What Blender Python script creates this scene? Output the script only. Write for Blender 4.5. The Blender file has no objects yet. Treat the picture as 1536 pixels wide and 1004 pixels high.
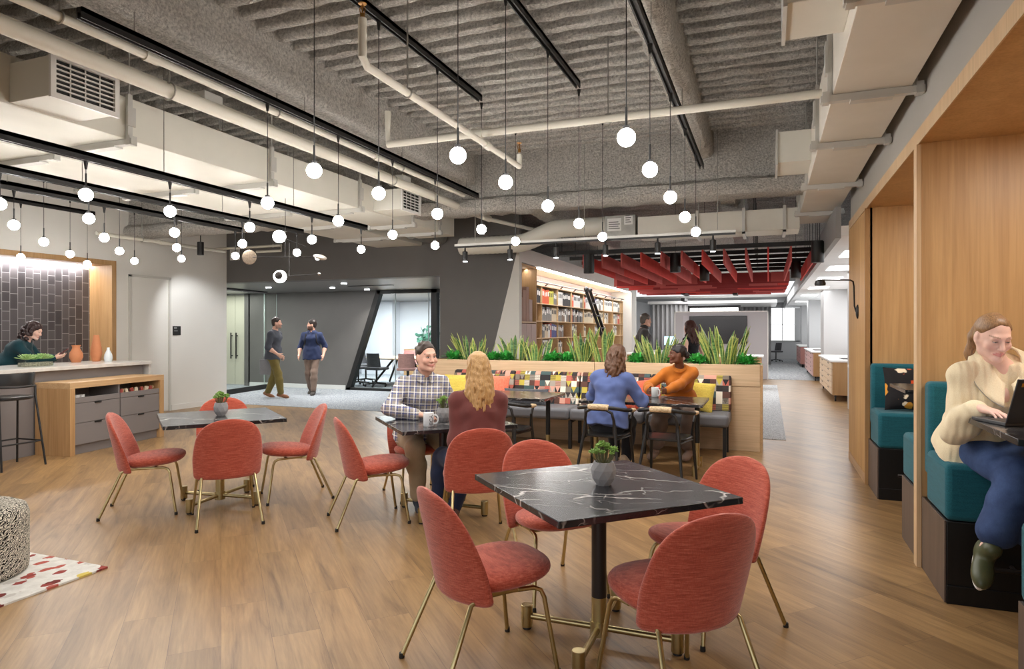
import bpy, bmesh, math, random
import numpy as np
from mathutils import Vector, Matrix, Euler
PI = math.pi
random.seed(7)
SC = bpy.context.scene
COL = SC.collection
# ---------------------------------------------------------------- camera numbers
FPX, CX, CY, EYE, YAW = 990.0, 768.0, 495.0, 1.5, math.radians(21.2)
SY, CYW = math.sin(YAW), math.cos(YAW)

# ---------------------------------------------------------------- tags
def tag(o, label=None, cat=None, group=None, kind=None):
    if label: o['label'] = label
    if cat: o['category'] = cat
    if group: o['group'] = group
    if kind: o['kind'] = kind
    return o

def thing(name, label, cat, loc=(0, 0, 0), rz=0.0, group=None):
    o = bpy.data.objects.new(name, None)
    o.empty_display_size = 0.1
    COL.objects.link(o)
    o.location = loc
    o.rotation_euler = (0, 0, rz)
    return tag(o, label, cat, group)

def kids(o):
    return [c for c in bpy.data.objects if c.parent == o]

def dup(root, loc, rz=0.0, label=None, group=None, scale=None):
    def cp(o, parent):
        c = o.copy()
        COL.objects.link(c)
        if parent is not None:
            c.parent = parent
        for k in list(CH.get(o.name, [])):
            n = cp(k, c)
            CH.setdefault(c.name, []).append(n)
        return c
    r = cp(root, None)
    r.location = loc
    r.rotation_euler = (0, 0, rz)
    if scale: r.scale = scale
    if label: r['label'] = label
    if group: r['group'] = group
    return r
CH = {}      # parent name -> list of child objects

# ---------------------------------------------------------------- mesh builder
class MB:
    def __init__(s):
        s.v = []; s.f = []; s.mi = []; s.cur = 0
    def m(s, i):
        s.cur = i; return s
    def add(s, vs, fs):
        b = len(s.v)
        s.v.extend([tuple(map(float, p)) for p in vs])
        s.f.extend([tuple(i + b for i in f) for f in fs])
        s.mi.extend([s.cur] * len(fs))
        return s
    def box(s, x0, x1, y0, y1, z0, z1):
        vs = [(x0, y0, z0), (x1, y0, z0), (x1, y1, z0), (x0, y1, z0), (x0, y0, z1), (x1, y0, z1), (x1, y1, z1), (x0, y1, z1)]
        return s.add(vs, [(0, 3, 2, 1), (4, 5, 6, 7), (0, 1, 5, 4), (1, 2, 6, 5), (2, 3, 7, 6), (3, 0, 4, 7)])
    def obox(s, c, size, R=None):
        c = Vector(c); hx, hy, hz = size[0] / 2, size[1] / 2, size[2] / 2
        R = R or Matrix.Identity(3)
        vs = [c + R @ Vector((sx * hx, sy * hy, sz * hz)) for sz in (-1, 1) for sx, sy in ((-1, -1), (1, -1), (1, 1), (-1, 1))]
        return s.add(vs, [(0, 3, 2, 1), (4, 5, 6, 7), (0, 1, 5, 4), (1, 2, 6, 5), (2, 3, 7, 6), (3, 0, 4, 7)])
    def bar(s, p, q, w, h, up=(0, 0, 1)):
        p = Vector(p); q = Vector(q); d = q - p; L = d.length; d.normalize()
        u = Vector(up); x = d.cross(u)
        if x.length < 1e-4: x = d.cross(Vector((1, 0, 0)))
        x.normalize(); u = x.cross(d)
        R = Matrix((x, d, u)).transposed()
        return s.obox((p + q) / 2, (w, L, h), R)
    def prism(s, poly, a0, a1, axis='z'):
        n = len(poly)
        def P(u, v, a):
            return {'z': (u, v, a), 'y': (u, a, v), 'x': (a, u, v)}[axis]
        vs = [P(u, v, a0) for u, v in poly] + [P(u, v, a1) for u, v in poly]
        fs = [tuple(range(n))[::-1], tuple(range(n, 2 * n))] + [(i, (i + 1) % n, n + (i + 1) % n, n + i) for i in range(n)]
        return s.add(vs, fs)
    def tube(s, pts, r, n=8, cap=True, closed=False, flat=None):
        pts = [Vector(p) for p in pts]; k = len(pts)
        rs = [r] * k if not isinstance(r, (list, tuple)) else list(r)
        T = []
        for i in range(k):
            if closed: t = pts[(i + 1) % k] - pts[i - 1]
            else: t = pts[min(i + 1, k - 1)] - pts[max(i - 1, 0)]
            T.append(t.normalized() if t.length > 1e-9 else Vector((0, 0, 1)))
        u = T[0].orthogonal().normalized()
        vs = []
        for i in range(k):
            if i:
                u = u - T[i] * u.dot(T[i])
                if u.length < 1e-6: u = T[i].orthogonal()
                u.normalize()
            w = T[i].cross(u)
            for j in range(n):
                a = 2 * PI * j / n
                vs.append(pts[i] + u * (math.cos(a) * rs[i]) + w * (math.sin(a) * rs[i] * (flat or 1)))
        fs = []
        for i in range(k if closed else k - 1):
            for j in range(n):
                a = i * n + j; b = i * n + (j + 1) % n; i2 = ((i + 1) % k) * n
                fs.append((a, b, i2 + (j + 1) % n, i2 + j))
        if cap and not closed:
            fs.append(tuple(range(n))[::-1]); fs.append(tuple(range((k - 1) * n, k * n)))
        return s.add(vs, fs)
    def cyl(s, p, q, r0, r1=None, n=16):
        return s.tube([p, q], [r0, r0 if r1 is None else r1], n)
    def lathe(s, prof, c=(0, 0, 0), n=24, sx=1, sy=1):
        vs = []; fs = []; k = len(prof)
        for r, z in prof:
            for j in range(n):
                a = 2 * PI * j / n
                vs.append((c[0] + r * math.cos(a) * sx, c[1] + r * math.sin(a) * sy, c[2] + z))
        for i in range(k - 1):
            for j in range(n):
                fs.append((i * n + j, i * n + (j + 1) % n, (i + 1) * n + (j + 1) % n, (i + 1) * n + j))
        if prof[0][0] > 1e-6: fs.append(tuple(range(n))[::-1])
        if prof[-1][0] > 1e-6: fs.append(tuple(range((k - 1) * n, k * n)))
        return s.add(vs, fs)
    def ball(s, c, r, nu=16, nv=10, R=None):
        if not isinstance(r, (list, tuple)): r = (r, r, r)
        c = Vector(c); vs = []; fs = []
        def P(x, y, z):
            p = Vector((x * r[0], y * r[1], z * r[2]))
            return c + (R @ p if R else p)
        vs.append(P(0, 0, -1))
        for i in range(1, nv):
            t = -PI / 2 + PI * i / nv
            for j in range(nu):
                a = 2 * PI * j / nu
                vs.append(P(math.cos(t) * math.cos(a), math.cos(t) * math.sin(a), math.sin(t)))
        vs.append(P(0, 0, 1)); top = len(vs) - 1
        for j in range(nu):
            fs.append((0, 1 + (j + 1) % nu, 1 + j))
            fs.append((top, top - nu + j, top - nu + (j + 1) % nu))
        for i in range(nv - 2):
            for j in range(nu):
                a = 1 + i * nu
                fs.append((a + j, a + (j + 1) % nu, a + nu + (j + 1) % nu, a + nu + j))
        return s.add(vs, fs)
    def loft(s, rings, caps=True, closed=False):
        n = len(rings[0]); k = len(rings); vs = [p for r in rings for p in r]; fs = []
        for i in range(k if closed else k - 1):
            for j in range(n):
                i2 = (i + 1) % k
                fs.append((i * n + j, i * n + (j + 1) % n, i2 * n + (j + 1) % n, i2 * n + j))
        if caps and not closed:
            fs.append(tuple(range(n))[::-1]); fs.append(tuple(range((k - 1) * n, k * n)))
        return s.add(vs, fs)
    def grid(s, P, nu, nv):
        vs = [P(i / nu, j / nv) for i in range(nu + 1) for j in range(nv + 1)]
        fs = [(i * (nv + 1) + j, (i + 1) * (nv + 1) + j, (i + 1) * (nv + 1) + j + 1, i * (nv + 1) + j + 1) for i in range(nu) for j in range(nv)]
        return s.add(vs, fs)
    def mesh(s, name, mats, angle=35):
        me = bpy.data.meshes.new(name)
        me.from_pydata(s.v, [], s.f)
        for m_ in (mats if isinstance(mats, (list, tuple)) else [mats]): me.materials.append(m_)
        me.polygons.foreach_set('material_index', s.mi)
        me.polygons.foreach_set('use_smooth', [True] * len(s.f))
        bm = bmesh.new(); bm.from_mesh(me)
        bmesh.ops.recalc_face_normals(bm, faces=bm.faces)
        bm.to_mesh(me); bm.free()
        me.set_sharp_from_angle(angle=math.radians(angle))
        me.update()
        return me
    def build(s, name, mats, parent=None, loc=None, rz=0.0, angle=35, bevel=None, sub=0):
        return link(name, s.mesh(name, mats, angle), parent, loc, rz, bevel, sub)

def link(name, me, parent=None, loc=None, rz=0.0, bevel=None, sub=0):
    o = bpy.data.objects.new(name, me)
    COL.objects.link(o)
    if parent is not None:
        o.parent = parent
        CH.setdefault(parent.name, []).append(o)
    if loc is not None: o.location = loc
    if rz: o.rotation_euler = (0, 0, rz)
    if bevel:
        b = o.modifiers.new('bevel', 'BEVEL'); b.width = bevel; b.segments = 2; b.limit_method = 'ANGLE'; b.angle_limit = math.radians(40)
    if sub:
        m_ = o.modifiers.new('sub', 'SUBSURF'); m_.levels = sub; m_.render_levels = sub
    return o

def at_base(mb):
    """move the builder's vertices so that the object's origin is the base centre; returns that point"""
    a = np.array(mb.v); c = (a.min(0) + a.max(0)) / 2; c[2] = a[:, 2].min()
    mb.v = [tuple(p) for p in (a - c)]
    return tuple(c)

def single(name, mb, mats, label, cat, group=None, angle=35, bevel=None, kind=None, sub=0):
    """a thing that is one mesh, its origin at its base"""
    c = at_base(mb)
    return tag(mb.build(name, mats, None, c, 0, angle, bevel, sub), label, cat, group, kind)

def struct(name, mb, mats, angle=35, bevel=None):
    return tag(mb.build(name, mats, None, None, 0, angle, bevel), kind='structure')

# ---------------------------------------------------------------- materials
def S(r, g=None, b=None):
    if g is None: g = b = r
    def L(c):
        c /= 255.0
        return c / 12.92 if c <= 0.04045 else ((c + 0.055) / 1.055) ** 2.4
    return (L(r), L(g), L(b), 1.0)

class N:
    """tiny node helper"""
    def __init__(s, name):
        s.mat = bpy.data.materials.new(name); s.mat.use_nodes = True
        s.nt = s.mat.node_tree; s.nt.nodes.clear()
        s.out = s.n('ShaderNodeOutputMaterial'); s.b = s.n('ShaderNodeBsdfPrincipled')
        s.l(s.b.outputs[0], s.out.inputs[0])
    def n(s, t, **kw):
        x = s.nt.nodes.new(t)
        for k, v in kw.items():
            if k.startswith('_'): setattr(x, k[1:], v)
            else: x.inputs[k].default_value = v
        return x
    def l(s, a, b): s.nt.links.new(a, b)
    def coord(s, scale=(1, 1, 1), rot=(0, 0, 0), kind='Object', loc=(0, 0, 0)):
        tc = s.n('ShaderNodeTexCoord'); mp = s.n('ShaderNodeMapping')
        mp.inputs['Scale'].default_value = scale; mp.inputs['Rotation'].default_value = rot; mp.inputs['Location'].default_value = loc
        s.l(tc.outputs[kind], mp.inputs[0]); return mp.outputs[0]
    def noise(s, co, scale=5, detail=4, rough=0.5, dist=0.0):
        x = s.n('ShaderNodeTexNoise', Scale=scale, Detail=detail, Roughness=rough, Distortion=dist)
        s.l(co, x.inputs['Vector']); return x.outputs['Fac']
    def ramp(s, fac, stops, interp='LINEAR'):
        r = s.n('ShaderNodeValToRGB'); e = r.color_ramp.elements; r.color_ramp.interpolation = interp
        while len(e) < len(stops): e.new(0.5)
        for i, (p, c) in enumerate(stops):
            e[i].position = p; e[i].color = c
        s.l(fac, r.inputs[0]); return r.outputs[0]
    def mix(s, a, b, fac, mode='MIX'):
        x = s.n('ShaderNodeMix', _data_type='RGBA', _blend_type=mode)
        for k, v in ((0, fac), (6, a), (7, b)):
            if hasattr(v, 'is_linked') or hasattr(v, 'links'): s.l(v, x.inputs[k])
            else: x.inputs[k].default_value = v
        return x.outputs[2]
    def math(s, op, a, b=0.0, c=0.0):
        x = s.n('ShaderNodeMath', _operation=op)
        for i, v in enumerate((a, b, c)):
            if hasattr(v, 'links'): s.l(v, x.inputs[i])
            else: x.inputs[i].default_value = v
        return x.outputs[0]
    def bump(s, h, strength=0.3, dist=0.01):
        x = s.n('ShaderNodeBump', Strength=strength, Distance=dist)
        s.l(h, x.inputs['Height']); s.l(x.outputs[0], s.b.inputs['Normal'])
    def col(s, c):
        if hasattr(c, 'links'): s.l(c, s.b.inputs['Base Color'])
        else: s.b.inputs['Base Color'].default_value = c
        return s
    def set(s, rough=0.5, metal=0.0, spec=0.5, **kw):
        s.b.inputs['Roughness'].default_value = rough; s.b.inputs['Metallic'].default_value = metal
        s.b.inputs['Specular IOR Level'].default_value = spec
        for k, v in kw.items(): s.b.inputs[k].default_value = v
        return s

def flat(name, c, rough=0.5, metal=0.0, spec=0.5, var=0.0, scale=8, bump=0.0, bscale=60, **kw):
    k = N(name); k.set(rough, metal, spec, **kw)
    co = k.coord()
    if var:
        f = k.noise(co, scale, 3)
        d = tuple(x * (1 - var) for x in c[:3]) + (1,); e = tuple(min(1, x * (1 + var)) for x in c[:3]) + (1,)
        k.col(k.ramp(f, [(0.3, d), (0.7, e)]))
    else: k.col(c)
    if bump: k.bump(k.noise(co, bscale, 3), bump, 0.005)
    return k.mat

def emit(name, c, strength):
    k = N(name); k.set(0.4); k.col(c)
    k.b.inputs['Emission Color'].default_value = c; k.b.inputs['Emission Strength'].default_value = strength
    return k.mat

def wood(name, c0, c1, scale=1.0, axis=2, rough=0.45, plank=None):
    """straight grain running along the given local axis"""
    k = N(name); k.set(rough, 0, 0.4)
    sc = [7.0 * scale] * 3; sc[axis] = 0.55 * scale
    co = k.coord(tuple(sc))
    a = k.noise(co, 1.0, 6, 0.6, 0.9)
    sc2 = [60.0 * scale] * 3; sc2[axis] = 1.6 * scale
    b = k.noise(k.coord(tuple(sc2)), 1.0, 3, 0.6)
    base = k.ramp(a, [(0.25, c1), (0.5, tuple((x + y) / 2 for x, y in zip(c0, c1))), (0.72, c0)])
    fine = k.ramp(b, [(0.3, (0.80, 0.78, 0.75, 1)), (0.6, (1, 1, 1, 1))])
    k.col(k.mix(base, fine, 0.8, 'MULTIPLY'))
    k.bump(b, 0.08, 0.002)
    return k.mat

def fabric(name, c, c2=None, scale=160, rough=0.9, stretch=(1, 1, 1), bump=0.35, sheen=0.3):
    k = N(name); k.set(rough, 0, 0.2)
    k.b.inputs['Sheen Weight'].default_value = sheen
    c2 = c2 or tuple(x * 0.72 for x in c[:3]) + (1,)
    f = k.noise(k.coord(stretch), scale, 2, 0.7)
    g = k.noise(k.coord((3, 3, 40)), 2.2, 3, 0.6)
    base = k.ramp(f, [(0.3, c2), (0.65, c)])
    k.col(k.mix(base, k.ramp(g, [(0.35, (0.84, 0.82, 0.82, 1)), (0.65, (1.08, 1.06, 1.06, 1))]), 0.8, 'MULTIPLY'))
    k.bump(f, bump, 0.003)
    return k.mat

M = {}
M['brass'] = flat('brushed_brass', S(184, 168, 124), 0.30, 1.0, 0.5, 0.06, 30)
M['black_metal'] = flat('black_metal', S(34, 33, 33), 0.42, 0.3)
M['bronze_metal'] = flat('dark_bronze_metal', S(52, 46, 44), 0.35, 0.5)
M['chrome'] = flat('chrome', S(190), 0.2, 1.0)
M['galv'] = flat('galvanised_steel', S(168, 166, 160), 0.38, 0.7, 0.5, 0.12, 12)
M['black_plastic'] = flat('black_plastic', S(22), 0.5)
M['white_paint'] = flat('white_wall_paint', S(226, 224, 218), 0.65, 0, 0.3, 0.015, 2, 0.04, 120)
M['bracket'] = flat('bracket_paint', S(200, 199, 194), 0.4, 0.2)
M['offwhite'] = flat('painted_duct', S(224, 222, 212), 0.5, 0, 0.4, 0.03, 3, 0.05, 10)
M['duct_tan'] = flat('painted_duct_warm', S(220, 214, 203), 0.5, 0, 0.4, 0.04, 3, 0.05, 8)
M['charcoal'] = flat('charcoal_wall_paint', S(104, 102, 100), 0.5, 0, 0.35, 0.03, 3)
M['grey_wall'] = flat('grey_soffit_paint', S(168, 165, 160), 0.5, 0, 0.4, 0.03, 2)
M['grey_lam'] = flat('grey_laminate', S(126, 120, 119), 0.45, 0, 0.4, 0.02, 3)
M['black_wood'] = wood('black_stained_wood', S(22, 20, 20), S(14, 13, 13), 1.4, 2, 0.4)
M['oak'] = wood('oak_veneer', S(196, 158, 112), S(172, 132, 88), 1.0, 2)
M['oak_h'] = wood('oak_veneer_horizontal', S(220, 192, 158), S(204, 174, 138), 1.0, 0)
M['oak_hy'] = wood('oak_veneer_along', S(206, 172, 130), S(186, 148, 106), 1.0, 1)
M['walnut_v'] = wood('warm_veneer', S(178, 138, 92), S(150, 112, 72), 0.9, 2)
M['ply'] = wood('ply_edge', S(214, 184, 146), S(200, 168, 128), 1.5, 2)
M['white_lam'] = flat('white_laminate', S(232, 231, 228), 0.35)
M['cream_wood'] = flat('pale_wood', S(220, 192, 154), 0.5, 0, 0.4, 0.08, 25)
M['globe'] = emit('opal_globe_light', (1.0, 0.97, 0.92, 1), 80.0)
M['led'] = emit('led_strip_light', (1.0, 0.97, 0.95, 1), 22.0)
M['lamp_face'] = emit('spot_lamp_face', (0.92, 0.96, 1.0, 1), 30.0)
M['panel_light'] = emit('ceiling_panel_light', (1, 1, 1, 1), 5.0)
M['print'] = flat('faded_print', S(110), 0.8)
# ================================================================ floor, ceiling, walls
def m_floor():
    k = N('wood_plank_floor'); k.set(0.34, 0, 0.45)
    co = k.coord((1, 1, 1), (0, 0, math.radians(-135)))
    br = k.n('ShaderNodeTexBrick', _offset=0.37, _offset_frequency=2)
    br.inputs['Scale'].default_value = 1.0
    br.inputs['Brick Width'].default_value = 1.3; br.inputs['Row Height'].default_value = 0.228
    br.inputs['Mortar Size'].default_value = 0.0009; br.inputs['Mortar Smooth'].default_value = 0.0; br.inputs['Bias'].default_value = 0.0
    br.inputs['Color1'].default_value = (0, 0, 0, 1); br.inputs['Color2'].default_value = (1, 1, 1, 1); br.inputs['Mortar'].default_value = (0.3, 0.3, 0.3, 1)
    k.l(co, br.inputs['Vector'])
    # shift the grain from plank to plank
    sh = k.n('ShaderNodeVectorMath', _operation='MULTIPLY_ADD')
    k.l(br.outputs['Color'], sh.inputs[0]); sh.inputs[1].default_value = (7, 5, 3)
    k.l(co, sh.inputs[2])
    mp = k.n('ShaderNodeMapping'); mp.inputs['Scale'].default_value = (1.1, 9, 1); k.l(sh.outputs[0], mp.inputs[0])
    a = k.noise(mp.outputs[0], 1.0, 6, 0.62, 0.8)
    mp2 = k.n('ShaderNodeMapping'); mp2.inputs['Scale'].default_value = (4, 80, 1); k.l(sh.outputs[0], mp2.inputs[0])
    b = k.noise(mp2.outputs[0], 1.0, 3, 0.6, 0.2)
    base = k.ramp(a, [(0.22, S(96, 72, 46)), (0.42, S(146, 115, 78)), (0.56, S(162, 129, 88)), (0.78, S(178, 145, 100))])
    base = k.mix(base, k.ramp(b, [(0.25, (0.74, 0.72, 0.70, 1)), (0.62, (1.05, 1.04, 1.03, 1))]), 0.8, 'MULTIPLY')
    tone = k.ramp(br.outputs['Color'], [(0.0, (0.86, 0.85, 0.84, 1)), (1.0, (1.06, 1.05, 1.03, 1))])
    base = k.mix(base, tone, 1.0, 'MULTIPLY')
    k.col(k.mix(base, S(104, 78, 56), br.outputs['Fac']))
    k.bump(b, 0.05, 0.002)
    return k.mat
M['floor'] = m_floor()

def m_carpet(name, lo, hi, scale=55, seams=False):
    k = N(name); k.set(0.95, 0, 0.1)
    f = k.noise(k.coord(), scale, 2, 0.8); g = k.noise(k.coord(), 240, 1, 0.5)
    c = k.ramp(f, [(0.36, lo), (0.62, hi)], 'LINEAR')
    k.col(k.mix(c, k.ramp(g, [(0.3, (0.8, 0.8, 0.8, 1)), (0.7, (1.1, 1.1, 1.1, 1))]), 0.7, 'MULTIPLY'))
    k.bump(g, 0.4, 0.004)
    return k.mat
M['carpet'] = m_carpet('speckled_carpet', S(104, 110, 118), S(190, 195, 200))
M['carpet_light'] = m_carpet('light_speckled_carpet', S(146, 150, 154), S(230, 231, 231))
M['carpet_grey'] = m_carpet('grey_carpet', S(128, 130, 132), S(176, 178, 180), 12)

def m_spray():
    k = N('sprayed_fireproofing'); k.set(0.95, 0, 0.05)
    co = k.coord()
    f = k.noise(co, 42, 4, 0.75); g = k.noise(co, 1.1, 3, 0.5)
    k.col(k.mix(k.ramp(f, [(0.32, S(178, 175, 170)), (0.62, S(246, 243, 237))]), k.ramp(g, [(0.3, (0.88, 0.87, 0.86, 1)), (0.7, (1.05, 1.05, 1.05, 1))]), 0.7, 'MULTIPLY'))
    k.bump(f, 1.0, 0.06)
    return k.mat
M['spray'] = m_spray()

def m_wallwood(name, c0, c1):
    return wood(name, c0, c1, 0.9, 2, 0.4)
M['booth_wood'] = m_wallwood('booth_veneer', S(204, 164, 114), S(182, 141, 94))

def m_tile():
    k = N('charcoal_wall_tile'); k.set(0.32, 0, 0.5)
    co = k.coord((1, 1, 1), (0, 0, 0))
    sx = k.n('ShaderNodeSeparateXYZ'); k.l(co, sx.inputs[0])
    cb = k.n('ShaderNodeCombineXYZ'); k.l(sx.outputs[2], cb.inputs[0]); k.l(sx.outputs[1], cb.inputs[1])
    br = k.n('ShaderNodeTexBrick', _offset=0.42, _offset_frequency=2, _squash=0.62, _squash_frequency=3)
    k.l(cb.outputs[0], br.inputs['Vector'])
    br.inputs['Scale'].default_value = 1.0; br.inputs['Brick Width'].default_value = 0.24; br.inputs['Row Height'].default_value = 0.115
    br.inputs['Mortar Size'].default_value = 0.004; br.inputs['Bias'].default_value = 0.0
    br.inputs['Color1'].default_value = S(70, 66, 68); br.inputs['Color2'].default_value = S(98, 93, 95); br.inputs['Mortar'].default_value = S(158, 156, 156)
    k.col(br.outputs['Color']); k.bump(br.outputs['Fac'], -0.3, 0.004)
    return k.mat
M['tile'] = m_tile()

def m_glass(name, tint=(0.93, 0.97, 0.96, 1)):
    k = N(name); nt = k.nt; nt.nodes.remove(k.b)
    tr = k.n('ShaderNodeBsdfTransparent'); tr.inputs[0].default_value = tint
    gl = k.n('ShaderNodeBsdfGlossy'); gl.inputs['Roughness'].default_value = 0.02
    fr = k.n('ShaderNodeFresnel', IOR=1.35)
    mx = k.n('ShaderNodeMixShader')
    ge = k.n('ShaderNodeNewGeometry'); k.l(k.math('MULTIPLY', fr.outputs[0], k.math('SUBTRACT', 1.0, ge.outputs['Backfacing'])), mx.inputs[0]); k.l(tr.outputs[0], mx.inputs[1]); k.l(gl.outputs[0], mx.inputs[2]); k.l(mx.outputs[0], k.out.inputs[0])
    return k.mat
M['glass'] = m_glass('clear_glass')
M['glass_green'] = m_glass('greenish_glass', (0.94, 0.975, 0.955, 1))

DECK = 3.95
# ---- floor: planks, with carpet laid flush
b = MB(); b.box(-16, 4.2, -3.0, 37, -0.12, 0.0); struct('floor', b, M['floor'])
b = MB(); b.box(-15.5, -4.45, 10.42, 24, 0.0, 0.006); struct('floor_lobby_carpet', b, M['carpet'])
b = MB(); b.box(-3.9, 0.23, 9.7, 19.2, 0.0, 0.006); struct('floor_aisle_carpet', b, M['carpet_light'])
b = MB(); b.box(-6, 1.9, 21.4, 36.6, 0.0, 0.006); struct('floor_far_carpet', b, M['carpet_grey'])

# ---- ceiling: sprayed corrugated deck, ribs running across (x), and the sprayed beams
def deck(x0, x1, y0, y1, z=DECK, pitch=0.205, dep=0.13, nx=60):
    b = MB(); prof = []
    n = int((y1 - y0) / pitch)
    for i in range(n):
        y = y0 + i * pitch
        prof += [(y + pitch * 0.02, z), (y + pitch * 0.64, z), (y + pitch * 0.50, z - dep * .80), (y + pitch * 0.51, z - dep * .97), (y + pitch * 0.60, z - dep * 1.05), (y + pitch * 0.88, z - dep * 1.0), (y + pitch * 0.98, z - dep * .5)]
    prof.append((y0 + n * pitch, z))
    rnd = random.Random(3)
    vs = []; fs = []
    for i in range(nx + 1):
        x = x0 + (x1 - x0) * i / nx
        for (y, zz) in prof: vs.append((x, y + rnd.uniform(-.008, .008), zz + rnd.uniform(-.007, .007)))
    k = len(prof)
    for i in range(nx):
        for j in range(k - 1): fs.append((i * k + j, i * k + j + 1, (i + 1) * k + j + 1, (i + 1) * k + j))
    b.add(vs, fs)
    return b
b = deck(-13.0, 1.0, -1.2, 8.15, nx=140)
b.box(-13.0, 4.2, -1.2, 37, DECK + 0.06, DECK + 0.2)
struct('ceiling', b, M['spray'], 60)
b = deck(-13.0, 2.2, 8.5, 20.5, z=3.92, pitch=0.15, dep=0.06, nx=60)
struct('ceiling_rear', b, M['spray'], 60)

def rough_beam(name, x0, x1, y0, y1, z0, z1, along='y', lip=0.0):
    """a sprayed steel beam: web with rounded, lumpy lower flange"""
    b = MB(); rnd = random.Random(len(name))
    L = (y1 - y0) if along == 'y' else (x1 - x0)
    n = max(8, int(L / 0.14)); rings = []
    a0, a1 = (x0, x1) if along == 'y' else (y0, y1)
    fl = 0.16 if lip else 0.0
    for i in range(n + 1):
        t = i / n
        pr = [(a0, z1), (a0, z0 + fl + 0.05)]
        if lip: pr += [(a0 - lip, z0 + fl), (a0 - lip - .02, z0 + 0.06)]
        pr += [(a0 - lip + 0.03, z0), (a1 + lip - 0.03, z0)]
        if lip: pr += [(a1 + lip + .02, z0 + 0.06), (a1 + lip, z0 + fl)]
        pr += [(a1, z0 + fl + 0.05), (a1, z1)]
        ring = []
        for (a, z) in pr:
            j = rnd.uniform(-.016, .016); kz = rnd.uniform(-.014, .014) if z < z1 else 0
            ring.append((a + j, y0 + L * t, z + kz) if along == 'y' else (x0 + L * t, a + j, z + kz))
        rings.append(ring)
    b.loft(rings)
    return struct(name, b, M['spray'], 50)
rough_beam('ceiling_beam_right', -0.86, -0.62, -1.2, 8.2, 3.55, 4.0)
rough_beam('ceiling_beam_left', -3.98, -3.66, -1.2, 8.2, 3.47, 4.0)
rough_beam('ceiling_beam_cross', -12.9, 1.9, 8.28, 8.46, 3.1, 4.0, 'x', lip=0.10)
rough_beam('ceiling_beam_far', -0.62, -0.36, 8.6, 14.0, 3.2, 3.95)
rough_beam('ceiling_beam_far_left', -3.3, -2.95, 8.6, 14.0, 3.2, 3.95)

b = MB(); b.box(-13.0, 2.4, -1.5, -1.3, 2.75, 4.1); struct('back_header_light_block', b, M['white_paint'])  # unseen header behind the camera, added to keep sky light off the ceiling
# ---- left white wall (x = -10.35) with the kitchen niche cut in
X0 = -10.35
b = MB()
b.box(X0 - 0.55, X0, 8.03, 10.5, 0, DECK)           # right of the niche
b.box(X0 - 0.55, X0, 2.5, 8.03, 2.67, DECK)         # above the niche
b.box(X0 - 0.75, X0 - 0.55, 2.5, 8.05, 0, DECK)     # back of niche
struct('wall_left', b, M['white_paint'])
b = MB(); b.box(X0 - 0.55, X0 - 0.52, 2.5, 7.97, 0.0, 2.62); b.v = [(x, y, z) for x, y, z in b.v]
struct('wall_kitchen_tile', b, M['tile'])
b = MB(); b.box(X0 - 0.52, X0 + 0.02, 7.95, 8.03, 0, 2.67); b.box(X0 - 0.52, X0 + 0.02, 2.5, 7.95, 2.59, 2.67)
struct('trim_1', b, M['oak'])
b = MB(); b.box(X0 - 0.50, X0 - 0.44, 2.6, 7.93, 2.56, 2.588); single('cove_light', b, M['led'], 'linear cove light under the top of the tiled kitchen niche', 'light')
b = MB(); b.box(X0, X0 + 0.012, 9.16, 10.5, 0, 0.1); struct('baseboard_left', b, M['white_paint'])
# door flush in the white wall
b = MB(); b.box(X0 - 0.02, X0 + 0.012, 8.33, 9.07, 0.01, 2.42); d_ = struct('door_1', b, M['white_paint'], bevel=0.003)
b = MB(); b.box(X0, X0 + 0.03, 8.27, 8.31, 0, 2.46); b.box(X0, X0 + 0.03, 9.09, 9.13, 0, 2.46); b.box(X0, X0 + 0.03, 8.27, 9.13, 2.43, 2.47)
struct('trim_2', b, flat('door_frame_paint', S(205, 203, 196), 0.5))
# black sign by the door
b = MB(); b.box(0, 0.015, -0.085, 0.085, 0, 0.17)
t = thing('room_sign', 'small square black room sign on white wall beside the closed white door', 'sign', (X0, 9.27, 1.40))
b.build('plate', M['black_plastic'], t)
b = MB(); b.box(0.015, 0.017, -0.065, -0.005, 0.125, 0.145); b.box(0.015, 0.017, -0.065, 0.015, 0.075, 0.085)
b.build('lettering', flat('sign_lettering', S(170), 0.5), t)

# ---- charcoal front wall y = 10.5 with lobby opening, slanted edge into white
XR = -5.45
b = MB()
b.box(X0 - 0.3, XR, 10.5, 10.8, 2.465, DECK)
b.prism([(XR, 0), (-4.72, 0), (-3.94, 3.0), (-3.94, DECK), (XR, DECK)], 10.5, 10.62, 'y')
struct('wall_front_charcoal', b, M['charcoal'])
b = MB(); b.prism([(-4.72, 0), (-3.94, 0), (-3.94, 3.0)], 10.5, 10.62, 'y')
struct('wall_front_white', b, M['white_paint'])
# lobby soffit, back wall, right wall
b = MB(); b.box(-15.5, XR + 0.1, 10.8, 20.2, 2.465, 2.6); struct('ceiling_lobby', b, flat('soffit_paint', S(116, 114, 112), 0.35))
b = MB()
b.prism([(-12.95, 0), (-9.83, 0), (-8.93, 2.47), (-12.95, 2.47)], 13.9, 14.05, 'y')
b.box(-15.5, -13.9, 14.06, 14.2, 0, 2.47); b.box(-13.09, -12.9, 13.9, 14.1, 0, 2.47)
struct('wall_lobby_back', b, M['charcoal'])
b = MB(); b.box(-12.9, -9.86, 13.885, 13.9, 0, 0.11); struct('baseboard_lobby', b, flat('pale_baseboard', S(214, 216, 214), 0.5))
b = MB(); b.box(XR, XR + 0.2, 10.8, 13.9, 0, 2.47); struct('wall_lobby_right', b, M['white_paint'])
b = MB(); b.box(-15.6, -15.5, 10.3, 14.2, 0, 2.47); b.box(-15.5, -10.9, 10.3, 10.45, 0, 2.47); struct('wall_lobby_left', b, M['white_paint'])
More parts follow.
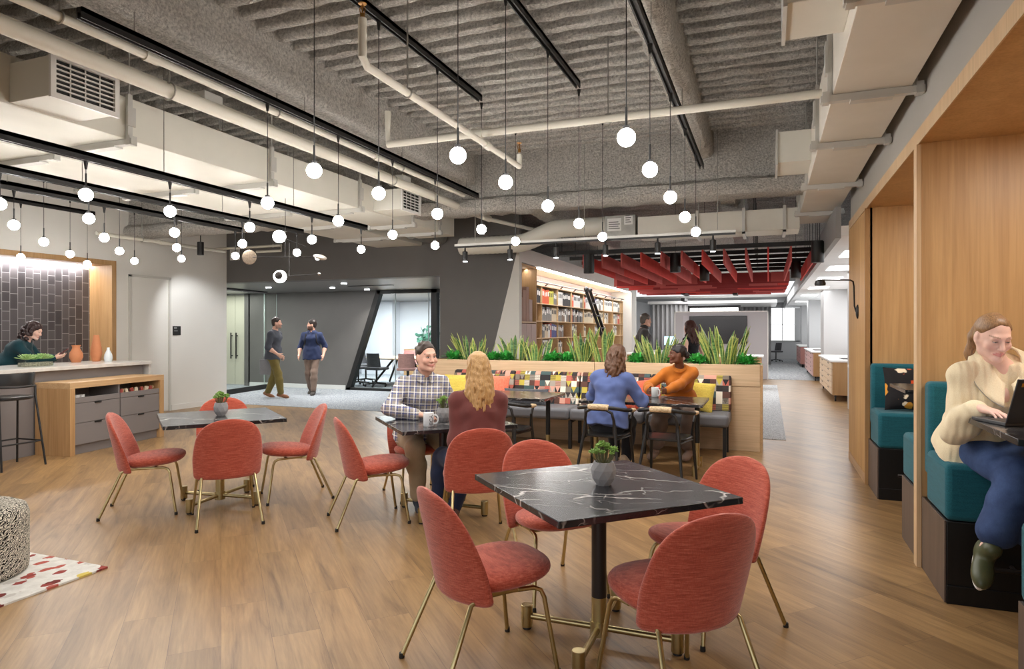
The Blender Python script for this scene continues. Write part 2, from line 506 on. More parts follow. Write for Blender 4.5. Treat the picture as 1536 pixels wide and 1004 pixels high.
# slanted black frame of the conference room
b = MB()
b.prism([(-9.83, 0), (-9.70, 0), (-8.80, 2.47), (-8.93, 2.47)], 13.84, 14.0, 'y')
b.box(-9.8, XR, 13.84, 14.0, 0, 0.07); b.box(-8.9, XR, 13.84, 14.0, 2.38, 2.47); b.box(-7.42, -7.27, 13.84, 14.0, 0, 2.47)
struct('window_1_frame', b, M['black_plastic'])
b = MB(); b.prism([(-9.70, 0.07), (-7.42, 0.07), (-7.42, 2.38), (-8.85, 2.38)], 13.91, 13.922, 'y'); b.box(-7.27, XR, 13.91, 13.922, 0.07, 2.38)
struct('window_1', b, M['glass'])
b = MB(); b.box(-8.44, -8.425, 13.90, 13.93, 0.07, 2.38); b.box(-7.53, -7.515, 13.90, 13.93, 0.07, 2.38); struct('window_1_joint', b, flat('glass_joint', S(176, 186, 190), 0.3))
# conference room shell
b = MB(); b.box(-13.9, -13.7, 14.3, 20, 0, 2.46); b.box(-13.7, -5.2, 19.6, 19.8, 0, 2.46); b.box(-5.45, -5.25, 14, 19.7, 0, 2.46)
b.box(-12.9, -11.7, 19.1, 19.6, 0, 2.46)
struct('wall_conference', b, flat('conference_wall_paint', S(222, 224, 230), 0.6))
# vestibule double doors and glass
t = thing('double_door', 'pair of tall cream doors with long black pull handles behind the glass vestibule', 'door', (-13.5, 14.0, 0))
cream = flat('cream_door_paint', S(206, 204, 186), 0.4)
for s_ in (-1, 1):
    b = MB(); b.box(0.006 if s_ > 0 else -0.40, 0.40 if s_ > 0 else -0.006, 0, 0.05, 0.02, 2.44)
    dd = b.build('door_leaf', cream, t, bevel=0.004)
    b = MB(); x = 0.09 * s_
    b.tube([(x, -0.06, 0.72), (x, -0.06, 1.42)], 0.017, 10)
    for z in (0.8, 1.34): b.tube([(x, 0.0, z), (x, -0.06, z)], 0.012, 8)
    b.build('pull_handle', M['black_metal'], dd)
tg = thing('glass_partition', 'frameless greenish glass partition on a black base beside the lobby doors', 'partition', (-11.7, 12.3, 0))
b = MB(); b.obox((0, 0, 1.27), (0.014, 2.2, 2.3), Matrix.Rotation(math.radians(9.5), 3, 'Z')); b.build('glass_pane', M['glass_green'], tg)
b = MB(); b.obox((0, 0, 0.06), (0.06, 2.2, 0.12), Matrix.Rotation(math.radians(9.5), 3, 'Z')); b.build('base_rail', M['black_plastic'], tg)
b = MB(); b.obox((0, 0, 2.44), (0.06, 2.2, 0.05), Matrix.Rotation(math.radians(9.5), 3, 'Z')); b.build('top_rail', M['black_plastic'], tg)
tg = thing('glass_door', 'narrow frameless glass door leaf at the end of the lobby partition', 'door', (-11.95, 13.6, 0))
b = MB(); b.obox((0, 0, 1.23), (0.014, 0.56, 2.4), Matrix.Rotation(math.radians(9.5), 3, 'Z')); b.build('glass_pane', M['glass_green'], tg)
b = MB(); b.obox((-0.04, .28, 1.23), (0.012, 0.012, 2.4)); b.obox((.05, -.28, 1.23), (0.012, 0.012, 2.4)); b.build('polished_edge', flat('glass_edge', S(190, 205, 200), 0.2), tg)
# lobby soffit lights and access panel
for i, (x, y) in enumerate([(-10.6, 12.0), (-9.3, 12.6), (-8.2, 11.5), (-11.9, 12.9), (-8.9, 13.4)]):
    b = MB(); b.lathe([(0.0, 0.0), (0.055, 0.0), (0.06, 0.012), (0.0, 0.012)], (x, y, 2.452), 16)
    single('downlight', b, M['lamp_face'], 'small round downlight set in the charcoal lobby soffit', 'light', 'lobby downlights')
b = MB(); b.box(-8.6, -7.5, 12.2, 12.32, 2.455, 2.466); single('ceiling_vent', b, M['black_plastic'], 'long black slot vent in the charcoal lobby soffit', 'vent')

# ---- bookcase wall x = -3.94
b = MB()
b.box(-4.9, -3.94, 10.62, 20.45, 2.665, 2.92)       # header
b.box(-4.9, -3.94, 20.42, 21.2, 0, 2.92)            # end pier
b.box(-5.0, -4.62, 10.62, 20.5, 0, 2.92)            # back
struct('wall_bookcase', b, M['white_paint'])

# ---- booth block front x = 0.89
XB = 0.89
b = MB(); b.box(XB + 0.01, XB + 0.3, -1.2, 8.62, 2.76, DECK); struct('wall_right_soffit', b, M['grey_wall'])
b = MB()
b.box(XB, XB + 1.7, -1.2, 7.2, 2.68, 2.76)                          # booth ceiling with pale edge
struct('ceiling_booth', b, M['booth_wood'])
b = MB(); b.box(XB - 0.008, XB, -1.2, 8.62, 2.672, 2.765); struct('trim_3', b, M['ply'])
b = MB(); b.box(2.3, 2.45, -1.2, 8.7, 0, 2.68); struct('wall_right_booth', b, M['booth_wood'])
for n_, (y0, y1) in (('near', (4.82, 4.90)), ('close', (2.44, 2.52))):
    b = MB(); b.box(XB + 0.008, 2.3, y0, y1, 0, 2.68); struct('wall_booth_' + n_, b, M['booth_wood'])
    b = MB(); b.box(XB - 0.014, XB + 0.012, y0 - 0.004, y1 + 0.004, 0, 2.672); struct('trim_booth_' + n_, b, M['ply'])
b = MB(); b.box(XB + 0.03, 2.3, 7.2, 8.6, 0, 2.68); struct('wall_booth_far', b, M['booth_wood'])
# vertical tambour slats on the end panel
b = MB()
b.box(XB, XB + 0.04, 7.24, 8.62, 0, 2.68)
y = 7.27
while y < 8.60:
    b.tube([(XB, y, 0.1), (XB, y, 2.66)], 0.012, 6); y += 0.028
struct('wall_tambour', b, M['booth_wood'])
b = MB(); b.box(XB - 0.014, XB + 0.05, 7.2, 7.235, 0, 2.68); struct('trim_5', b, M['walnut_v'])
b = MB(); b.box(XB - 0.012, XB, 7.24, 8.62, 0, 0.09); struct('baseboard_right', b, M['oak_hy'])

# ---- rear office: right window wall with piers, end wall, white tile ceiling
wp = flat('pale_grey_paint', S(198, 198, 199), 0.6)
b = MB(); b.box(2.1, 2.3, 8.7, 36.6, 0, 0.95); b.box(2.1, 2.3, 8.7, 36.6, 2.35, 2.62)
struct('wall_right', b, wp)
for i, y in enumerate((13.2, 19.9, 26.8, 32.6)):
    b = MB(); b.box(1.42, 2.3, y, y + 0.9 + 0.25 * i, 0, 2.62); struct('wall_pier_%d' % (i + 1), b, wp)
b = MB(); b.box(0.80, 4.2, 8.62, 37, 2.60, 2.72); struct('ceiling_right', b, flat('white_ceiling_tile', S(236), 0.7, 0, 0.2, 0.02, 3))
b = MB(); b.box(0.74, 0.80, 8.62, 37, 2.58, 2.95); struct('trim_6', b, flat('grey_fascia', S(150), 0.5))
b = MB(); b.box(-6.0, 0.74, 30.0, 37, 2.9, 3.0); struct('ceiling_far', b, flat('far_ceiling_paint', S(196), 0.7))
b = MB()
b.box(-6, -4.4, 36.4, 36.6, 0, 3); b.box(-4.4, 2.3, 36.4, 36.6, 0, 0.95); b.box(-4.4, 2.3, 36.4, 36.6, 2.62, 3.0)
b.box(-1.75, -0.1, 36.4, 36.6, 0.9, 2.65); b.box(1.25, 2.3, 36.4, 36.6, 0.9, 2.65); b.box(0.1, 0.16, 36.4, 36.6, .9, 2.65)
b.box(-6.2, -6, 21, 36.6, 0, 3)
struct('wall_far', b, wp)
b = MB(); b.box(-4.4, -1.75, 36.55, 36.56, 0.95, 2.62); b.box(-0.1, 1.25, 36.55, 36.56, 0.95, 2.62); struct('window_2', b, emit('daylit_window', (0.97, 0.99, 1, 1), 1.7))
b = MB(); b.box(-4.4, 1.3, 36.36, 36.42, 1.75, 1.79); b.box(-3.1, -3.05, 36.36, 36.42, 0.95, 2.62); b.box(0.66, 0.70, 36.36, 36.42, 0.95, 2.62); b.box(-4.4, -1.7, 36.34, 36.42, 0.92, 0.97); b.box(-0.1, 1.3, 36.34, 36.42, 0.92, 0.97)
struct('window_2_frame', b, M['white_lam'])
b = MB(); b.box(2.28, 2.29, 8.7, 36.5, 0.95, 2.35); struct('window_3', b, emit('daylit_side_window', (0.97, 0.99, 1, 1), 1.1))
# ================================================================ tracks and pendant globes
ROWX = [-0.68, -1.64, -2.63, -3.64, -4.66, -5.63, -6.64, -7.60, -8.50, -9.47]
ROWNAME = ['first', 'second', 'third', 'fourth', 'fifth', 'sixth', 'seventh', 'eighth', 'ninth', 'tenth']
TRZ = [3.30, 3.77, 3.77, 3.30, 2.77, 2.77, 2.85, 2.85, 2.85, 2.85]
TREND = [7.53, 5.92, 5.92, 8.1, 7.0, 7.0, 7.0, 7.0, 7.0, 7.0]
TRS = [0.6, 0.6, 0.6, 2.60, 0.5, 0.5, 0.5, 0.5, 0.5, 0.5]
trk = {}
for i, x in enumerate(ROWX):
    if i in (7, 8, 9):
        TRZ[i] = 3.25
    z = TRZ[i]
    t = thing('ceiling_track', 'black lengthwise lighting track with pendant globes, %s from the right' % ROWNAME[i], 'light track', (x, TRS[i], z), 0, 'black lighting tracks')
    b = MB(); L = TREND[i] - TRS[i]
    b.box(-0.022, -0.012, 0, L, -0.032, 0.032); b.box(0.012, 0.022, 0, L, -0.032, 0.032); b.box(-0.022, 0.022, 0, L, 0.004, 0.032)
    b.build('track_channel', M['black_metal'], t)
    top = 3.95 - z if not (i in (0, 3)) else (3.56 - z if i == 0 else 3.46 - z)
    y = 0.35
    while y < L:
        b = MB(); b.tube([(0, y, 0.03), (0, y, top)], 0.0035, 6); b.build('hanger_rod', M['galv'], t); y += 1.6
# far-left wall track (runs short above the kitchen)
GY = [3.38, 4.11, 5.02, 5.95, 6.89]
YN = ['nearest', 'second', 'middle', 'fourth', 'farthest']
present = {0: (0, 1, 2, 3, 4), 1: (0, 1, 2, 3, 4), 2: (0, 1, 2, 3, 4), 3: (1, 2, 3, 4), 4: (0, 1, 2, 3, 4), 5: (0, 1, 2, 3, 4), 6: (1, 2, 3, 4), 7: (2, 3, 4), 8: (3, 4), 9: (3, 4)}
gl0 = {}
GR = 0.047
for i in present:
    for j in present[i]:
        lab = 'glowing white pendant globe, %s one on the %s track from the right' % (YN[j], ROWNAME[i])
        t = thing('globe_pendant', lab, 'pendant light', (ROWX[i], GY[j], 2.49 - GR), 0, 'pendant globes on black tracks')
        key = round(TRZ[i], 2)
        if key not in gl0:
            b = MB(); b.ball((0, 0, GR), GR, 20, 14); g_ = b.mesh('globe', M['globe'], 80)
            b = MB(); b.tube([(0, 0, 2 * GR - 0.004), (0, 0, 2 * GR + 0.11)], 0.0065, 8); b.tube([(0, 0, 2 * GR - 0.003), (0, 0, 2 * GR + 0.012)], 0.018, 10); st_ = b.mesh('stem', M['black_metal'])
            h = TRZ[i] - 2.49 + GR - 0.034
            b = MB(); b.tube([(0, 0, 2 * GR + 0.1), (0, 0, h)], 0.0028, 5); c_ = b.mesh('cord', M['black_plastic'])
            b = MB(); b.tube([(0, 0, h - 0.06), (0, 0, h - 0.03), (0, 0, h)], [0.008, 0.012, 0.017], 10); a_ = b.mesh('track_adapter', M['black_metal'])
            gl0[key] = (g_, st_, c_, a_)
        for n_, me in zip(('globe', 'stem', 'cord', 'track_adapter'), gl0[key]): link(n_, me, t)
# rear cross track with six cylindrical spots
TY = 8.05; TZ = 2.64
t = thing('ceiling_track', 'pale grey lighting track crossing above the planter carrying black spotlights', 'light track', (-3.95, TY, TZ))
b = MB(); b.box(0, 3.6, -0.014, 0.014, -0.012, 0.018); b.build('track_channel', M['bracket'], t)
b = MB(); b.box(0, 3.6, -0.013, 0.013, -0.035, -0.012); b.build('track_slot', M['black_metal'], t)
for x in (0.3, 1.8, 3.4): b = MB(); b.tube([(x, 0, 0.03), (x, 0, 3.92 - TZ)], 0.004, 6); b.build('hanger_rod', M['galv'], t)
SN = ['leftmost', 'second from the left', 'third from the left', 'fourth from the left', 'fifth from the left', 'rightmost']
SPX = [-3.80, -3.15, -2.52, -1.88, -1.24, -0.60]
for i, x in enumerate(SPX):
    t = thing('track_spotlight', 'black cylindrical track spotlight, %s of the six on the rear track' % SN[i], 'spotlight', (x, TY, TZ - 0.22), 0, 'spotlights on the rear track')
    b = MB(); b.lathe([(0.03, 0.0), (0.036, 0.004), (0.036, 0.13), (0.012, 0.14), (0.010, 0.19)], n=16); b.build('lamp_body', M['black_metal'], t)
    b = MB(); b.lathe([(0.0, -0.004), (0.029, -0.004), (0.029, 0.002), (0.0, 0.002)], n=16); b.build('lamp_lens', M['lamp_face'], t)
# black cylinder pendants (three near the baffles, one by the lobby wall)
for lab, (x, y, z), top in (('black cylinder pendant hanging by the white wall left of the lobby', (-9.22, 8.76, 2.80), 3.7),):
    t = thing('cylinder_pendant', lab, 'pendant light', (x, y, z))
    b = MB(); b.lathe([(0.0, 0), (0.052, 0), (0.055, 0.004), (0.055, 0.23), (0.0, 0.235)], n=20); b.build('lamp_body', M['black_metal'], t)
    b = MB(); b.tube([(0, 0, 0.23), (0, 0, top - z)], 0.008, 6); b.build('stem', M['black_metal'], t)
# ceiling speakers: black cylinders among the red slats
for lab, (x, y, z) in (('black cylinder speaker hanging at the left end of the red slats', (-2.66, 10.25, 2.40)), ('black cylinder speaker hanging in front of the red slats, left of their middle', (-1.41, 11.0, 2.44)),
                       ('lower black cylinder speaker hanging under the red slats', (-1.09, 12.6, 2.40)), ('black cylinder speaker hanging at the right end of the red slats', (0.66, 10.35, 2.46)),
                       ('black cylinder speaker behind the right end of the red slats', (0.47, 13.0, 2.44))):
    t = thing('hanging_speaker', lab, 'speaker', (x, y, z))
    b = MB(); b.lathe([(0.0, 0), (0.082, 0), (0.085, 0.006), (0.085, 0.30), (0.0, 0.305)], n=20); b.build('body', M['black_plastic'], t)
    b = MB(); b.tube([(0, 0, 0.30), (0, 0, 3.9 - z)], 0.004, 6); b.build('cable', M['black_plastic'], t)

# ================================================================ red felt slats
M['red_felt'] = flat('dusty_red_felt', S(196, 100, 96), 0.9, 0, 0.1, 0.06, 4)
M['red_felt2'] = flat('bright_red_felt', S(212, 82, 76), 0.9, 0, 0.1, 0.06, 4)
M['red_felt3'] = flat('dark_red_felt', S(150, 62, 62), 0.9, 0, 0.1, 0.06, 4)
rnd = random.Random(11)
for k in range(6):
    b = MB(); y = 10.55 + k * 0.82
    if k: b.box(-3.3, 0.74, y - 0.025, y + 0.025, 2.735, 2.80)
    else: b.box(-3.3, 0.74, y - 0.025, y + 0.025, 2.735, 2.80)
    for x in (-3.2, -0.2, 0.7): b.tube([(x, y, 2.80), (x, y, 3.85)], 0.005, 6)
    single('slat_rail', b, M['black_metal'], 'black ceiling rail carrying the red slats, %s from the front' % ['first', 'second', 'third', 'fourth', 'fifth', 'sixth'][k], 'rail', 'black rails of the red slats')
ORD = ['leftmost', 'second', 'third', 'fourth', 'fifth', 'sixth', 'seventh', 'eighth', 'ninth', 'tenth', 'eleventh', 'rightmost']
for k in range(12):
    x = -2.82 + k * 0.3136
    t = thing('hanging_baffle', 'lengthwise red felt ceiling slat, %s in the front row of slats' % (ORD[k] + ('' if k in (0, 11) else ' from the left')), 'ceiling slat', (x, 10.5, 2.51), 0, 'lengthwise red slats')
    L = 4.3
    sp = rnd.choice([2.0, 2.4, 1.7])
    for (a, c, mt) in ((0, sp - 0.004, M['red_felt'] if k % 3 else M['red_felt2']), (sp + 0.004, L, M['red_felt2'] if k % 2 else M['red_felt'])):
        b = MB(); b.box(-0.012, 0.012, a, c, 0, 0.22); b.build('felt_panel', mt, t)
for k in range(14):
    y = 15.05 + k * 0.36
    t = thing('hanging_baffle', 'crosswise red felt ceiling slat, number %d counted back from the front of the red ceiling' % (k + 1), 'ceiling slat', (-1.2, y, 2.51), 0, 'crosswise red slats')
    x = -2.2 + rnd.uniform(0, .2); q = 0
    while x < 1.6 and q < 6:
        w = min(rnd.choice([0.9, 1.2, 0.6, 1.5]), 1.63 - x)
        b = MB(); b.box(x, x + w - 0.006, -0.012, 0.012, rnd.uniform(-.022, .022), 0.22); b.build('felt_panel', rnd.choice([M['red_felt'], M['red_felt3'], M['red_felt2'], M['red_felt3']]), t)
        x += w; q += 1

# ================================================================ ducts
def duct_thing(name, lab, x0, x1, y0, y1, z0, z1, seams, mat, hang=True, along='y'):
    t = thing(name, lab, 'air duct', ((x0 + x1) / 2, (y0 + y1) / 2, z0))
    cx, cy = (x0 + x1) / 2, (y0 + y1) / 2
    b = MB(); b.box(x0 - cx, x1 - cx, y0 - cy, y1 - cy, 0, z1 - z0); b.build('duct_body', mat, t, bevel=0.004)
    for s_ in seams:
        b = MB(); a, c, h = x0 - cx, x1 - cx, z1 - z0
        if along == 'y':
            y = s_ - cy
            b.box(a - 0.03, a - 0.002, y - 0.02, y + 0.02, -0.03, h + 0.02); b.box(c + 0.002, c + 0.03, y - 0.02, y + 0.02, -0.03, h + 0.02)
            b.box(a - 0.07, c + 0.07, y - 0.026, y + 0.026, -0.045, -0.003); b.box(a + 0.10, c - 0.10, y - 0.038, y + 0.038, -0.058, -0.045); b.box(a - .06, a - .02, y - .034, y + .034, -.052, .02); b.box(c + .02, c + .06, y - .034, y + .034, -.052, .02)
            b.box(a - 0.046, a - 0.03, y - 0.036, y + 0.036, h * .3, h * .75); b.box(c + 0.03, c + 0.046, y - 0.036, y + 0.036, h * .3, h * .75)
            if hang:
                for xx in (a - 0.016, c + 0.016): b.tube([(xx, y, h), (xx, y, 3.93 - z0)], 0.006, 6)
        else:
            x = s_ - cx; d0, d1 = y0 - cy, y1 - cy
            b.box(x - 0.02, x + 0.02, d0 - 0.03, d0 - 0.002, -0.03, h + 0.03); b.box(x - 0.02, x + 0.02, d1 + 0.002, d1 + 0.03, -0.03, h + 0.03)
            b.box(x - 0.02, x + 0.02, d0 - 0.03, d1 + 0.03, -0.034, -0.002)
            b.tube([(x, 0, h), (x, 0, 3.93 - z0)], 0.006, 6)
        b.build('hanger_bracket', M['bracket'], t)
    return t
tr_ = duct_thing('air_duct', 'big cream rectangular duct hanging beside the wooden booths', 0.385, 0.825, 0.6, 10.2, 3.0, 3.45, (3.3, 4.68, 5.85, 7.5, 9.2), M['duct_tan'])
for (y0, y1, lab) in ((3.55, 4.0, 0), (6.9, 7.5, 1)):
    b = MB(); b.box(-0.22 - 0.30, -0.22, y0 - 5.4, y1 - 5.4, 0.12, 0.42); b.build('branch_stub', M['offwhite'], tr_, bevel=0.004)
    b = MB(); b.box(-0.22 - 0.315, -0.22 - 0.295, y0 - 5.42, y1 - 5.38, 0.10, 0.44); b.build('end_cap', M['bracket'], tr_)
tl = duct_thing('air_duct', 'long cream duct at left with two side grilles, hanging above the black tracks', -5.35, -4.70, 0.6, 9.55, 3.0, 3.33, (3.75, 5.35, 6.9, 8.2, 9.0), M['offwhite'])
def grille(par, ox, oy, oz, x0, x1, y0, y1, z0, z1, rows, cols):
    b = MB(); b.box(x0 - ox, x1 - 0.032 - ox, y0 - oy, y1 - oy, z0 - oz, z1 - oz); bx_ = b.build('outlet_box', M['offwhite'], par, bevel=0.004)
    x = x1 - ox; f = 0.035
    b = MB(); A, B_, C, D = y0 - 0.015 - oy, y1 + 0.015 - oy, z0 - 0.015 - oz, z1 + 0.015 - oz
    b.box(x - 0.022, x, A, A + f, C + f, D - f); b.box(x - 0.022, x, B_ - f, B_, C + f, D - f); b.box(x - 0.022, x, A, B_, C, C + f); b.box(x - 0.022, x, A, B_, D - f, D)
    for i in range(1, rows): z = C + f + (D - C - 2 * f) * i / rows; b.box(x - 0.02, x - 0.006, A + f, B_ - f, z - 0.004, z + 0.004)
    for i in range(1, cols): y = A + f + (B_ - A - 2 * f) * i / cols; b.box(x - 0.02, x - 0.012, y - 0.003, y + 0.003, C + f, D - f)
    b.build('grille', M['white_lam'], bx_)
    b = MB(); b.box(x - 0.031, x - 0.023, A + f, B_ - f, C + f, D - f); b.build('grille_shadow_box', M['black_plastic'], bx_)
grille(tl, -5.025, 5.075, 3.0, -4.699, -4.27, 2.88, 3.33, 3.01, 3.27, 7, 4)
grille(tl, -5.025, 5.075, 3.0, -4.699, -4.27, 7.22, 7.68, 3.02, 3.28, 6, 4)
duct_thing('air_duct', 'wide flat cream duct at left, second one, ending at the charcoal wall', -6.75, -5.80, 0.6, 10.49, 3.02, 3.26, (2.4, 3.9, 5.4, 6.9, 8.0, 9.3), M['offwhite'])
duct_thing('air_duct', 'flat white duct farthest left above the kitchen counter', -8.4, -7.2, 0.6, 8.0, 3.36, 3.56, (2.4, 4.2, 6.0, 7.4), M['offwhite'])
duct_thing('air_duct', 'cream rectangular duct crossing the rear above the red slats', -1.7, 0.38, 9.25, 9.75, 2.80, 3.08, (-0.9, -0.3, 0.2), M['offwhite'], along='x')
# air handling unit with notices
t = thing('air_valve_box', 'grey metal air valve box with paper notices at the end of the rear duct', 'air unit', (-1.95, 9.5, 2.82))
b = MB(); b.box(-0.22, 0.22, -0.26, 0.24, 0, 0.30); b.build('casing', M['galv'], t, bevel=0.004)
for (x0, x1, z0, z1) in ((-0.18, 0.02, 0.08, 0.26), (0.06, 0.18, 0.16, 0.28)):
    b = MB(); b.box(x0, x1, -0.264, -0.26, z0, z1); pn = b.build('paper_notice', M['white_lam'], t)
    b = MB()
    for q in range(4): b.box(x0 + 0.02, x1 - 0.02 - 0.02 * (q % 2), -0.2655, -0.264, z0 + 0.03 + q * 0.03, z0 + 0.042 + q * 0.03)
    b.build('printing', M['print'], pn)
# round flexible duct
t = thing('hanging_round_duct', 'round ribbed cream duct rising and bending at the rear ceiling', 'air duct', (-4.6, 9.6, 2.72))
b = MB(); pts = []
for i in range(60):
    u = i / 59; x = u * 2.45
    z = 0.12 + 0.20 * (0.5 - 0.5 * math.cos(PI * min(1, max(0, (u - 0.38) / 0.32))))
    pts.append((x, 0, z))
b.tube(pts, [0.135 + 0.004 * (i % 2) for i in range(60)], 20); b.build('duct_body', M['offwhite'], t)
t = thing('hanging_round_duct', 'short grey round duct end by the charcoal wall', 'air duct', (-5.25, 10.1, 3.0))
b = MB(); b.tube([(-0.3, -0.45, 0.14), (-0.3, -0.1, 0.14), (-0.2, 0.12, 0.14), (-0.15, 0.36, 0.14)], 0.13, 18); b.build('duct_body', M['galv'], t)

# ================================================================ pipes
M['pipe'] = flat('cream_painted_pipe', S(222, 219, 207), 0.45)
def pipe(name, lab, pts, r, fittings=(), hang=(), top=3.9, mat=None):
    p0 = pts[0]
    t = thing(name, lab, 'pipe', p0)
    L = [tuple(Vector(p) - Vector(p0)) for p in pts]
    b = MB(); b.tube(L, r, 12); b.build('pipe_run', mat or M['pipe'], t)
    for f_ in fittings:
        q = Vector(f_) - Vector(p0); d = (Vector(pts[-1]) - Vector(p0)).normalized() * 0.05
        b = MB(); b.tube([q - d, q + d], r * 1.35, 12); b.build('coupling', mat or M['pipe'], t)
    for h in hang:
        q = Vector(h) - Vector(p0)
        b = MB(); b.tube([q + Vector((0, 0, r)), (q.x, q.y, top - p0[2])], 0.006, 6)
        b.tube([q + Vector((math.cos(a) * r * 1.25, 0, math.sin(a) * r * 1.25)) for a in [2 * PI * i / 12 for i in range(12)]], 0.006, 6, closed=True)
        b.build('pipe_hanger', M['galv'], t)
    return t
pipe('water_pipe', 'slim cream pipe running close beside the left black track', [(-3.80, 0.6, 3.30), (-3.80, 8.0, 3.30)], 0.028, [(-3.8, 3.2, 3.3), (-3.8, 5.9, 3.3)], [(-3.8, 4.4, 3.3), (-3.8, 2.6, 3.3), (-3.8, 6.4, 3.3)], 3.48)
pipe('water_pipe', 'thick cream pipe running lengthwise left of the slim pipe', [(-3.98, 0.6, 3.2), (-3.98, 9.3, 3.2)], 0.05, (), [(-3.98, 3.5, 3.2), (-3.98, 6.5, 3.2)], 3.48)
tc = pipe('conduit', 'thin cream conduit with square junction boxes running above the thick pipe', [(-4.08, 0.6, 3.29), (-4.08, 9.3, 3.29)], 0.017, (), [(-4.08, 3.1, 3.29), (-4.08, 6.9, 3.29)])
for y in (3.95, 6.9):
    b = MB(); b.box(-0.06, 0.06, y - 0.6 - 0.09, y - 0.6 + 0.09, -0.05, 0.05); b.build('junction_box', M['bracket'], tc, bevel=0.004)
pipe('sprinkler_pipe', 'long cream sprinkler pipe crossing the room from left to right under the deck', [(-3.25, 5.23, 3.5), (-3.25, 5.23, 3.2), (0.36, 5.23, 3.2)], 0.032, [(-2.35, 5.23, 3.2)], [(-1.2, 5.23, 3.2)])
ts = pipe('sprinkler_pipe', 'lengthwise cream sprinkler pipe with an upright brass head at its near end', [(-2.27, 3.37, 3.37), (-2.27, 3.37, 3.14), (-2.27, 3.42, 3.1), (-2.27, 6.05, 3.1), (-2.27, 6.05, 3.22)], 0.026, [(-2.27, 5.25, 3.1)], [(-2.27, 3.9, 3.1)])
for (y, z) in ((0, 0.0), (2.68, -0.13)):
    b = MB(); b.lathe([(0.014, 0.0), (0.014, 0.03), (0.006, 0.035), (0.006, 0.075), (0.0, 0.078)], (0, y, z), 10); b.tube([(-0.014, y, z + 0.03), (-0.02, y, z + 0.06), (0, y, z + 0.085), (0.02, y, z + 0.06), (0.014, y, z + 0.03)], 0.003, 6); b.lathe([(0.0, 0.086), (0.024, 0.086), (0.026, 0.09), (0, 0.092)], (0, y, z), 12)
    b.build('sprinkler_head', flat('sprinkler_brass', S(176, 130, 70), 0.35, 0.9), ts)
pipe('water_pipe', 'cream pipe crossing the rear ceiling behind the sprayed beam', [(-4.5, 8.75, 3.2), (-1.6, 8.75, 3.28), (0.35, 8.75, 3.36)], 0.03, [(-3.0, 8.75, 3.255)], ())
pipe('water_pipe', 'cream pipe continuing back through the rear ceiling left of the round duct', [(-3.8, 8.62, 3.1), (-3.4, 10.3, 3.1), (-2.6, 10.35, 3.1)], 0.028)
pipe('water_pipe', 'white pipe along the top of the kitchen wall', [(-9.7, 7.2, 3.0), (-9.7, 9.8, 3.0)], 0.03, [(-9.7, 8.4, 3.0)], [(-9.7, 8.0, 3.0)])
pipe('water_pipe', 'cream pipe along the top of the charcoal wall above the lobby', [(-10.3, 10.2, 3.12), (-8.7, 10.2, 3.12), (-8.7, 10.2, 3.02), (-9.3, 10.2, 3.02)], 0.025, (), [(-9.6, 10.2, 3.12), (-8.9, 10.2, 3.12)], 3.93)
t = thing('wall_vent', 'white louvred vent high on the charcoal wall by the white corner', 'vent', (-10.12, 10.49, 2.92))
b = MB(); b.box(-.12, .12, -.012, .009, 0, .26); b.build('frame', M['white_lam'], t)
b = MB()
for i in range(9): b.box(-.10, .10, -.02, -.0125, .025 + i * .025, .037 + i * .025)
b.build('louvres', M['bracket'], t)
# more far ceiling services
b = MB(); b.box(-2.6, 0.5, 19.4, 19.8, 2.78, 2.95); single('air_duct', b, M['offwhite'], 'pale duct across the far office ceiling behind the red slats', 'air duct')
for i, (x, y, w) in enumerate([(-2.2, 18.3, 1.0), (-0.9, 18.9, 0.7), (-2.7, 22.5, 0.9)]):
    b = MB(); b.box(x, x + 0.12, y, y + w, 2.46, 2.56); single('linear_pendant', b, M['black_metal'], 'dark linear office light hanging behind the red slats, %s' % ['left one', 'middle one', 'far one'][i], 'office light')
# recessed panels in white ceiling
for i, y in enumerate((10.2, 12.6, 15.2, 18.5, 22.5, 27.5)):
    b = MB(); b.box(1.0, 1.45, y, y + 0.9, 2.592, 2.602); single('ceiling_light', b, M['panel_light'], 'flat recessed light panel in the white ceiling over the drawer carts, number %d going back' % (i + 1), 'ceiling light', 'recessed panels')
t = thing('air_diffuser', 'round white ceiling diffuser under the rear deck left of the cream duct', 'vent', (-1.05, 8.95, 3.45))
b = MB(); b.lathe([(0.0, 0.0), (0.2, 0.0), (0.24, 0.03), (0.1, 0.06), (0.08, 0.40), (0.0, 0.40)], n=24); b.build('disc', M['white_lam'], t)

# ================================================================ mobile lamp near the lobby
t = thing('mobile_lamp', 'black wire mobile lamp with opal globes and discs before the charcoal wall', 'lamp', (-5.17, 6.04, 2.05))
def blob(n_, f_, mt): b = MB(); f_(b); b.build(n_, mt, t)
def dv(px, py, d): 
    r = (px - CX) * d / FPX
    return Vector((-d * SY + r * CYW + 5.17, d * CYW + r * SY - 6.04, EYE + (CY - py) * d / FPX - 2.05))
A = dv(419, 355, 7.5); B2 = dv(420, 415, 7.5); C2 = dv(374, 386, 7.6); D2 = dv(480, 386, 7.4); E2 = dv(479, 411, 7.3)
glb = emit('mobile_globe_light', (1, .97, .92, 1), 14.0)
blob('globe', lambda b: b.ball(A, 0.072, 18, 12), glb)
blob('globe', lambda b: b.ball(B2, 0.072, 18, 12), glb)
blob('wooden_disc', lambda b: b.ball(C2, (0.085, 0.014, 0.085), 24, 10, Matrix.Rotation(YAW, 3, 'Z')), flat('speckled_disc', S(122, 108, 94), 0.8, 0, .2, 0.25, 60))
blob('metal_dish', lambda b: b.ball(D2, (0.075, 0.075, 0.03), 22, 10, Matrix.Rotation(0.25, 3, 'Y')), flat('dish_paint', S(196, 190, 182), 0.4))
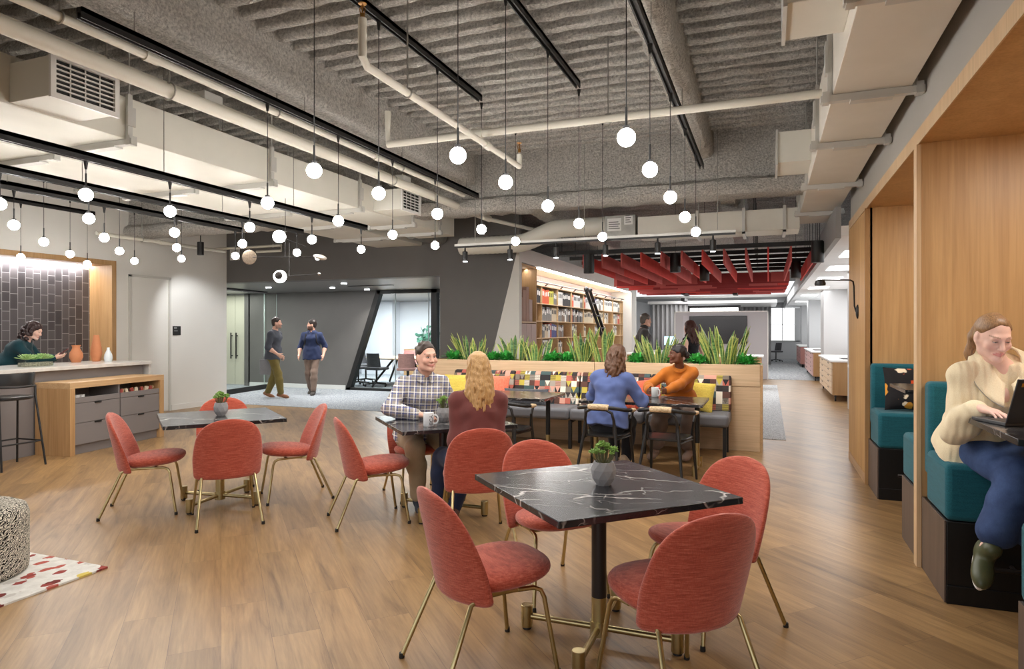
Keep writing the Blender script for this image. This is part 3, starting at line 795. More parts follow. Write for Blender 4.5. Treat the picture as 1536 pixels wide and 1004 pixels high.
blob('dish_bulb', lambda b: b.ball(D2 + Vector((-.01, -.03, -.01)), 0.028, 12, 8), glb)
blob('counter_disc', lambda b: b.ball(B2 + Vector((0.045, -0.075, 0.005)), (0.045, 0.01, 0.045), 20, 8, Matrix.Rotation(YAW, 3, 'Z')), M['bronze_metal'])
blob('counterweight', lambda b: b.ball(E2, 0.018, 10, 8), M['chrome'])
blob('arm', lambda b: b.tube([C2, D2], 0.004, 6), M['black_metal'])
blob('arm', lambda b: b.tube([B2, E2], 0.004, 6), M['black_metal'])
blob('arm', lambda b: b.tube([A, A + Vector((0.32, 0.05, -0.12))], 0.004, 6), M['black_metal'])
hub = dv(434, 400, 7.5)
blob('stem', lambda b: (b.tube([dv(434, 414, 7.5), dv(434, 365, 7.5)], 0.004, 6), b.tube([dv(428, 387, 7.5), dv(428, 350, 7.5), (dv(428, 350, 7.5).x, dv(428, 350, 7.5).y, 0.945)], 0.003, 6)), M['black_metal'])
# ================================================================ coral dining chairs
def m_coral():
    k = N('coral_woven_fabric'); k.set(0.85, 0, 0.15); k.b.inputs['Sheen Weight'].default_value = 0.35
    k.b.inputs['Sheen Roughness'].default_value = 0.5
    a = k.noise(k.coord((7, 26, 150)), 1.6, 3, 0.65)
    b = k.noise(k.coord((150, 150, 30)), 1.6, 2, 0.6)
    base = k.ramp(a, [(0.28, S(150, 62, 44)), (0.5, S(182, 84, 64)), (0.74, S(204, 112, 88))])
    k.col(k.mix(base, k.ramp(b, [(0.3, (0.80, 0.76, 0.76, 1)), (0.65, (1.06, 1.06, 1.06, 1))]), 0.8, 'MULTIPLY'))
    k.bump(k.noise(k.coord((120, 120, 220)), 2.0, 2, 0.6), 0.45, 0.003)
    return k.mat
M['coral'] = m_coral()
def sgn(x): return -1 if x < 0 else 1
def coral_chair(label, loc, rz, group):
    # local: faces +y
    t = thing('dining_chair', label, 'chair', loc, rz, group)
    # backrest: curved upholstered shell, rounded top, tapering upwards
    b = MB(); z0, z1 = 0.352, 0.822; rings = []; NR = 26; NS = 40
    def hw(u):
        base = 0.240 + 0.012 * math.sin(PI * min(1, u * 1.3)) - 0.030 * max(0, u - 0.35)
        if u > 0.58: q = (u - 0.58) / 0.42; base *= max(0.0, 1 - q ** 2.9) ** 0.46 * 1.0
        if u < 0.06: base *= 0.90 + 0.10 * (1 - (1 - u / 0.06) ** 2) ** 0.5
        return base
    us = [0, 0.012, 0.03, 0.06, 0.1] + [0.1 + 0.48 * i / 10 for i in range(1, 11)] + [0.58 + 0.42 * math.sin(PI / 2 * i / 13) for i in range(1, 14)]
    for u in us:
        w = max(hw(u), 0.012); z = z0 + (z1 - z0) * u
        th = 0.033 * (1 - 0.35 * u)
        if u < 0.05: th *= (1 - (1 - u / 0.05) ** 2 * 0.6) ** 0.5
        if u > 0.90: th *= max(0.12, 1 - ((u - 0.90) / 0.10) ** 2) ** 0.5
        yc = -0.155 - 0.105 * u
        cv = 1.75 - 0.9 * u
        ring = []
        for j in range(NS):
            a = 2 * PI * j / NS; ca, sa = math.cos(a), math.sin(a)
            x = w * sgn(ca) * abs(ca) ** 0.75
            y = th * sgn(sa) * abs(sa) ** 0.8
            ring.append((x, yc + y + cv * x * x * (1 if sa > 0 else 0.92), z))
        rings.append(ring)
    b.loft(rings); b.build('backrest', M['coral'], t, angle=70)
    # seat cushion
    b = MB()
    def SEAT(nu=40, nv=18):
        rings = []
        for i in range(nv + 1):
            ph = -PI / 2 + PI * i / nv; cz = math.sin(ph); cr = max(0.004, math.cos(ph)) ** 0.62
            ring = []
            for j in range(nu):
                a = 2 * PI * j / nu; ca, sa = math.cos(a), math.sin(a)
                x = 0.232 * sgn(ca) * abs(ca) ** 0.72 * cr; y = 0.232 * sgn(sa) * abs(sa) ** 0.76 * cr
                if y < 0: x *= 1 - 0.10 * (-y / 0.232)
                z = 0.432 + 0.05 * sgn(cz) * abs(cz) ** 0.85 + 0.018 * (y / 0.232)
                ring.append((x, y + 0.075, z))
            rings.append(ring)
        return rings
    b.loft(SEAT()); b.build('seat', M['coral'], t, angle=80)
    # brass legs and under-frame
    for sx in (-1, 1):
        b = MB(); b.tube([(sx * 0.17, 0.10, 0.378), (sx * 0.182, 0.17, 0.378), (sx * 0.192, 0.20, 0.366), (sx * 0.198, 0.214, 0.335), (sx * 0.232, 0.262, 0.012)], 0.0105, 10); l_ = b.build('leg', M['brass'], t, angle=60)
        b = MB(); b.lathe([(0.0, 0), (0.0125, 0), (0.0135, 0.004), (0.012, 0.024), (0.0, 0.024)], (sx * 0.233, 0.264, 0.0), 10); b.build('foot_cap', M['black_plastic'], l_)
        b = MB(); b.tube([(sx * 0.17, -0.03, 0.378), (sx * 0.182, -0.10, 0.376), (sx * 0.190, -0.135, 0.360), (sx * 0.232, -0.283, 0.012)], 0.0105, 10); l_ = b.build('leg', M['brass'], t, angle=60)
        b = MB(); b.lathe([(0.0, 0), (0.0125, 0), (0.0135, 0.004), (0.012, 0.024), (0.0, 0.024)], (sx * 0.233, -0.285, 0.0), 10); b.build('foot_cap', M['black_plastic'], l_)
    b = MB(); b.tube([(-0.17, -0.03, 0.378), (-0.17, 0.10, 0.378), (0.17, 0.10, 0.378), (0.17, -0.03, 0.378)], 0.0105, 8, closed=True); b.build('seat_frame', M['brass'], t)
    return t
D2R = math.radians
chairs = [
 ('coral chair at the near left side of the front marble table, side-on', (-1.20, 2.70), 50),
 ('coral chair seen from behind at the near right side of the front table', (-0.335, 2.735), 133),
 ('coral chair facing the camera at the far left side of the front marble table', (-1.18, 3.66), 315),
 ('coral chair at the far right side of the front marble table, near the booths', (-0.28, 3.545), 228),
 ('coral chair at the left marble table, turned sideways nearest the drawer cabinet', (-4.83, 4.01), 41),
 ('coral chair at the left marble table with its back squarely to the camera', (-4.00, 4.06), 140),
 ('coral chair at the left marble table, on the lobby side facing left', (-3.97, 4.84), 228),
 ('coral chair behind the left marble table, mostly hidden by the tabletop', (-4.93, 4.98), 318),
 ('empty coral chair at the middle table, side-on beside the plaid-shirted man', (-2.94, 4.46), 44),
 ('coral chair the man in the plaid shirt is sitting on', (-2.98, 5.30), 318),
 ('coral chair the blonde woman in maroon is sitting on', (-1.975, 4.38), 124)]
c0 = None
for lab, (x, y), a in chairs:
    if c0 is None: c0 = coral_chair(lab, (x, y, 0), D2R(a - 90), 'coral dining chairs')
    else: dup(c0, (x, y, 0), D2R(a - 90), lab)

# ================================================================ marble tables
def m_marble(name, dark, mid, rough=0.2):
    k = N(name); k.set(rough, 0, 0.5)
    co = k.coord((1, 1, 1), (0, 0, 0.6))
    wv = k.n('ShaderNodeVectorMath', _operation='ADD')
    ns = k.n('ShaderNodeTexNoise', Scale=2.2, Detail=4.0, Roughness=0.6); k.l(co, ns.inputs['Vector'])
    sc = k.n('ShaderNodeVectorMath', _operation='SCALE'); sc.inputs['Scale'].default_value = 0.30
    k.l(ns.outputs['Color'], sc.inputs[0]); k.l(co, wv.inputs[0]); k.l(sc.outputs[0], wv.inputs[1])
    def vein(scale, width, sx):
        mp = k.n('ShaderNodeMapping'); mp.inputs['Scale'].default_value = (sx, 1, 1); mp.inputs['Rotation'].default_value = (0, 0, 0.5); k.l(wv.outputs[0], mp.inputs[0])
        v = k.n('ShaderNodeTexVoronoi', Scale=scale, _feature='DISTANCE_TO_EDGE'); k.l(mp.outputs[0], v.inputs['Vector'])
        return k.ramp(v.outputs['Distance'], [(0.0, (1, 1, 1, 1)), (width, (0, 0, 0, 1))])
    br = k.ramp(k.noise(co, 4.0, 3, 0.6), [(0.38, (0, 0, 0, 1)), (0.58, (1, 1, 1, 1))])
    v1 = k.mix(vein(3.4, 0.020, 0.28), br, 1.0, 'MULTIPLY')
    v2 = k.mix(vein(8.0, 0.018, 0.3), k.ramp(k.noise(co, 9.0, 2, 0.5), [(0.46, (0, 0, 0, 1)), (0.62, (.7, .7, .7, 1))]), 1.0, 'MULTIPLY')
    base = k.ramp(k.noise(co, 5.0, 5, 0.6), [(0.3, dark), (0.75, mid)])
    c = k.mix(base, S(206, 200, 194), v1); c = k.mix(c, S(190, 184, 178), v2)
    k.col(c)
    return k.mat
M['marble'] = m_marble('black_veined_marble', S(22, 22, 24), S(52, 52, 55))
def square_table(label, loc, rz):
    t = thing('cafe_table', label, 'table', loc, rz, 'square marble tables')
    b = MB(); b.box(-0.465, 0.465, -0.465, 0.465, 0.722, 0.752); b.build('tabletop', M['marble'], t, bevel=0.003)
    b = MB(); b.box(-0.16, 0.16, -0.16, 0.16, 0.712, 0.7215); b.build('top_plate', M['black_metal'], t)
    b = MB(); b.tube([(0, 0, 0.215), (0, 0, 0.712)], 0.036, 24); b.build('column', M['bronze_metal'], t)
    b = MB(); b.tube([(0, 0, 0.03), (0, 0, 0.215)], 0.0365, 24); b.tube([(0, 0, 0.03), (0, 0, 0.10)], 0.043, 24); b.build('column_sleeve', M['brass'], t)
    for i in range(4):
        a = PI / 4 + i * PI / 2; c, s_ = math.cos(a), math.sin(a)
        b = MB(); b.tube([(0.04 * c, 0.04 * s_, 0.066), (0.36 * c, 0.36 * s_, 0.066)], 0.0155, 12); ar = b.build('base_arm', M['brass'], t)
        b = MB(); b.lathe([(0.0, 0.013), (0.029, 0.013), (0.0295, 0.016), (0.0295, 0.118), (0.027, 0.121), (0.0, 0.121)], (0.37 * c, 0.37 * s_, 0), 18); b.build('foot', M['brass'], ar)
        b = MB(); b.lathe([(0.0, 0.0), (0.022, 0.0), (0.022, 0.013), (0.0, 0.013)], (0.37 * c, 0.37 * s_, 0), 12); b.build('glide', M['black_plastic'], ar)
    return t
tb0 = square_table('black veined marble cafe table in front, empty, ringed by four coral chairs', (-0.76, 3.12, 0), D2R(45))
dup(tb0, (-4.44, 4.43, 0), D2R(52), 'black veined marble cafe table at left, near the grey drawer cabinet')
dup(tb0, (-2.50, 4.88, 0), D2R(45), 'black veined marble cafe table where the plaid man and blonde woman sit')
TT = 0.752
# ---- two-post rectangular tables in front of the banquette
M['marble_slab'] = M['marble']
def long_table(label, loc, L, Wd, rz=0):
    t = thing('dining_table', label, 'table', loc, rz, 'rectangular marble tables')
    b = MB(); b.box(-L / 2, L / 2, -Wd / 2, Wd / 2, 0.717, 0.747); b.build('tabletop', M['marble'], t, bevel=0.003)
    b = MB(); b.box(-L / 2 + .08, L / 2 - .08, -0.04, 0.04, 0.70, 0.7165); b.build('under_frame', M['black_metal'], t)
    for s_ in (-1, 1):
        x = s_ * (L / 2 - 0.09)
        b = MB(); b.tube([(x, 0, 0.30), (x, 0, 0.70)], 0.026, 18); p = b.build('post', M['black_metal'], t)
        b = MB(); b.tube([(x, 0, 0.02), (x, 0, 0.30)], 0.0262, 18); b.build('post_sleeve', M['brass'], p)
        b = MB(); b.tube([(x, -0.26, 0.05), (x, 0.26, 0.05)], 0.016, 12); b.build('base_bar', M['brass'], p)
        for q in (-0.27, 0.27):
            b = MB(); b.lathe([(0.0, 0.0), (0.028, 0.0), (0.028, 0.11), (0.0, 0.112)], (x, q, 0), 16); b.build('foot', M['brass'], p)
    return t
long_table('rectangular marble table at right of the banquette, where the orange-sweater woman sits', (-1.25, 7.24, 0), 1.28, 0.80)
long_table('rectangular marble table behind the blonde woman, empty, at left of the banquette', (-2.92, 7.20, 0), 1.32, 0.80)

# ---- black armchairs with woven wrap
M['cane'] = fabric('woven_cane_wrap', S(226, 206, 172), S(176, 148, 108), 40, 0.7, (1, 1, 3), 0.5, 0)
M['black_ash'] = flat('black_stained_ash', S(30, 29, 29), 0.38, 0, 0.5, 0.1, 20)
def black_chair(label, loc, rz):
    t = thing('armchair', label, 'chair', loc, rz, 'black armchairs at the banquette tables')
    b = MB()
    rings = []
    for z, sc in ((0.425, 0.94), (0.432, 1.0), (0.448, 1.0), (0.456, 0.96)):
        ring = []
        for j in range(32):
            a = 2 * PI * j / 32; ca, sa = math.cos(a), math.sin(a)
            ring.append((0.225 * sc * sgn(ca) * abs(ca) ** .55, 0.215 * sc * sgn(sa) * abs(sa) ** .55 + .01, z - (0.012 if z > .45 and abs(ca) < .6 else 0)))
        rings.append(ring)
    b.loft(rings); b.build('seat', M['black_ash'], t, angle=50)
    arc = [(0.275 * math.sin(a), -0.02 - 0.215 * math.cos(a) if abs(a) < 1.57 else 0, 0) for a in [(-1.5 + 3.0 * i / 24) for i in range(25)]]
    rail = [(x, y, 0.715 + 0.02 * math.cos(i / 24 * 2 * PI - PI)) for i, (x, y, _) in enumerate(arc)]
    b = MB(); b.tube(rail, 0.019, 12); b.build('top_rail', M['black_ash'], t)
    for e, s_ in ((0, -1), (24, 1)):
        p = Vector(rail[e]); b = MB(); b.tube([p, p + Vector((0.0, 0.05, -.004)), p + Vector((-0.006 * s_, 0.15, -.012))], [0.0195, 0.023, 0.017], 12); b.build('arm_tip', M['cream_wood'], t)
    b = MB(); b.tube(rail[9:16], [0.029] * 7, 12, flat=1.0); b.build('woven_wrap', M['cane'], t)
    # inner loop
    b = MB(); b.tube([(-0.145, -0.175, 0.445), (-0.15, -0.20, 0.60), (-0.135, -0.215, 0.675), (-0.08, -0.225, 0.705), (0.08, -0.225, 0.705), (0.135, -0.215, 0.675), (0.15, -0.20, 0.60), (0.145, -0.175, 0.445)], 0.0145, 10); b.build('back_loop', M['black_ash'], t)
    for s_ in (-1, 1):
        b = MB(); b.tube([(s_ * 0.262, 0.10, 0.70), (s_ * 0.245, 0.06, 0.60), (s_ * 0.215, 0.13, 0.47), (s_ * 0.212, 0.165, 0.40), (s_ * 0.235, 0.215, 0.0)], [0.014, 0.015, 0.018, 0.018, 0.012], 10); b.build('leg', M['black_ash'], t)
        b = MB(); b.tube([(s_ * 0.150, -0.19, 0.60), (s_ * 0.165, -0.195, 0.46), (s_ * 0.225, -0.285, 0.0)], [0.012, 0.018, 0.012], 10); b.build('leg', M['black_ash'], t)
        b = MB(); b.tube([(s_ * 0.212, 0.16, 0.41), (s_ * 0.17, -0.19, 0.41)], 0.011, 8); b.build('side_rail', M['black_ash'], t)
    return t
ac0 = black_chair('black armchair with woven wrap, carrying the woman in the blue shirt', (-1.55, 6.66, 0), D2R(-6))
dup(ac0, (-0.93, 6.66, 0), D2R(-8), 'empty black armchair with woven wrap, opposite the orange-sweater woman')
dup(ac0, (-2.62, 6.64, 0), D2R(-4), 'black armchair with woven wrap, right one at the left banquette table')
dup(ac0, (-3.36, 6.64, 0), D2R(4), 'black armchair with woven wrap, left one, largely behind the blonde woman')

# ================================================================ planter, banquette, pillows
def PB(x0, x1, y0, y1, z0, z1): b = MB(); b.box(x0, x1, y0, y1, z0, z1); return b
t = thing('planter_box', 'long pale oak planter box full of green plants behind the banquette', 'planter', (-2.34, 8.9, 0))
def pl(n_, x0, x1, y0, y1, z0, z1, mt, bv=0.003): b = MB(); b.box(x0 + 2.34, x1 + 2.34, y0 - 8.9, y1 - 8.9, z0, z1); return b.build(n_, mt, t, bevel=bv)
pl('front_panel', -4.60, -2.17, 8.64, 8.67, 0.80, 1.07, M['oak_h']); pl('front_panel', -2.165, -0.09, 8.64, 8.67, 0.80, 1.07, M['oak_h'])
pl('lower_panel', -4.60, -2.17, 8.645, 8.67, 0.0, 0.795, M['oak_h']); pl('lower_panel', -2.165, -0.09, 8.645, 8.67, 0.0, 0.795, M['oak_h'])
pl('end_panel', -0.09, -0.06, 8.645, 9.15, 0, 1.06, M['oak_hy']); pl('end_panel', -4.63, -4.60, 8.645, 9.15, 0, 1.07, M['oak_hy']); pl('back_panel', -4.6, -0.09, 9.12, 9.15, 0, 1.07, M['oak_h'])
pl('soil', -4.6, -0.09, 8.67, 9.12, 0.95, 1.0, flat('potting_soil', S(52, 40, 30), 0.95, 0, .1, 0.3, 40, 0.6, 60), None)
def m_patch():
    k = N('patchwork_upholstery'); k.set(0.85, 0, 0.2)
    co = k.coord((1, 1, 1))
    sx = k.n('ShaderNodeSeparateXYZ'); k.l(co, sx.inputs[0])
    u = k.math('MULTIPLY', sx.outputs[0], 13.5); v = k.math('MULTIPLY', sx.outputs[2], 13.5)
    # alternate squares split into triangles
    fu = k.math('FRACT', u); fv = k.math('FRACT', v)
    iu = k.math('FLOOR', u); iv = k.math('FLOOR', v)
    cb3 = k.n('ShaderNodeCombineXYZ'); k.l(iu, cb3.inputs[0]); k.l(iv, cb3.inputs[1]); cb3.inputs[2].default_value = 9.7
    wn3 = k.n('ShaderNodeTexWhiteNoise', _noise_dimensions='3D'); k.l(cb3.outputs[0], wn3.inputs['Vector'])
    tri = k.math('GREATER_THAN', k.math('ABSOLUTE', k.math('SUBTRACT', fu, 0.5)), k.math('MULTIPLY', fv, 0.5))
    sel = k.math('MULTIPLY', tri, k.math('GREATER_THAN', wn3.outputs['Value'], 0.72))
    cb = k.n('ShaderNodeCombineXYZ'); k.l(iu, cb.inputs[0]); k.l(iv, cb.inputs[1]); k.l(k.math('MULTIPLY', sel, 7.3), cb.inputs[2])
    wn = k.n('ShaderNodeTexWhiteNoise', _noise_dimensions='3D'); k.l(cb.outputs[0], wn.inputs['Vector'])
    cols = [S(58, 52, 52), S(178, 98, 84), S(224, 214, 198), S(122, 112, 100), S(184, 166, 74), S(70, 88, 88), S(206, 154, 136), S(92, 64, 56), S(160, 150, 138), S(48, 44, 46)]
    c = k.ramp(wn.outputs['Value'], [(i / len(cols), q) for i, q in enumerate(cols)], 'CONSTANT')
    # hatch lines on some squares
    ln = k.math('GREATER_THAN', k.math('FRACT', k.math('MULTIPLY', v, 6.0)), 0.6)
    wn2 = k.n('ShaderNodeTexWhiteNoise', _noise_dimensions='3D'); cb2 = k.n('ShaderNodeCombineXYZ'); k.l(iv, cb2.inputs[0]); k.l(iu, cb2.inputs[1]); cb2.inputs[2].default_value = 3.1; k.l(cb2.outputs[0], wn2.inputs['Vector'])
    k.col(k.mix(c, S(60, 56, 54), k.math('MULTIPLY', ln, k.math('GREATER_THAN', wn2.outputs['Value'], 0.68))))
    k.bump(k.noise(co, 220, 2), 0.25, 0.002)
    return k.mat
M['patch'] = m_patch()
M['grey_vinyl'] = flat('grey_bench_upholstery', S(108, 108, 112), 0.5, 0, 0.35, 0.04, 5)
t = thing('banquette_bench', 'long grey banquette bench with a multicoloured patchwork back against the planter', 'bench', (-2.3, 8.3, 0))
def cushion(x0, x1, y0, y1, z0, z1, r=0.05):
    b = MB(); b.box(x0, x1, y0, y1, z0, z1); return b
segs = [(-4.20, -3.27), (-3.265, -2.335), (-2.33, -1.40), (-1.395, -0.42)]
for x0, x1 in segs:
    b = cushion(x0 + 2.3, x1 + 2.3, 7.98 - 8.3, 8.62 - 8.3, 0.36, 0.51); o = b.build('seat_cushion', M['grey_vinyl'], t, bevel=0.045); o.modifiers['bevel'].segments = 4
    b = MB(); b.prism([(8.44 - 8.3, 0.50), (8.635 - 8.3, 0.50), (8.635 - 8.3, 0.90), (8.60 - 8.3, 0.935), (8.55 - 8.3, 0.925), (8.52 - 8.3, 0.88)], x0 + 2.303, x1 + 2.297, 'x'); o = b.build('back_cushion', M['patch'], t, bevel=0.018); o.modifiers['bevel'].segments = 3
for x in (-4.15, -3.27, -2.33, -1.40, -0.47):
    for y in (8.04, 8.5):
        b = MB(); b.box(x + 2.28, x + 2.32, y - 8.32, y - 8.28, 0, 0.355); b.build('leg', M['black_metal'], t)
    b = MB(); b.box(x + 2.285, x + 2.315, 8.06 - 8.3, 8.48 - 8.3, 0.325, 0.355); b.build('stretcher', M['black_metal'], t)
def pillow(label, c, w, h, th, mt, rot, name='throw_pillow', pinch=0.35):
    b = MB(); n = 18
    def P(sg):
        def f(u, v):
            x, z = 2 * u - 1, 2 * v - 1
            e = (1 - abs(x) ** 2.6) * (1 - abs(z) ** 2.6)
            k_ = 1 - 0.06 * (1 - x * x) * abs(z) ** 3; k2 = 1 - 0.06 * (1 - z * z) * abs(x) ** 3
            return (x * w / 2 * k2, sg * th / 2 * max(e, 0) ** 0.55, z * h / 2 * k_ + h / 2)
        return f
    b.grid(P(1), n, n); b.grid(P(-1), n, n)
    o = tag(b.build(name, mt, None, c, 0, 80), label, 'cushion')
    o.rotation_euler = rot
    return o
fy = fabric('yellow_fabric', S(226, 204, 98), S(206, 182, 76), 90); fc = fabric('coral_fur', S(236, 132, 104), S(212, 104, 78), 70, 0.95, (1, 1, .3), 0.9); fo = fabric('orange_coral_fabric', S(232, 106, 78), S(212, 88, 62), 90)
pillow('yellow square throw pillow at the left end of the banquette', (-4.02, 8.22, 0.515), 0.40, 0.38, 0.13, fy, (D2R(-16), 0, D2R(6)))
pillow('furry coral throw pillow leaning beside the blonde woman\'s head', (-3.46, 8.22, 0.515), 0.42, 0.38, 0.13, fc, (D2R(-16), 0, D2R(-4)))
pillow('charcoal shaggy lumbar pillow lying low on the banquette', (-2.98, 8.15, 0.515), 0.62, 0.22, 0.12, fabric('charcoal_fur', S(86, 88, 94), S(54, 56, 60), 80, 0.95, (1, 1, .5), 0.9), (D2R(-20), 0, D2R(4)))
pillow('orange-coral throw pillow between the two seated women', (-1.40, 8.20, 0.515), 0.42, 0.38, 0.13, fo, (D2R(-16), D2R(-8), D2R(4)))
pillow('mustard yellow throw pillow behind the orange-sweater woman', (-0.80, 8.24, 0.515), 0.36, 0.36, 0.12, fy, (D2R(-14), D2R(4), D2R(-8)))
pillow('red-orange cushion on the banquette seat under the right table', (-1.72, 8.16, 0.512), 0.40, 0.12, 0.30, fo, (0, 0, 0))

# ---- plants
def m_snake():
    k = N('variegated_leaf'); k.set(0.4, 0, 0.5)
    at_ = k.n('ShaderNodeVertexColor'); at_.layer_name = 'Col'
    ns = k.noise(k.coord((6, 6, 26)), 1.6, 3, 0.6)
    inner = k.ramp(ns, [(0.35, S(58, 104, 58)), (0.62, S(128, 170, 104))])
    k.col(k.mix(inner, S(226, 228, 130), at_.outputs['Color']))
    return k.mat
M['snake'] = m_snake()
def leaf_mesh(nm, base, L, wmax, lean, az, curl, seed, mat):
    """one upright sword leaf: folded strip with thickness; yellow margin stored per corner"""
    rnd = random.Random(seed); n = 10; vs = []; cols = []
    for i in range(n + 1):
        u = i / n; w = wmax * (0.55 + 0.9 * u - 0.35 * u * u) * (1 - max(0, (u - 0.62) / 0.38) ** 2.0 * 0.98)
        out = lean * u + curl * u * u; h = L * u * (1 - 0.12 * abs(lean) * u)
        tw = 0.5 * math.sin(seed + 2.4 * u)
        ca, sa = math.cos(az), math.sin(az); cb, sb = math.cos(az + PI / 2 + tw), math.sin(az + PI / 2 + tw)
        for q, (f_, dd) in enumerate(((-1, 0), (-0.62, 0.3), (0, 0.5), (0.62, 0.3), (1, 0))):
            x = base[0] + ca * out + cb * w * f_ - ca * dd * w * 0.7; y = base[1] + sa * out + sb * w * f_ - sa * dd * w * 0.7
            vs.append((x, y, base[2] + h)); cols.append(1.0 if abs(f_) == 1 else (0.55 if abs(f_) > .5 and seed % 3 == 0 else 0.0))
    return vs, cols, n
def snake_plant(label, c, nleaf, spread, hmin, hmax, seed):
    rnd = random.Random(seed)
    t = thing('snake_plant', label, 'plant', c, 0, 'snake plants in the planter')
    for i in range(nleaf):
        bx, by = rnd.uniform(-spread, spread), rnd.uniform(-0.09, 0.09)
        L = rnd.uniform(hmin, hmax); az = math.atan2(by * .5, bx) + rnd.uniform(-.7, .7)
        vs, cols, n = leaf_mesh('leaf', (bx, by, 0), L, rnd.uniform(0.026, 0.038), rnd.uniform(0.01, 0.10) + abs(bx) * .5, az, rnd.uniform(-0.02, 0.07), seed * 31 + i, None)
        fs = [(r * 5 + q, r * 5 + q + 1, (r + 1) * 5 + q + 1, (r + 1) * 5 + q) for r in range(n) for q in range(4)]
        me = bpy.data.meshes.new('leaf'); me.from_pydata(vs, [], fs); me.materials.append(M['snake'])
        ca = me.color_attributes.new('Col', 'FLOAT_COLOR', 'POINT')
        ca.data.foreach_set('color', [v for c_ in cols for v in (c_, c_, c_, 1)])
        me.polygons.foreach_set('use_smooth', [True] * len(fs))
        o = link('leaf', me, t); s_ = o.modifiers.new('thick', 'SOLIDIFY'); s_.thickness = 0.003
    return t
def onYpx(px, Y):
    u = (px - CX) / FPX; d = Y / (CYW + u * SY); return -d * SY + u * d * CYW
for lab, px, n_, sp, h0, h1, sd in (
    ('snake plant clump at the left end of the planter, against the charcoal wall', 713, 26, 0.20, 0.24, 0.47, 1),
    ('snake plant clump, second from left, against the white wall', 772, 20, 0.13, 0.24, 0.44, 2),
    ('snake plant clump, third from left, left of the open shelves', 806, 20, 0.12, 0.24, 0.40, 3),
    ('snake plant clump in front of the bookcase, left of the ladder', 873, 20, 0.10, 0.30, 0.56, 4),
    ('tall narrow snake plant clump just left of the library ladder foot', 905, 18, 0.11, 0.28, 0.54, 5),
    ('broad snake plant clump between the two standing far people', 990, 32, 0.20, 0.24, 0.46, 6),
    ('tallest snake plant clump, at the right end before the wall screen', 1085, 34, 0.20, 0.28, 0.60, 7)):
    snake_plant(lab, (onYpx(px, 8.90), 8.90, 1.0), n_, sp, h0, h1, sd)
M['fern'] = flat('bright_green_leaf', S(78, 178, 84), 0.45, 0, 0.4, 0.35, 18)
def bush(label, c, n, R, H, seed, mat, name='leafy_plant', lw=0.015, group=None, cat='plant', nm='leaf_tuft'):
    rnd = random.Random(seed); b = MB()
    for i in range(n):
        az = rnd.uniform(0, 2 * PI); el = rnd.uniform(0.1, 1.35); L = R * rnd.uniform(0.6, 1.1)
        p = Vector((rnd.uniform(-.3, .3) * R, rnd.uniform(-.3, .3) * R, rnd.uniform(0, .25) * H))
        d = Vector((math.cos(az) * math.cos(el), math.sin(az) * math.cos(el), math.sin(el) * H / R))
        s_ = Vector((-math.sin(az), math.cos(az), 0)) * lw
        q = [p, p + d * L * .4 + Vector((0, 0, .012)), p + d * L * .75 + Vector((0, 0, .008)), p + d * L]
        b.add([q[0], q[1] - s_, q[1] + s_, q[2] - s_ * .8, q[2] + s_ * .8, q[3] - Vector((0, 0, .012)), q[1] - Vector((0, 0, .004)), q[2] - Vector((0, 0, .004))],
              [(0, 1, 6), (0, 6, 2), (1, 3, 7, 6), (6, 7, 4, 2), (3, 5, 7), (7, 5, 4)])
    o = b.build(name, mat, None, c, 0, 60)
    return tag(o, label, cat, group)
for lab, px, R in (('bright green leafy plant at the far left end of the planter', 683, 0.16), ('bright green leafy plant under the slanted white wall edge, left half', 742, 0.15), ('bright green leafy plant under the slanted white wall edge, right half', 760, 0.13),
                   ('bright green leafy plant left of the bookcase snake plants', 830, 0.15), ('bright green leafy plant right beside the bookcase snake plants', 852, 0.14), ('bright green leafy plant just right of the blue-shirt woman\'s head', 955, 0.14),
                   ('bright green leafy plant just right of the orange-sweater woman\'s head', 1048, 0.15), ('bright green leafy plant at the far right end of the planter', 1120, 0.17), ('small bright green plant behind the orange-sweater woman', 1012, 0.12)):
    bush(lab, (onYpx(px, 8.84), 8.80, 1.045), 240, R * 1.1, 0.15, int(px), M['fern'], group='leafy plants in the planter')

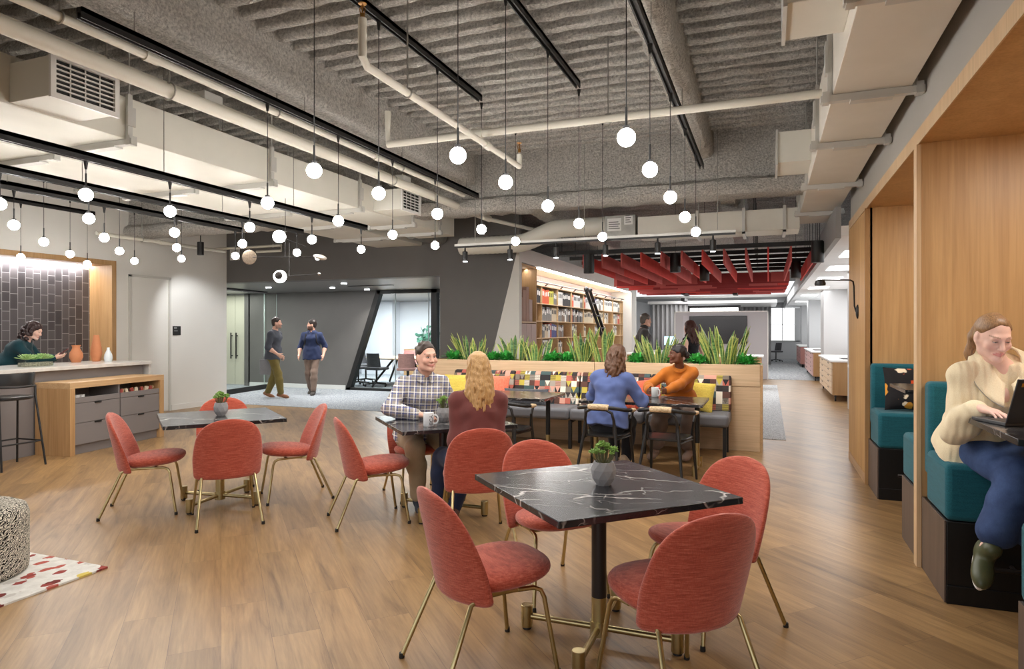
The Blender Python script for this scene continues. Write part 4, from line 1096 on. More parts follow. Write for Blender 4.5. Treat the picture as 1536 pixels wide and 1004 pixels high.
# ================================================================ things on the tables
def m_concrete(): return flat('grey_concrete', S(150, 148, 148), 0.8, 0, 0.2, 0.08, 14, 0.15, 120)
M['concrete'] = m_concrete()
M['succ'] = flat('succulent_green', S(122, 156, 74), 0.55, 0, 0.3, 0.3, 30)
def pot(label, c, rz, seed):
    t = thing('potted_succulent', label, 'potted plant', c, rz, 'faceted pots on the cafe tables')
    b = MB(); prof = [(0.034, 0.0), (0.056, 0.035), (0.062, 0.075), (0.050, 0.112), (0.042, 0.112), (0.040, 0.095)]
    vs = []; fs = []; n = 8
    for i, (r, z) in enumerate(prof):
        for j in range(n):
            a = 2 * PI * (j + 0.5 * (i % 2)) / n; vs.append((r * math.cos(a), r * math.sin(a), z))
    for i in range(len(prof) - 1):
        for j in range(n):
            a, b_ = i * n + j, i * n + (j + 1) % n; c2, d2 = a + n, b_ + n
            if i % 2 == 0: fs += [(a, b_, c2), (b_, d2, c2)]
            else: fs += [(a, b_, d2), (a, d2, c2)]
    fs.append(tuple(range(n))[::-1]); fs.append(tuple(range((len(prof) - 1) * n, len(prof) * n)))
    b.add(vs, fs); b.build('faceted_pot', M['concrete'], t, angle=5)
    rnd = random.Random(seed); b = MB(); s_ = MB()
    for i in range(34):
        a = rnd.uniform(0, 2 * PI); r = 0.062 * rnd.random() ** .6; p = Vector((math.cos(a) * r, math.sin(a) * r, 0.158 + 0.03 * (1 - (r / .062) ** 2) + rnd.uniform(-.012, .012)))
        s_.tube([(p.x * .25, p.y * .25, 0.095), (p.x * .8, p.y * .8, 0.13), p], 0.0022, 5)
        for k in range(11):
            z = rnd.uniform(-.3, 1); aa = rnd.uniform(0, 2 * PI); q = math.sqrt(1 - z * z)
            d = Vector((q * math.cos(aa), q * math.sin(aa), z)); b.ball(p + d * 0.0095, (0.0034, 0.0034, 0.009), 6, 4, d.to_track_quat('Z', 'Y').to_matrix())
    s_.build('stems', flat('succulent_stem', S(104, 104, 70), 0.7) if 'stem' not in M else M['stem'], t); o = b.build('leaf_clusters', M['succ'], t, angle=80)
    return t
M['stem'] = flat('succulent_stem', S(104, 104, 70), 0.7)
p0 = pot('small succulent in a grey faceted pot on the front marble table', (-0.74, 3.13, TT), 0.2, 5)
dup(p0, (-4.46, 4.46, TT), 1.1, 'small succulent in a grey faceted pot on the left marble table')
dup(p0, (-2.47, 4.83, TT), 2.3, 'small succulent in a grey faceted pot beside the white mug')
def mug(label, c, rz, outer, inner, text=None):
    t = thing('mug', label, 'mug', c, rz)
    b = MB(); b.lathe([(0.0, 0), (0.036, 0), (0.040, 0.004), (0.0415, 0.105), (0.0405, 0.1075), (0.0385, 0.105)], n=28); b.build('body', outer, t, angle=50)
    b = MB(); b.lathe([(0.0384, 0.104), (0.037, 0.02), (0.0, 0.012)], n=28); b.build('inside', inner, t, angle=60)
    b = MB(); b.tube([(0.039, 0, 0.088), (0.062, 0, 0.086), (0.072, 0, 0.07), (0.072, 0, 0.042), (0.062, 0, 0.024), (0.039, 0, 0.022)], 0.006, 10); b.build('handle', outer, t, angle=60)
    if text:
        cu = bpy.data.curves.new('lettering', 'FONT'); cu.body = text; cu.size = 0.042; cu.align_x = 'CENTER'; cu.align_y = 'CENTER'; cu.extrude = 0.0004
        tmp = bpy.data.objects.new('tmp_text', cu); COL.objects.link(tmp)
        dg = bpy.context.evaluated_depsgraph_get(); me = bpy.data.meshes.new_from_object(tmp.evaluated_get(dg)); bpy.data.objects.remove(tmp); bpy.data.curves.remove(cu)
        a0 = D2R(-50)
        for v in me.vertices:   # letters read upwards, wrapped round the wall of the mug
            x, y, z = v.co; ang = a0 - y / 0.0412; r = 0.0414 + z + 0.0003
            v.co = (r * math.cos(ang), r * math.sin(ang), 0.054 + x)
        me.materials.clear(); me.materials.append(M['black_plastic']); link('lettering', me, t)
    return t
wm = flat('white_ceramic', S(236), 0.2); om = flat('orange_glaze', S(228, 118, 72), 0.25)
gm = flat('grey_ceramic', S(206, 208, 208), 0.2)
mug('white mug with orange inside and black letters on the middle table', (-2.45, 4.53, TT), YAW, wm, om, 'ECA')
mug('pale grey mug held by the woman in the orange sweater', (-1.18, 7.475, 0.747), -0.6, gm, gm)
# small glass carafe behind the pot
t = thing('water_glass', 'clear drinking glass on the middle table behind the small pot', 'glass', (-2.46, 5.08, TT))
b = MB(); b.lathe([(0.0, 0), (0.028, 0), (0.034, 0.12), (0.0325, 0.12), (0.027, 0.006), (0, 0.005)], n=20); b.build('body', M['glass'], t, angle=50)

# ================================================================ kitchen counter, cabinet, stools (rotated group)
KO = Vector((-7.67, 5.37, 0)); KA = math.atan2(0.987, -0.16) - PI / 2
KR = Matrix.Rotation(KA, 3, 'Z')
def K(n_, u, z): p = KO + KR @ Vector((n_, u, z)); return (p.x, p.y, p.z)
M['quartz'] = flat('pale_quartz', S(206, 202, 196), 0.22, 0, 0.5, 0.08, 9)
t = thing('kitchen_island', 'long grey kitchen island with pale stone worktop', 'counter', K(-0.9, 0, 0), KA)
def kb(n_, x0, x1, y0, y1, z0, z1, mt, par, ox, bv=None): b = MB(); b.box(x0 - ox, x1 - ox, y0, y1, z0, z1); return b.build(n_, mt, par, bevel=bv)
kb('body', -1.25, -0.53, -3.4, 1.74, 0.0, 0.995, M['grey_lam'], t, -0.9)
kb('worktop', -1.38, -0.44, -3.4, 1.82, 1.0, 1.045, M['quartz'], t, -0.9, 0.003)
kb('waterfall_end', -1.38, -0.46, 1.78, 1.82, 0.0, 0.999, M['quartz'], t, -0.9, 0.003)
t = thing('drawer_cabinet', 'low oak-framed cabinet with grey drawers in front of the kitchen island', 'cabinet', K(-0.25, 0.76, 0), KA)
def cb(n_, x0, x1, y0, y1, z0, z1, mt, par=None, bv=0.002): b = MB(); b.box(x0 + 0.25, x1 + 0.25, y0 - 0.76, y1 - 0.76, z0, z1); return b.build(n_, mt, par or t, bevel=bv)
cb('frame_side', -0.50, 0, 0, 0.07, 0, 0.80, M['oak']); cb('frame_side', -0.50, 0, 1.46, 1.53, 0, 0.80, M['oak']); cb('frame_top', -0.50, 0, 0, 1.53, 0.80, 0.87, M['oak_hy'])
cb('back_panel', -0.50, -0.48, 0.07, 1.46, 0, 0.80, M['grey_lam']); cb('plinth', -0.46, -0.06, 0.07, 1.46, 0, 0.115, M['grey_lam']); cb('divider', -0.48, -0.03, 0.755, 0.775, 0.115, 0.80, M['grey_lam'])
for (y0, y1) in ((0.075, 0.752), (0.778, 1.455)):
    for z0, z1, open_ in ((0.12, 0.375, 0), (0.38, 0.615, 0), (0.62, 0.685, 1)):
        d_ = cb('drawer_front', -0.035, -0.015, y0, y1, z0, z1, M['grey_lam'])
        if not open_: ym = (y0 + y1) / 2; cb('finger_pull', -0.0155, -0.004, ym - 0.05, ym + 0.05, z1 - 0.018, z1 + 0.002, M['black_plastic'], d_)
        else: cb('tray', -0.47, -0.035, y0, y1, 0.625, 0.64, M['grey_lam'], d_)
rnd = random.Random(5)
cbm = flat('snack_wrapper_mix', S(186, 160, 120), 0.5, 0, .3, 0.4, 40)
sn = [flat('snack_wrapper_red', S(150, 60, 50), 0.4), cbm, flat('snack_wrapper_cream', S(214, 200, 176), 0.4), flat('snack_wrapper_dark', S(70, 52, 44), 0.4)]
for i in range(14):
    p = K(-0.06 - 0.03 * (i % 2), 0.83 + 0.043 * i, 0.6405)
    b = MB(); b.obox((0, 0, 0.045), (0.05, 0.036, 0.09), Euler((rnd.uniform(-.3, .3), rnd.uniform(-.3, .3), rnd.uniform(0, 3))).to_matrix()); o = b.build('snack_packet', sn[i % 4], None, p, bevel=0.006)
    tag(o, '%s snack packet standing in the open top drawer of the cabinet' % ['red', 'tan', 'cream', 'dark brown'][i % 4], 'snack', '%s snack packets in the open drawer' % ['red', 'tan', 'cream', 'dark brown'][i % 4])
for i in range(3):
    b = MB(); b.lathe([(0.0, 0), (0.03, 0), (0.035, 0.07), (0.0, 0.07)], n=14); tag(b.build('cup', M['white_lam'], None, K(-0.12, 0.13 + 0.075 * i, 0.6405)), 'white cup in the left open drawer of the cabinet', 'cup', 'white cups in the open drawer')
def stool(label, loc, rz):
    t = thing('bar_stool', label, 'stool', loc, rz)
    b = MB(); rings = []
    for z, sc in ((0.735, 0.85), (0.75, 1.0), (0.77, 1.0), (0.775, 0.9)):
        rings.append([(0.2 * sc * sgn(math.cos(a)) * abs(math.cos(a)) ** .7, 0.19 * sc * sgn(math.sin(a)) * abs(math.sin(a)) ** .7, z) for a in [2 * PI * j / 28 for j in range(28)]])
    b.loft(rings); b.build('seat', M['black_ash'], t, angle=50)
    arc = [(0.225 * math.sin(a), -0.215 * math.cos(a), 0) for a in [-1.35 + 2.7 * i / 20 for i in range(21)]]
    b = MB(); b.loft([[(x * 0.94, y * 0.94, 0.895), (x, y, 0.895), (x * 1.03, y * 1.03, 1.015), (x * 1.01, y * 1.01, 1.03), (x * .96, y * .96, 1.015)] for x, y, _ in arc]); b.build('backrest', M['black_ash'], t, angle=40)
    b = MB(); b.tube([(x, y, 0.88) for x, y, _ in arc], 0.011, 8); b.build('back_rail', M['black_metal'], t)
    for s_ in (-1, 1):
        b = MB(); b.tube([(s_ * 0.215, -0.09, 0.885), (s_ * 0.19, -0.13, 0.76), (s_ * 0.23, -0.235, 0.0)], 0.011, 8); b.build('leg', M['black_metal'], t)
        b = MB(); b.tube([(s_ * 0.17, 0.13, 0.745), (s_ * 0.22, 0.215, 0.0)], 0.011, 8); b.build('leg', M['black_metal'], t)
    for (p, q) in (((-.215, -.195, .27), (.215, -.195, .27)), ((-.207, .185, .27), (.207, .185, .27)), ((-.215, -.195, .27), (-.207, .185, .27)), ((.215, -.195, .27), (.207, .185, .27))):
        b = MB(); b.tube([p, q], 0.009, 8); b.build('foot_rail', M['black_metal'], t)
    return t
stool('black bar stool with curved back pulled up to the kitchen island', (-7.73, 4.74, 0), KA + D2R(82))
# vases and succulents on the counter
vm = flat('terracotta_vase', S(196, 128, 88), 0.6, 0, .3, .05, 10)
def vase(label, c, prof, mt, n=24): b = MB(); b.lathe(prof, n=n); return tag(b.build('vase', mt, None, c, 0, 60), label, 'vase')
vase('short round terracotta vase with narrow neck on the kitchen island', (-9.02, 6.40, 1.0455), [(0, 0), (0.055, 0), (0.085, 0.07), (0.08, 0.13), (0.048, 0.19), (0.046, 0.215), (0.058, 0.24), (0.052, 0.24), (0.04, 0.21)], vm)
vase('tall slim terracotta vase on the kitchen island', (-9.05, 6.72, 1.0455), [(0, 0), (0.05, 0), (0.075, 0.10), (0.072, 0.18), (0.045, 0.32), (0.036, 0.38), (0.03, 0.38)], vm)
vase('small white bottle-shaped vase at the right end of the island', (-8.86, 6.76, 1.0455), [(0, 0), (0.048, 0), (0.056, 0.05), (0.05, 0.10), (0.02, 0.165), (0.018, 0.20), (0.014, 0.20)], flat('white_glaze', S(214, 220, 222), 0.25))
t = thing('succulent_tray', 'glass tray planted with green succulents on the kitchen island', 'potted plant', (-8.52, 5.53, 1.0455), KA + PI / 2)
b = MB()
for (x0, x1, y0, y1) in ((-.2, .2, -.06, -.054), (-.2, .2, .054, .06), (-.2, -.194, -.054, .054), (.194, .2, -.054, .054)): b.box(x0, x1, y0, y1, 0, 0.09)
b.build('glass_tray', M['glass'], t)
b = MB(); b.box(-.192, .192, -.052, .052, 0.003, 0.05); b.build('pebbles', flat('mixed_pebbles', S(150, 138, 122), .8, 0, .2, .5, 60, .8, 60), t)
rnd = random.Random(9)
for i, (x, r) in enumerate(((-.12, .10), (-.01, .075), (.09, .10), (.16, .075))):
    b = MB()
    for k in range(34):
        a = k * 2.4; el = 0.2 + 1.2 * k / 34; L = r * (1.15 - k / 60)
        d = Vector((math.cos(a) * math.cos(el), math.sin(a) * math.cos(el), math.sin(el))); b.ball(Vector((x, 0, .085)) + d * L * .6, (0.011, 0.006, L * .55), 8, 6, d.to_track_quat('Z', 'Y').to_matrix())
    b.build('rosette', flat('rosette_green_%d' % i, S(128, 168, 96) if i % 2 else S(150, 180, 112), .5), t, angle=80)

# ================================================================ ottoman and rug
def m_boucle():
    k = N('black_white_weave'); k.set(0.95, 0, 0.1)
    co = k.coord((1, 1, 1))
    mp = k.coord((26, 26, 30), (0.6, 0.5, 0.8))
    v = k.n('ShaderNodeTexWave', Scale=1.0, Distortion=9.0, Detail=2.0); v.inputs['Detail Scale'].default_value = 2.2; k.l(mp, v.inputs['Vector'])
    k.col(k.ramp(v.outputs['Fac'], [(0.42, S(34, 32, 30)), (0.52, S(222, 214, 198))])); k.bump(v.outputs['Fac'], 0.6, 0.006)
    return k.mat
t = thing('ottoman', 'rounded drum ottoman in black and white weave standing on the patterned rug', 'ottoman', (-4.53, 2.50, 0.012))
b = MB(); b.lathe([(0, 0.0), (0.31, 0.0), (0.335, 0.012), (0.34, 0.05), (0.34, 0.345), (0.325, 0.395), (0.28, 0.418), (0, 0.424)], n=48); b.build('upholstery', m_boucle(), t, angle=60)
def m_rug():
    k = N('terrazzo_rug'); k.set(0.95, 0, 0.05)
    co = k.coord(); 
    mp = k.coord((13, 8, 1), (0, 0, 0.5))
    ns = k.n('ShaderNodeTexNoise', Scale=3.0, Detail=1.0); k.l(mp, ns.inputs['Vector'])
    ad = k.n('ShaderNodeVectorMath', _operation='MULTIPLY_ADD'); k.l(ns.outputs['Color'], ad.inputs[0]); ad.inputs[1].default_value = (.35, .35, 0); k.l(mp, ad.inputs[2])
    v = k.n('ShaderNodeTexVoronoi', Scale=1.0, Randomness=1.0); k.l(ad.outputs[0], v.inputs['Vector'])
    spot_ = k.ramp(v.outputs['Distance'], [(0.38, (1, 1, 1, 1)), (0.40, (0, 0, 0, 1))])
    sx = k.n('ShaderNodeSeparateColor'); k.l(v.outputs['Color'], sx.inputs[0])
    cc = k.ramp(sx.outputs[0], [(0, S(150, 74, 68)), (0.35, S(196, 190, 182)), (0.55, S(178, 96, 84)), (0.75, S(206, 184, 98)), (0.88, S(120, 62, 58))], 'CONSTANT')
    base = k.ramp(k.noise(co, 14, 4, .6), [(.3, S(204, 200, 192)), (.7, S(230, 227, 220))])
    k.col(k.mix(base, cc, spot_)); k.bump(k.noise(co, 180, 2), .3, .003)
    return k.mat
b = MB(); b.prism([(-3.87, 2.95), (-3.86, 2.1), (-3.85, 0.9), (-6.9, 0.9), (-6.9, 2.96)], 0.0005, 0.011)
single('rug', b, m_rug(), 'pale terrazzo-patterned rug with red and yellow chips under the ottoman', 'rug')
# ================================================================ bookcase
M['shelf_wood'] = wood('pale_shelf_wood', S(226, 196, 154), S(208, 174, 130), 1.0, 1)
t = thing('bookcase', 'tall oak cube bookcase filled with binders along the white side wall', 'bookcase', (-4.41, 15.8, 0))
XS, YB0, YB1 = -4.20, 11.52, 20.38
cols = [11.55, 12.50, 13.58, 14.64, 15.71, 16.80, 17.85, 18.98, 20.02, 20.38]
rowz = [0.30, 0.66, 1.00, 1.34, 1.68, 2.03, 2.385]
def bk(n_, x0, x1, y0, y1, z0, z1, mt): b = MB(); b.box(x0 + 4.41, x1 + 4.41, y0 - 15.8, y1 - 15.8, z0, z1); return b.build(n_, mt, t, bevel=0.002)
bk('back_board', -4.61, -4.59, YB0, YB1, 0.28, 2.40, M['shelf_wood'])
for z in rowz: bk('shelf', -4.59, XS, YB0, YB1, z - 0.018, z + 0.0, M['shelf_wood'])
for y in cols: bk('upright', -4.588, XS - 0.002, y - 0.018, y, 0.301, 2.366, M['shelf_wood'])
bk('base_bench', -4.59, XS + 0.25, 11.55, YB1, 0.0, 0.28, M['white_lam'])
# wall felt over the bookcase, LED strip, ladder rail
b = MB()
y = 11.56
while y < 20.36: b.box(-4.60, -4.57, y, min(y + 0.115, 20.38), 2.41, 2.655); y += 0.12
struct('wall_bookcase_felt', b, flat('pale_pink_felt', S(214, 196, 196), 0.9))
b = MB(); b.box(-4.02, -3.97, 11.6, 20.3, 2.64, 2.662); single('shelf_light', b, M['led'], 'long linear light under the white header above the bookcase', 'light')
t = thing('ladder_rail', 'thin black ladder rail running along the top of the bookcase', 'rail', (-4.16, 15.9, 2.40))
b = MB(); b.tube([(0, -4.35, 0.04), (0, 4.4, 0.04)], 0.012, 8); b.build('rail_tube', M['black_metal'], t)
for i in range(9): b = MB(); b.tube([(0, -4.2 + i * 1.05, 0.04), (-0.06, -4.2 + i * 1.05, -0.01)], 0.012, 8); b.build('rail_bracket', M['black_metal'], t)
# first bay: closed felt-fronted cupboard with box niche above
t = thing('tall_cupboard', 'tall oak-framed cupboard with pinkish lower doors and a niche of boxes', 'cabinet', (-4.28, 11.05, 0))
def cp(n_, x0, x1, y0, y1, z0, z1, mt): b = MB(); b.box(x0 + 4.28, x1 + 4.28, y0 - 11.05, y1 - 11.05, z0, z1); return b.build(n_, mt, t, bevel=0.003)
pk = flat('dusty_pink_laminate', S(190, 168, 160), 0.6)
cp('side_panel', -4.6, -3.97, 11.47, 11.50, 0, 2.655, M['oak']); cp('side_panel', -4.6, -3.97, 10.64, 10.67, 0, 2.655, M['oak']); cp('top_panel', -4.6, -3.97, 10.67, 11.47, 2.62, 2.655, M['oak_hy']); cp('back_panel', -4.61, -4.59, 10.67, 11.47, 0, 2.62, M['oak']); cp('niche_shelf', -4.59, -3.97, 10.67, 11.47, 1.62, 1.65, M['oak_hy'])
for i in range(3): cp('door', -4.0, -3.97, 10.68 + i * 0.264, 10.935 + i * 0.264, 0.02, 1.61, pk)
bxm = flat('brown_card', S(178, 146, 132), 0.7); dk = flat('dark_card', S(52, 50, 54), 0.6)
for i, (y, w, h, d, mt, lb) in enumerate(((10.72, .16, .42, .3, bxm, 'short brown'), (10.90, .15, .56, .3, bxm, 'middling brown'), (11.07, .14, .62, .28, bxm, 'tallest brown'), (11.24, .16, .40, .3, pk, 'pinkish'))):
    b = MB(); b.box(-4.02 - d, -4.02, y, y + w, 1.651, 1.651 + h); single('storage_box', b, mt, '%s storage box standing in the cupboard niche by the white wall' % lb, 'box', bevel=0.003)
b = MB(); b.box(-4.5, -4.36, 10.75, 11.4, 1.651, 2.5); single('storage_board', b, dk, 'tall black board leaning at the back of the cupboard niche', 'board')
# binders and books: every one its own object
rnd = random.Random(21)
bc = {'white': S(226, 226, 222), 'black': S(42, 42, 44), 'orange': S(226, 98, 48), 'grey': S(128, 126, 122), 'yellow': S(212, 208, 78), 'cream': S(214, 200, 170), 'navy': S(52, 58, 128), 'brown': S(120, 96, 76), 'red': S(188, 74, 56)}
bmat = {k_: flat('binder_%s' % k_, v_, 0.55) for k_, v_ in bc.items()}
spine = flat('binder_label', S(236, 234, 228), 0.6); spined = flat('binder_label_dark', S(64, 62, 60), 0.6)
ROWN = {5: 'top row', 4: 'second row', 3: 'third row', 2: 'fourth row', 1: 'fifth row', 0: 'bottom row'}
CN = ['first', 'second', 'third', 'fourth', 'fifth', 'sixth', 'seventh', 'eighth', 'ninth']
plan = {(5, 0): ['black'] * 9, (5, 1): ['orange'] * 5 + ['yellow'] * 3 + ['grey'] * 2, (5, 2): ['white'] * 4 + ['black'] * 6, (5, 3): ['orange'] * 2 + ['white'] * 5 + ['grey'] * 2, (5, 4): ['orange'] * 2 + ['white'] * 7, (5, 5): ['navy'] * 2 + ['white'] * 2 + ['grey'] * 2 + ['white'] * 2, (5, 6): ['white'] * 8, (5, 7): ['white'] * 6 + ['grey'] * 2,
        (4, 0): ['yellow'] * 2 + ['grey'] * 3, (4, 1): ['grey'] * 6 + ['cream'] * 3, (4, 2): ['grey'] * 3 + ['brown'] * 2 + ['white', 'grey', 'brown', 'black'], (4, 3): ['orange'] + ['black', 'grey', 'brown', 'black', 'grey', 'black', 'grey'], (4, 4): ['cream'] * 7, (4, 5): ['black', 'grey'] + ['yellow'] * 3 + ['cream'] * 3, (4, 6): ['brown', 'cream', 'white', 'cream', 'grey', 'cream'], (4, 7): ['grey', 'cream', 'white', 'grey', 'cream', 'red', 'red'],
        (3, 1): ['black', 'grey', 'cream', 'cream', 'white', 'red', 'navy', 'navy', 'navy'], (3, 2): ['brown', 'grey', 'brown', 'brown', 'grey'], (3, 3): ['black', 'brown', 'grey', 'brown', 'cream'], (3, 4): ['white', 'cream', 'cream'], (3, 5): ['grey', 'black', 'grey', 'grey', 'cream'], (3, 6): ['grey', 'cream', 'grey'], (3, 7): ['grey', 'white', 'cream', 'grey', 'white', 'cream'],
        (2, 1): ['navy', 'white', 'white', 'white', 'cream', 'white'], (2, 2): ['brown', 'cream', 'grey', 'cream'], (2, 3): ['cream', 'grey'], (2, 4): ['black', 'grey', 'white'], (2, 6): ['grey', 'grey', 'cream'], (2, 7): ['cream', 'white']}
for (r, c), L in plan.items():
    y = cols[c] + 0.012; y1 = cols[c + 1] - 0.03; n = len(L)
    full = n >= 7
    for i, k_ in enumerate(L):
        w = (y1 - y - 0.004 * (n - i)) / (n - i) if full else rnd.uniform(0.075, 0.11)
        h = rnd.uniform(0.27, 0.30) if k_ in ('white', 'black', 'orange', 'yellow') else rnd.uniform(0.22, 0.30)
        d = rnd.uniform(0.24, 0.27)
        o = None
        b = MB(); b.box(-d / 2, d / 2, -w / 2, w / 2, 0, h)
        b.m(1).box(d / 2, d / 2 + 0.001, -w * .3, w * .3, h * .55, h * .85)
        o = b.build('binder', [bmat[k_], spined if k_ in ('white', 'cream', 'yellow') else spine], None, (XS - 0.03 - d / 2, y + w / 2, rowz[r] + 0.0005))
        lb = '%s binder in the %s, %s bookcase compartment from the left' % (k_, ROWN[r], CN[c])
        tag(o, lb, 'binder', '%s binders, %s, %s compartment' % (k_, ROWN[r], CN[c]))
        y += w + 0.004
# library ladder
t = thing('library_ladder', 'black library ladder leaning on the rail in front of the bookcase', 'ladder', (-3.72, 16.1, 0))
top = Vector((-4.13 + 3.72, 0, 2.46)); bot = Vector((0.12, 0.0, 0.05))
top = Vector((-0.40, -0.30, 2.46)); bot = Vector((0.20, 0.75, 0.03))
sd = Vector((0.0, 0.19, 0))
for s_ in (-1, 1):
    b = MB(); b.bar(bot + sd * s_, top + sd * s_, 0.03, 0.07, (1, 0, 0)); b.build('stringer', M['black_metal'], t)
    b = MB(); b.ball(top + sd * s_ + Vector((0, 0, .03)), 0.06, 12, 8); b.build('roller', M['black_metal'], t)
for i in range(1, 8):
    p = bot.lerp(top, i / 8); b = MB(); b.bar(p - sd, p + sd, 0.09, 0.025); b.build('tread', M['black_metal'], t)
    for s_ in (-1, 1): pass

# ================================================================ partition with wall screen, desks, far bits
t = thing('partition_screen', 'pale grey freestanding partition carrying a black wall screen', 'partition', (-1.37, 21.45, 0))
b = MB(); b.box(-1.37, 1.35, -0.05, 0.05, 0.0, 2.05); b.build('panel', flat('grey_pinboard', S(184, 182, 186), 0.8), t, bevel=0.006)
b = MB()
for (x0, x1, z0, z1) in ((-1.4, -1.37, 0, 2.08), (1.35, 1.38, 0, 2.08), (-1.4, 1.38, 2.05, 2.08)): b.box(x0, x1, -0.055, 0.055, z0, z1)
b.build('edge_frame', M['white_lam'], t)
t2 = thing('wall_screen', 'large black television screen mounted on the grey partition', 'television', (-1.45, 21.37, 1.07))
b = MB(); b.box(-0.86, 0.86, -0.03, 0.028, 0, 0.86); b.build('casing', M['black_plastic'], t2, bevel=0.004)
b = MB(); b.box(-0.845, 0.845, -0.032, -0.0302, 0.015, 0.845); b.build('display', flat('dark_glossy_display', S(46, 46, 50), 0.18), t2)
b = MB(); b.box(-2.5, -2.02, 21.385, 21.398, 0.95, 1.95); single('wall_poster', b, flat('pale_poster', S(196, 194, 200), .7), 'pale paper sheet pinned on the partition beside the wall screen', 'poster')
def desk(label, x0, x1, y0, y1, h=0.78):
    t = thing('work_counter', label, 'counter', ((x0 + x1) / 2, (y0 + y1) / 2, 0)); cx, cy = (x0 + x1) / 2, (y0 + y1) / 2
    b = MB(); b.box(x0 - cx, x1 - cx, y0 - cy, y1 - cy, h - 0.04, h); b.build('worktop', M['white_lam'], t, bevel=0.003)
    b = MB(); b.box(x0 - cx + .05, x1 - cx - .05, y0 - cy + .05, y1 - cy - .05, 0, h - 0.041); b.build('body', M['oak'], t)
desk('white-topped low counter standing in front of the partition with the screen', -2.4, -0.1, 17.4, 18.3, 0.86)
desk('long white-topped counter beyond the planter, left of the grey partition', -3.7, -2.6, 18.2, 19.6, 0.86)
M['scr'] = emit('screen_glow', (.55, .8, 1, 1), 1.2)
# monitors on a far desk
for i, x in enumerate((-2.75, -3.25)):
    t = thing('desk_monitor', 'small pale blue-lit monitor on the far desk, %s' % ('right one' if i == 0 else 'left one'), 'monitor', (x, 24.2, 0.76))
    b = MB(); b.box(-.25, .25, -.02, .02, .18, .52); b.build('casing', M['black_plastic'], t); b = MB(); b.box(-.24, .24, -.022, -.0205, .19, .51); b.build('display', M['scr'], t)
    b = MB(); b.tube([(0, 0, 0), (0, 0, .2)], .02, 8); b.build('stand', M['black_metal'], t)
desk('far desk with monitors behind the standing man in grey', -4.2, -2.4, 23.9, 24.7, 0.758)
def curtain(label, x0, x1, y, z0, z1):
    b = MB(); n = int((x1 - x0) / 0.02)
    vs = []; 
    for i in range(n + 1):
        x = x0 + (x1 - x0) * i / n; dy = 0.05 * math.sin(x * 38) + .015 * math.sin(x * 91)
        vs += [(x, y + dy, z0), (x, y + dy, z1)]
    b.add(vs, [(2 * i, 2 * i + 2, 2 * i + 3, 2 * i + 1) for i in range(n)])
    o = single('curtain', b, M['curt'], label, 'curtain', angle=80); m_ = o.modifiers.new('thick', 'SOLIDIFY'); m_.thickness = 0.006
M['curt'] = flat('grey_curtain_fabric', S(172, 170, 170), 0.9)
curtain('pleated grey curtain hanging behind the standing man in grey', -4.05, -2.75, 25.0, 0.05, 2.45)
curtain('pleated pale curtain above and right of the grey partition', -1.6, 0.12, 29.5, 0.05, 2.55)
b = MB(); b.box(-4.2, 0.3, 24.9, 29.6, 2.46, 2.56); single('curtain_header', b, M['white_lam'], 'pale ceiling header from which the office curtains hang', 'ceiling panel')
t = thing('office_window_slot', 'dark-framed internal window band glowing above the grey partition', 'window', (-1.6, 23.2, 2.02))
b = MB(); b.box(-0.95, 0.75, -.03, .03, 0, .3); b.build('frame', M['black_metal'], t); b = MB(); b.box(-.88, .68, -.035, -.031, .04, .22); b.build('pane', emit('bright_window_band', (1, 1, 1, 1), 1.6), t)

# office chairs
def office_chair(label, loc, rz, mt, arms=True, group=None):
    t = thing('office_chair', label, 'chair', loc, rz, group)
    b = MB(); b.box(-.24, .24, -.22, .24, .44, .51); b.build('seat', mt, t, bevel=0.03)
    b = MB(); rings = []
    for i in range(8):
        z = .52 + .36 * i / 7; w = .23 - .02 * (i / 7) ** 3
        rings.append([(w * math.sin(a), -.2 - .06 * i / 7 + .13 * (1 - math.cos(a)), z) for a in [-1.3 + 2.6 * j / 10 for j in range(11)]] + [(w * .88 * math.sin(a), -.165 - .06 * i / 7 + .13 * (1 - math.cos(a)), z) for a in [1.3 - 2.6 * j / 10 for j in range(11)]])
    b.loft(rings); b.build('backrest', mt, t, angle=50)
    b = MB(); b.tube([(0, 0, .08), (0, 0, .44)], .025, 10); b.build('column', M['black_metal'], t)
    for i in range(5):
        a = 2 * PI * i / 5; b = MB(); b.tube([(0, 0, .1), (.29 * math.cos(a), .29 * math.sin(a), .07)], [.022, .014], 8); l_ = b.build('base_arm', M['black_metal'], t)
        b = MB(); b.ball((.29 * math.cos(a), .29 * math.sin(a), .03), (.03, .03, .03), 10, 6); b.build('caster', M['black_plastic'], l_)
    return t
gf = fabric('charcoal_chair_fabric', S(92, 92, 96), None, 60); pf = fabric('pink_chair_fabric', S(208, 152, 146), None, 60)
office_chair('dark grey swivel chair beside the far window right of the partition', (0.35, 33.5, 0), 2.2, gf)
b = MB(); b.box(-.75, 0.05, 32.8, 34.2, 0.70, 0.74); b.box(-.7, -.6, 33.3, 33.7, 0, .7); b.box(-.06, 0.0, 33, 34, 0, .7); single('far_desk', b, M['black_plastic'], 'dark desk end showing beyond the partition\'s right edge', 'desk')
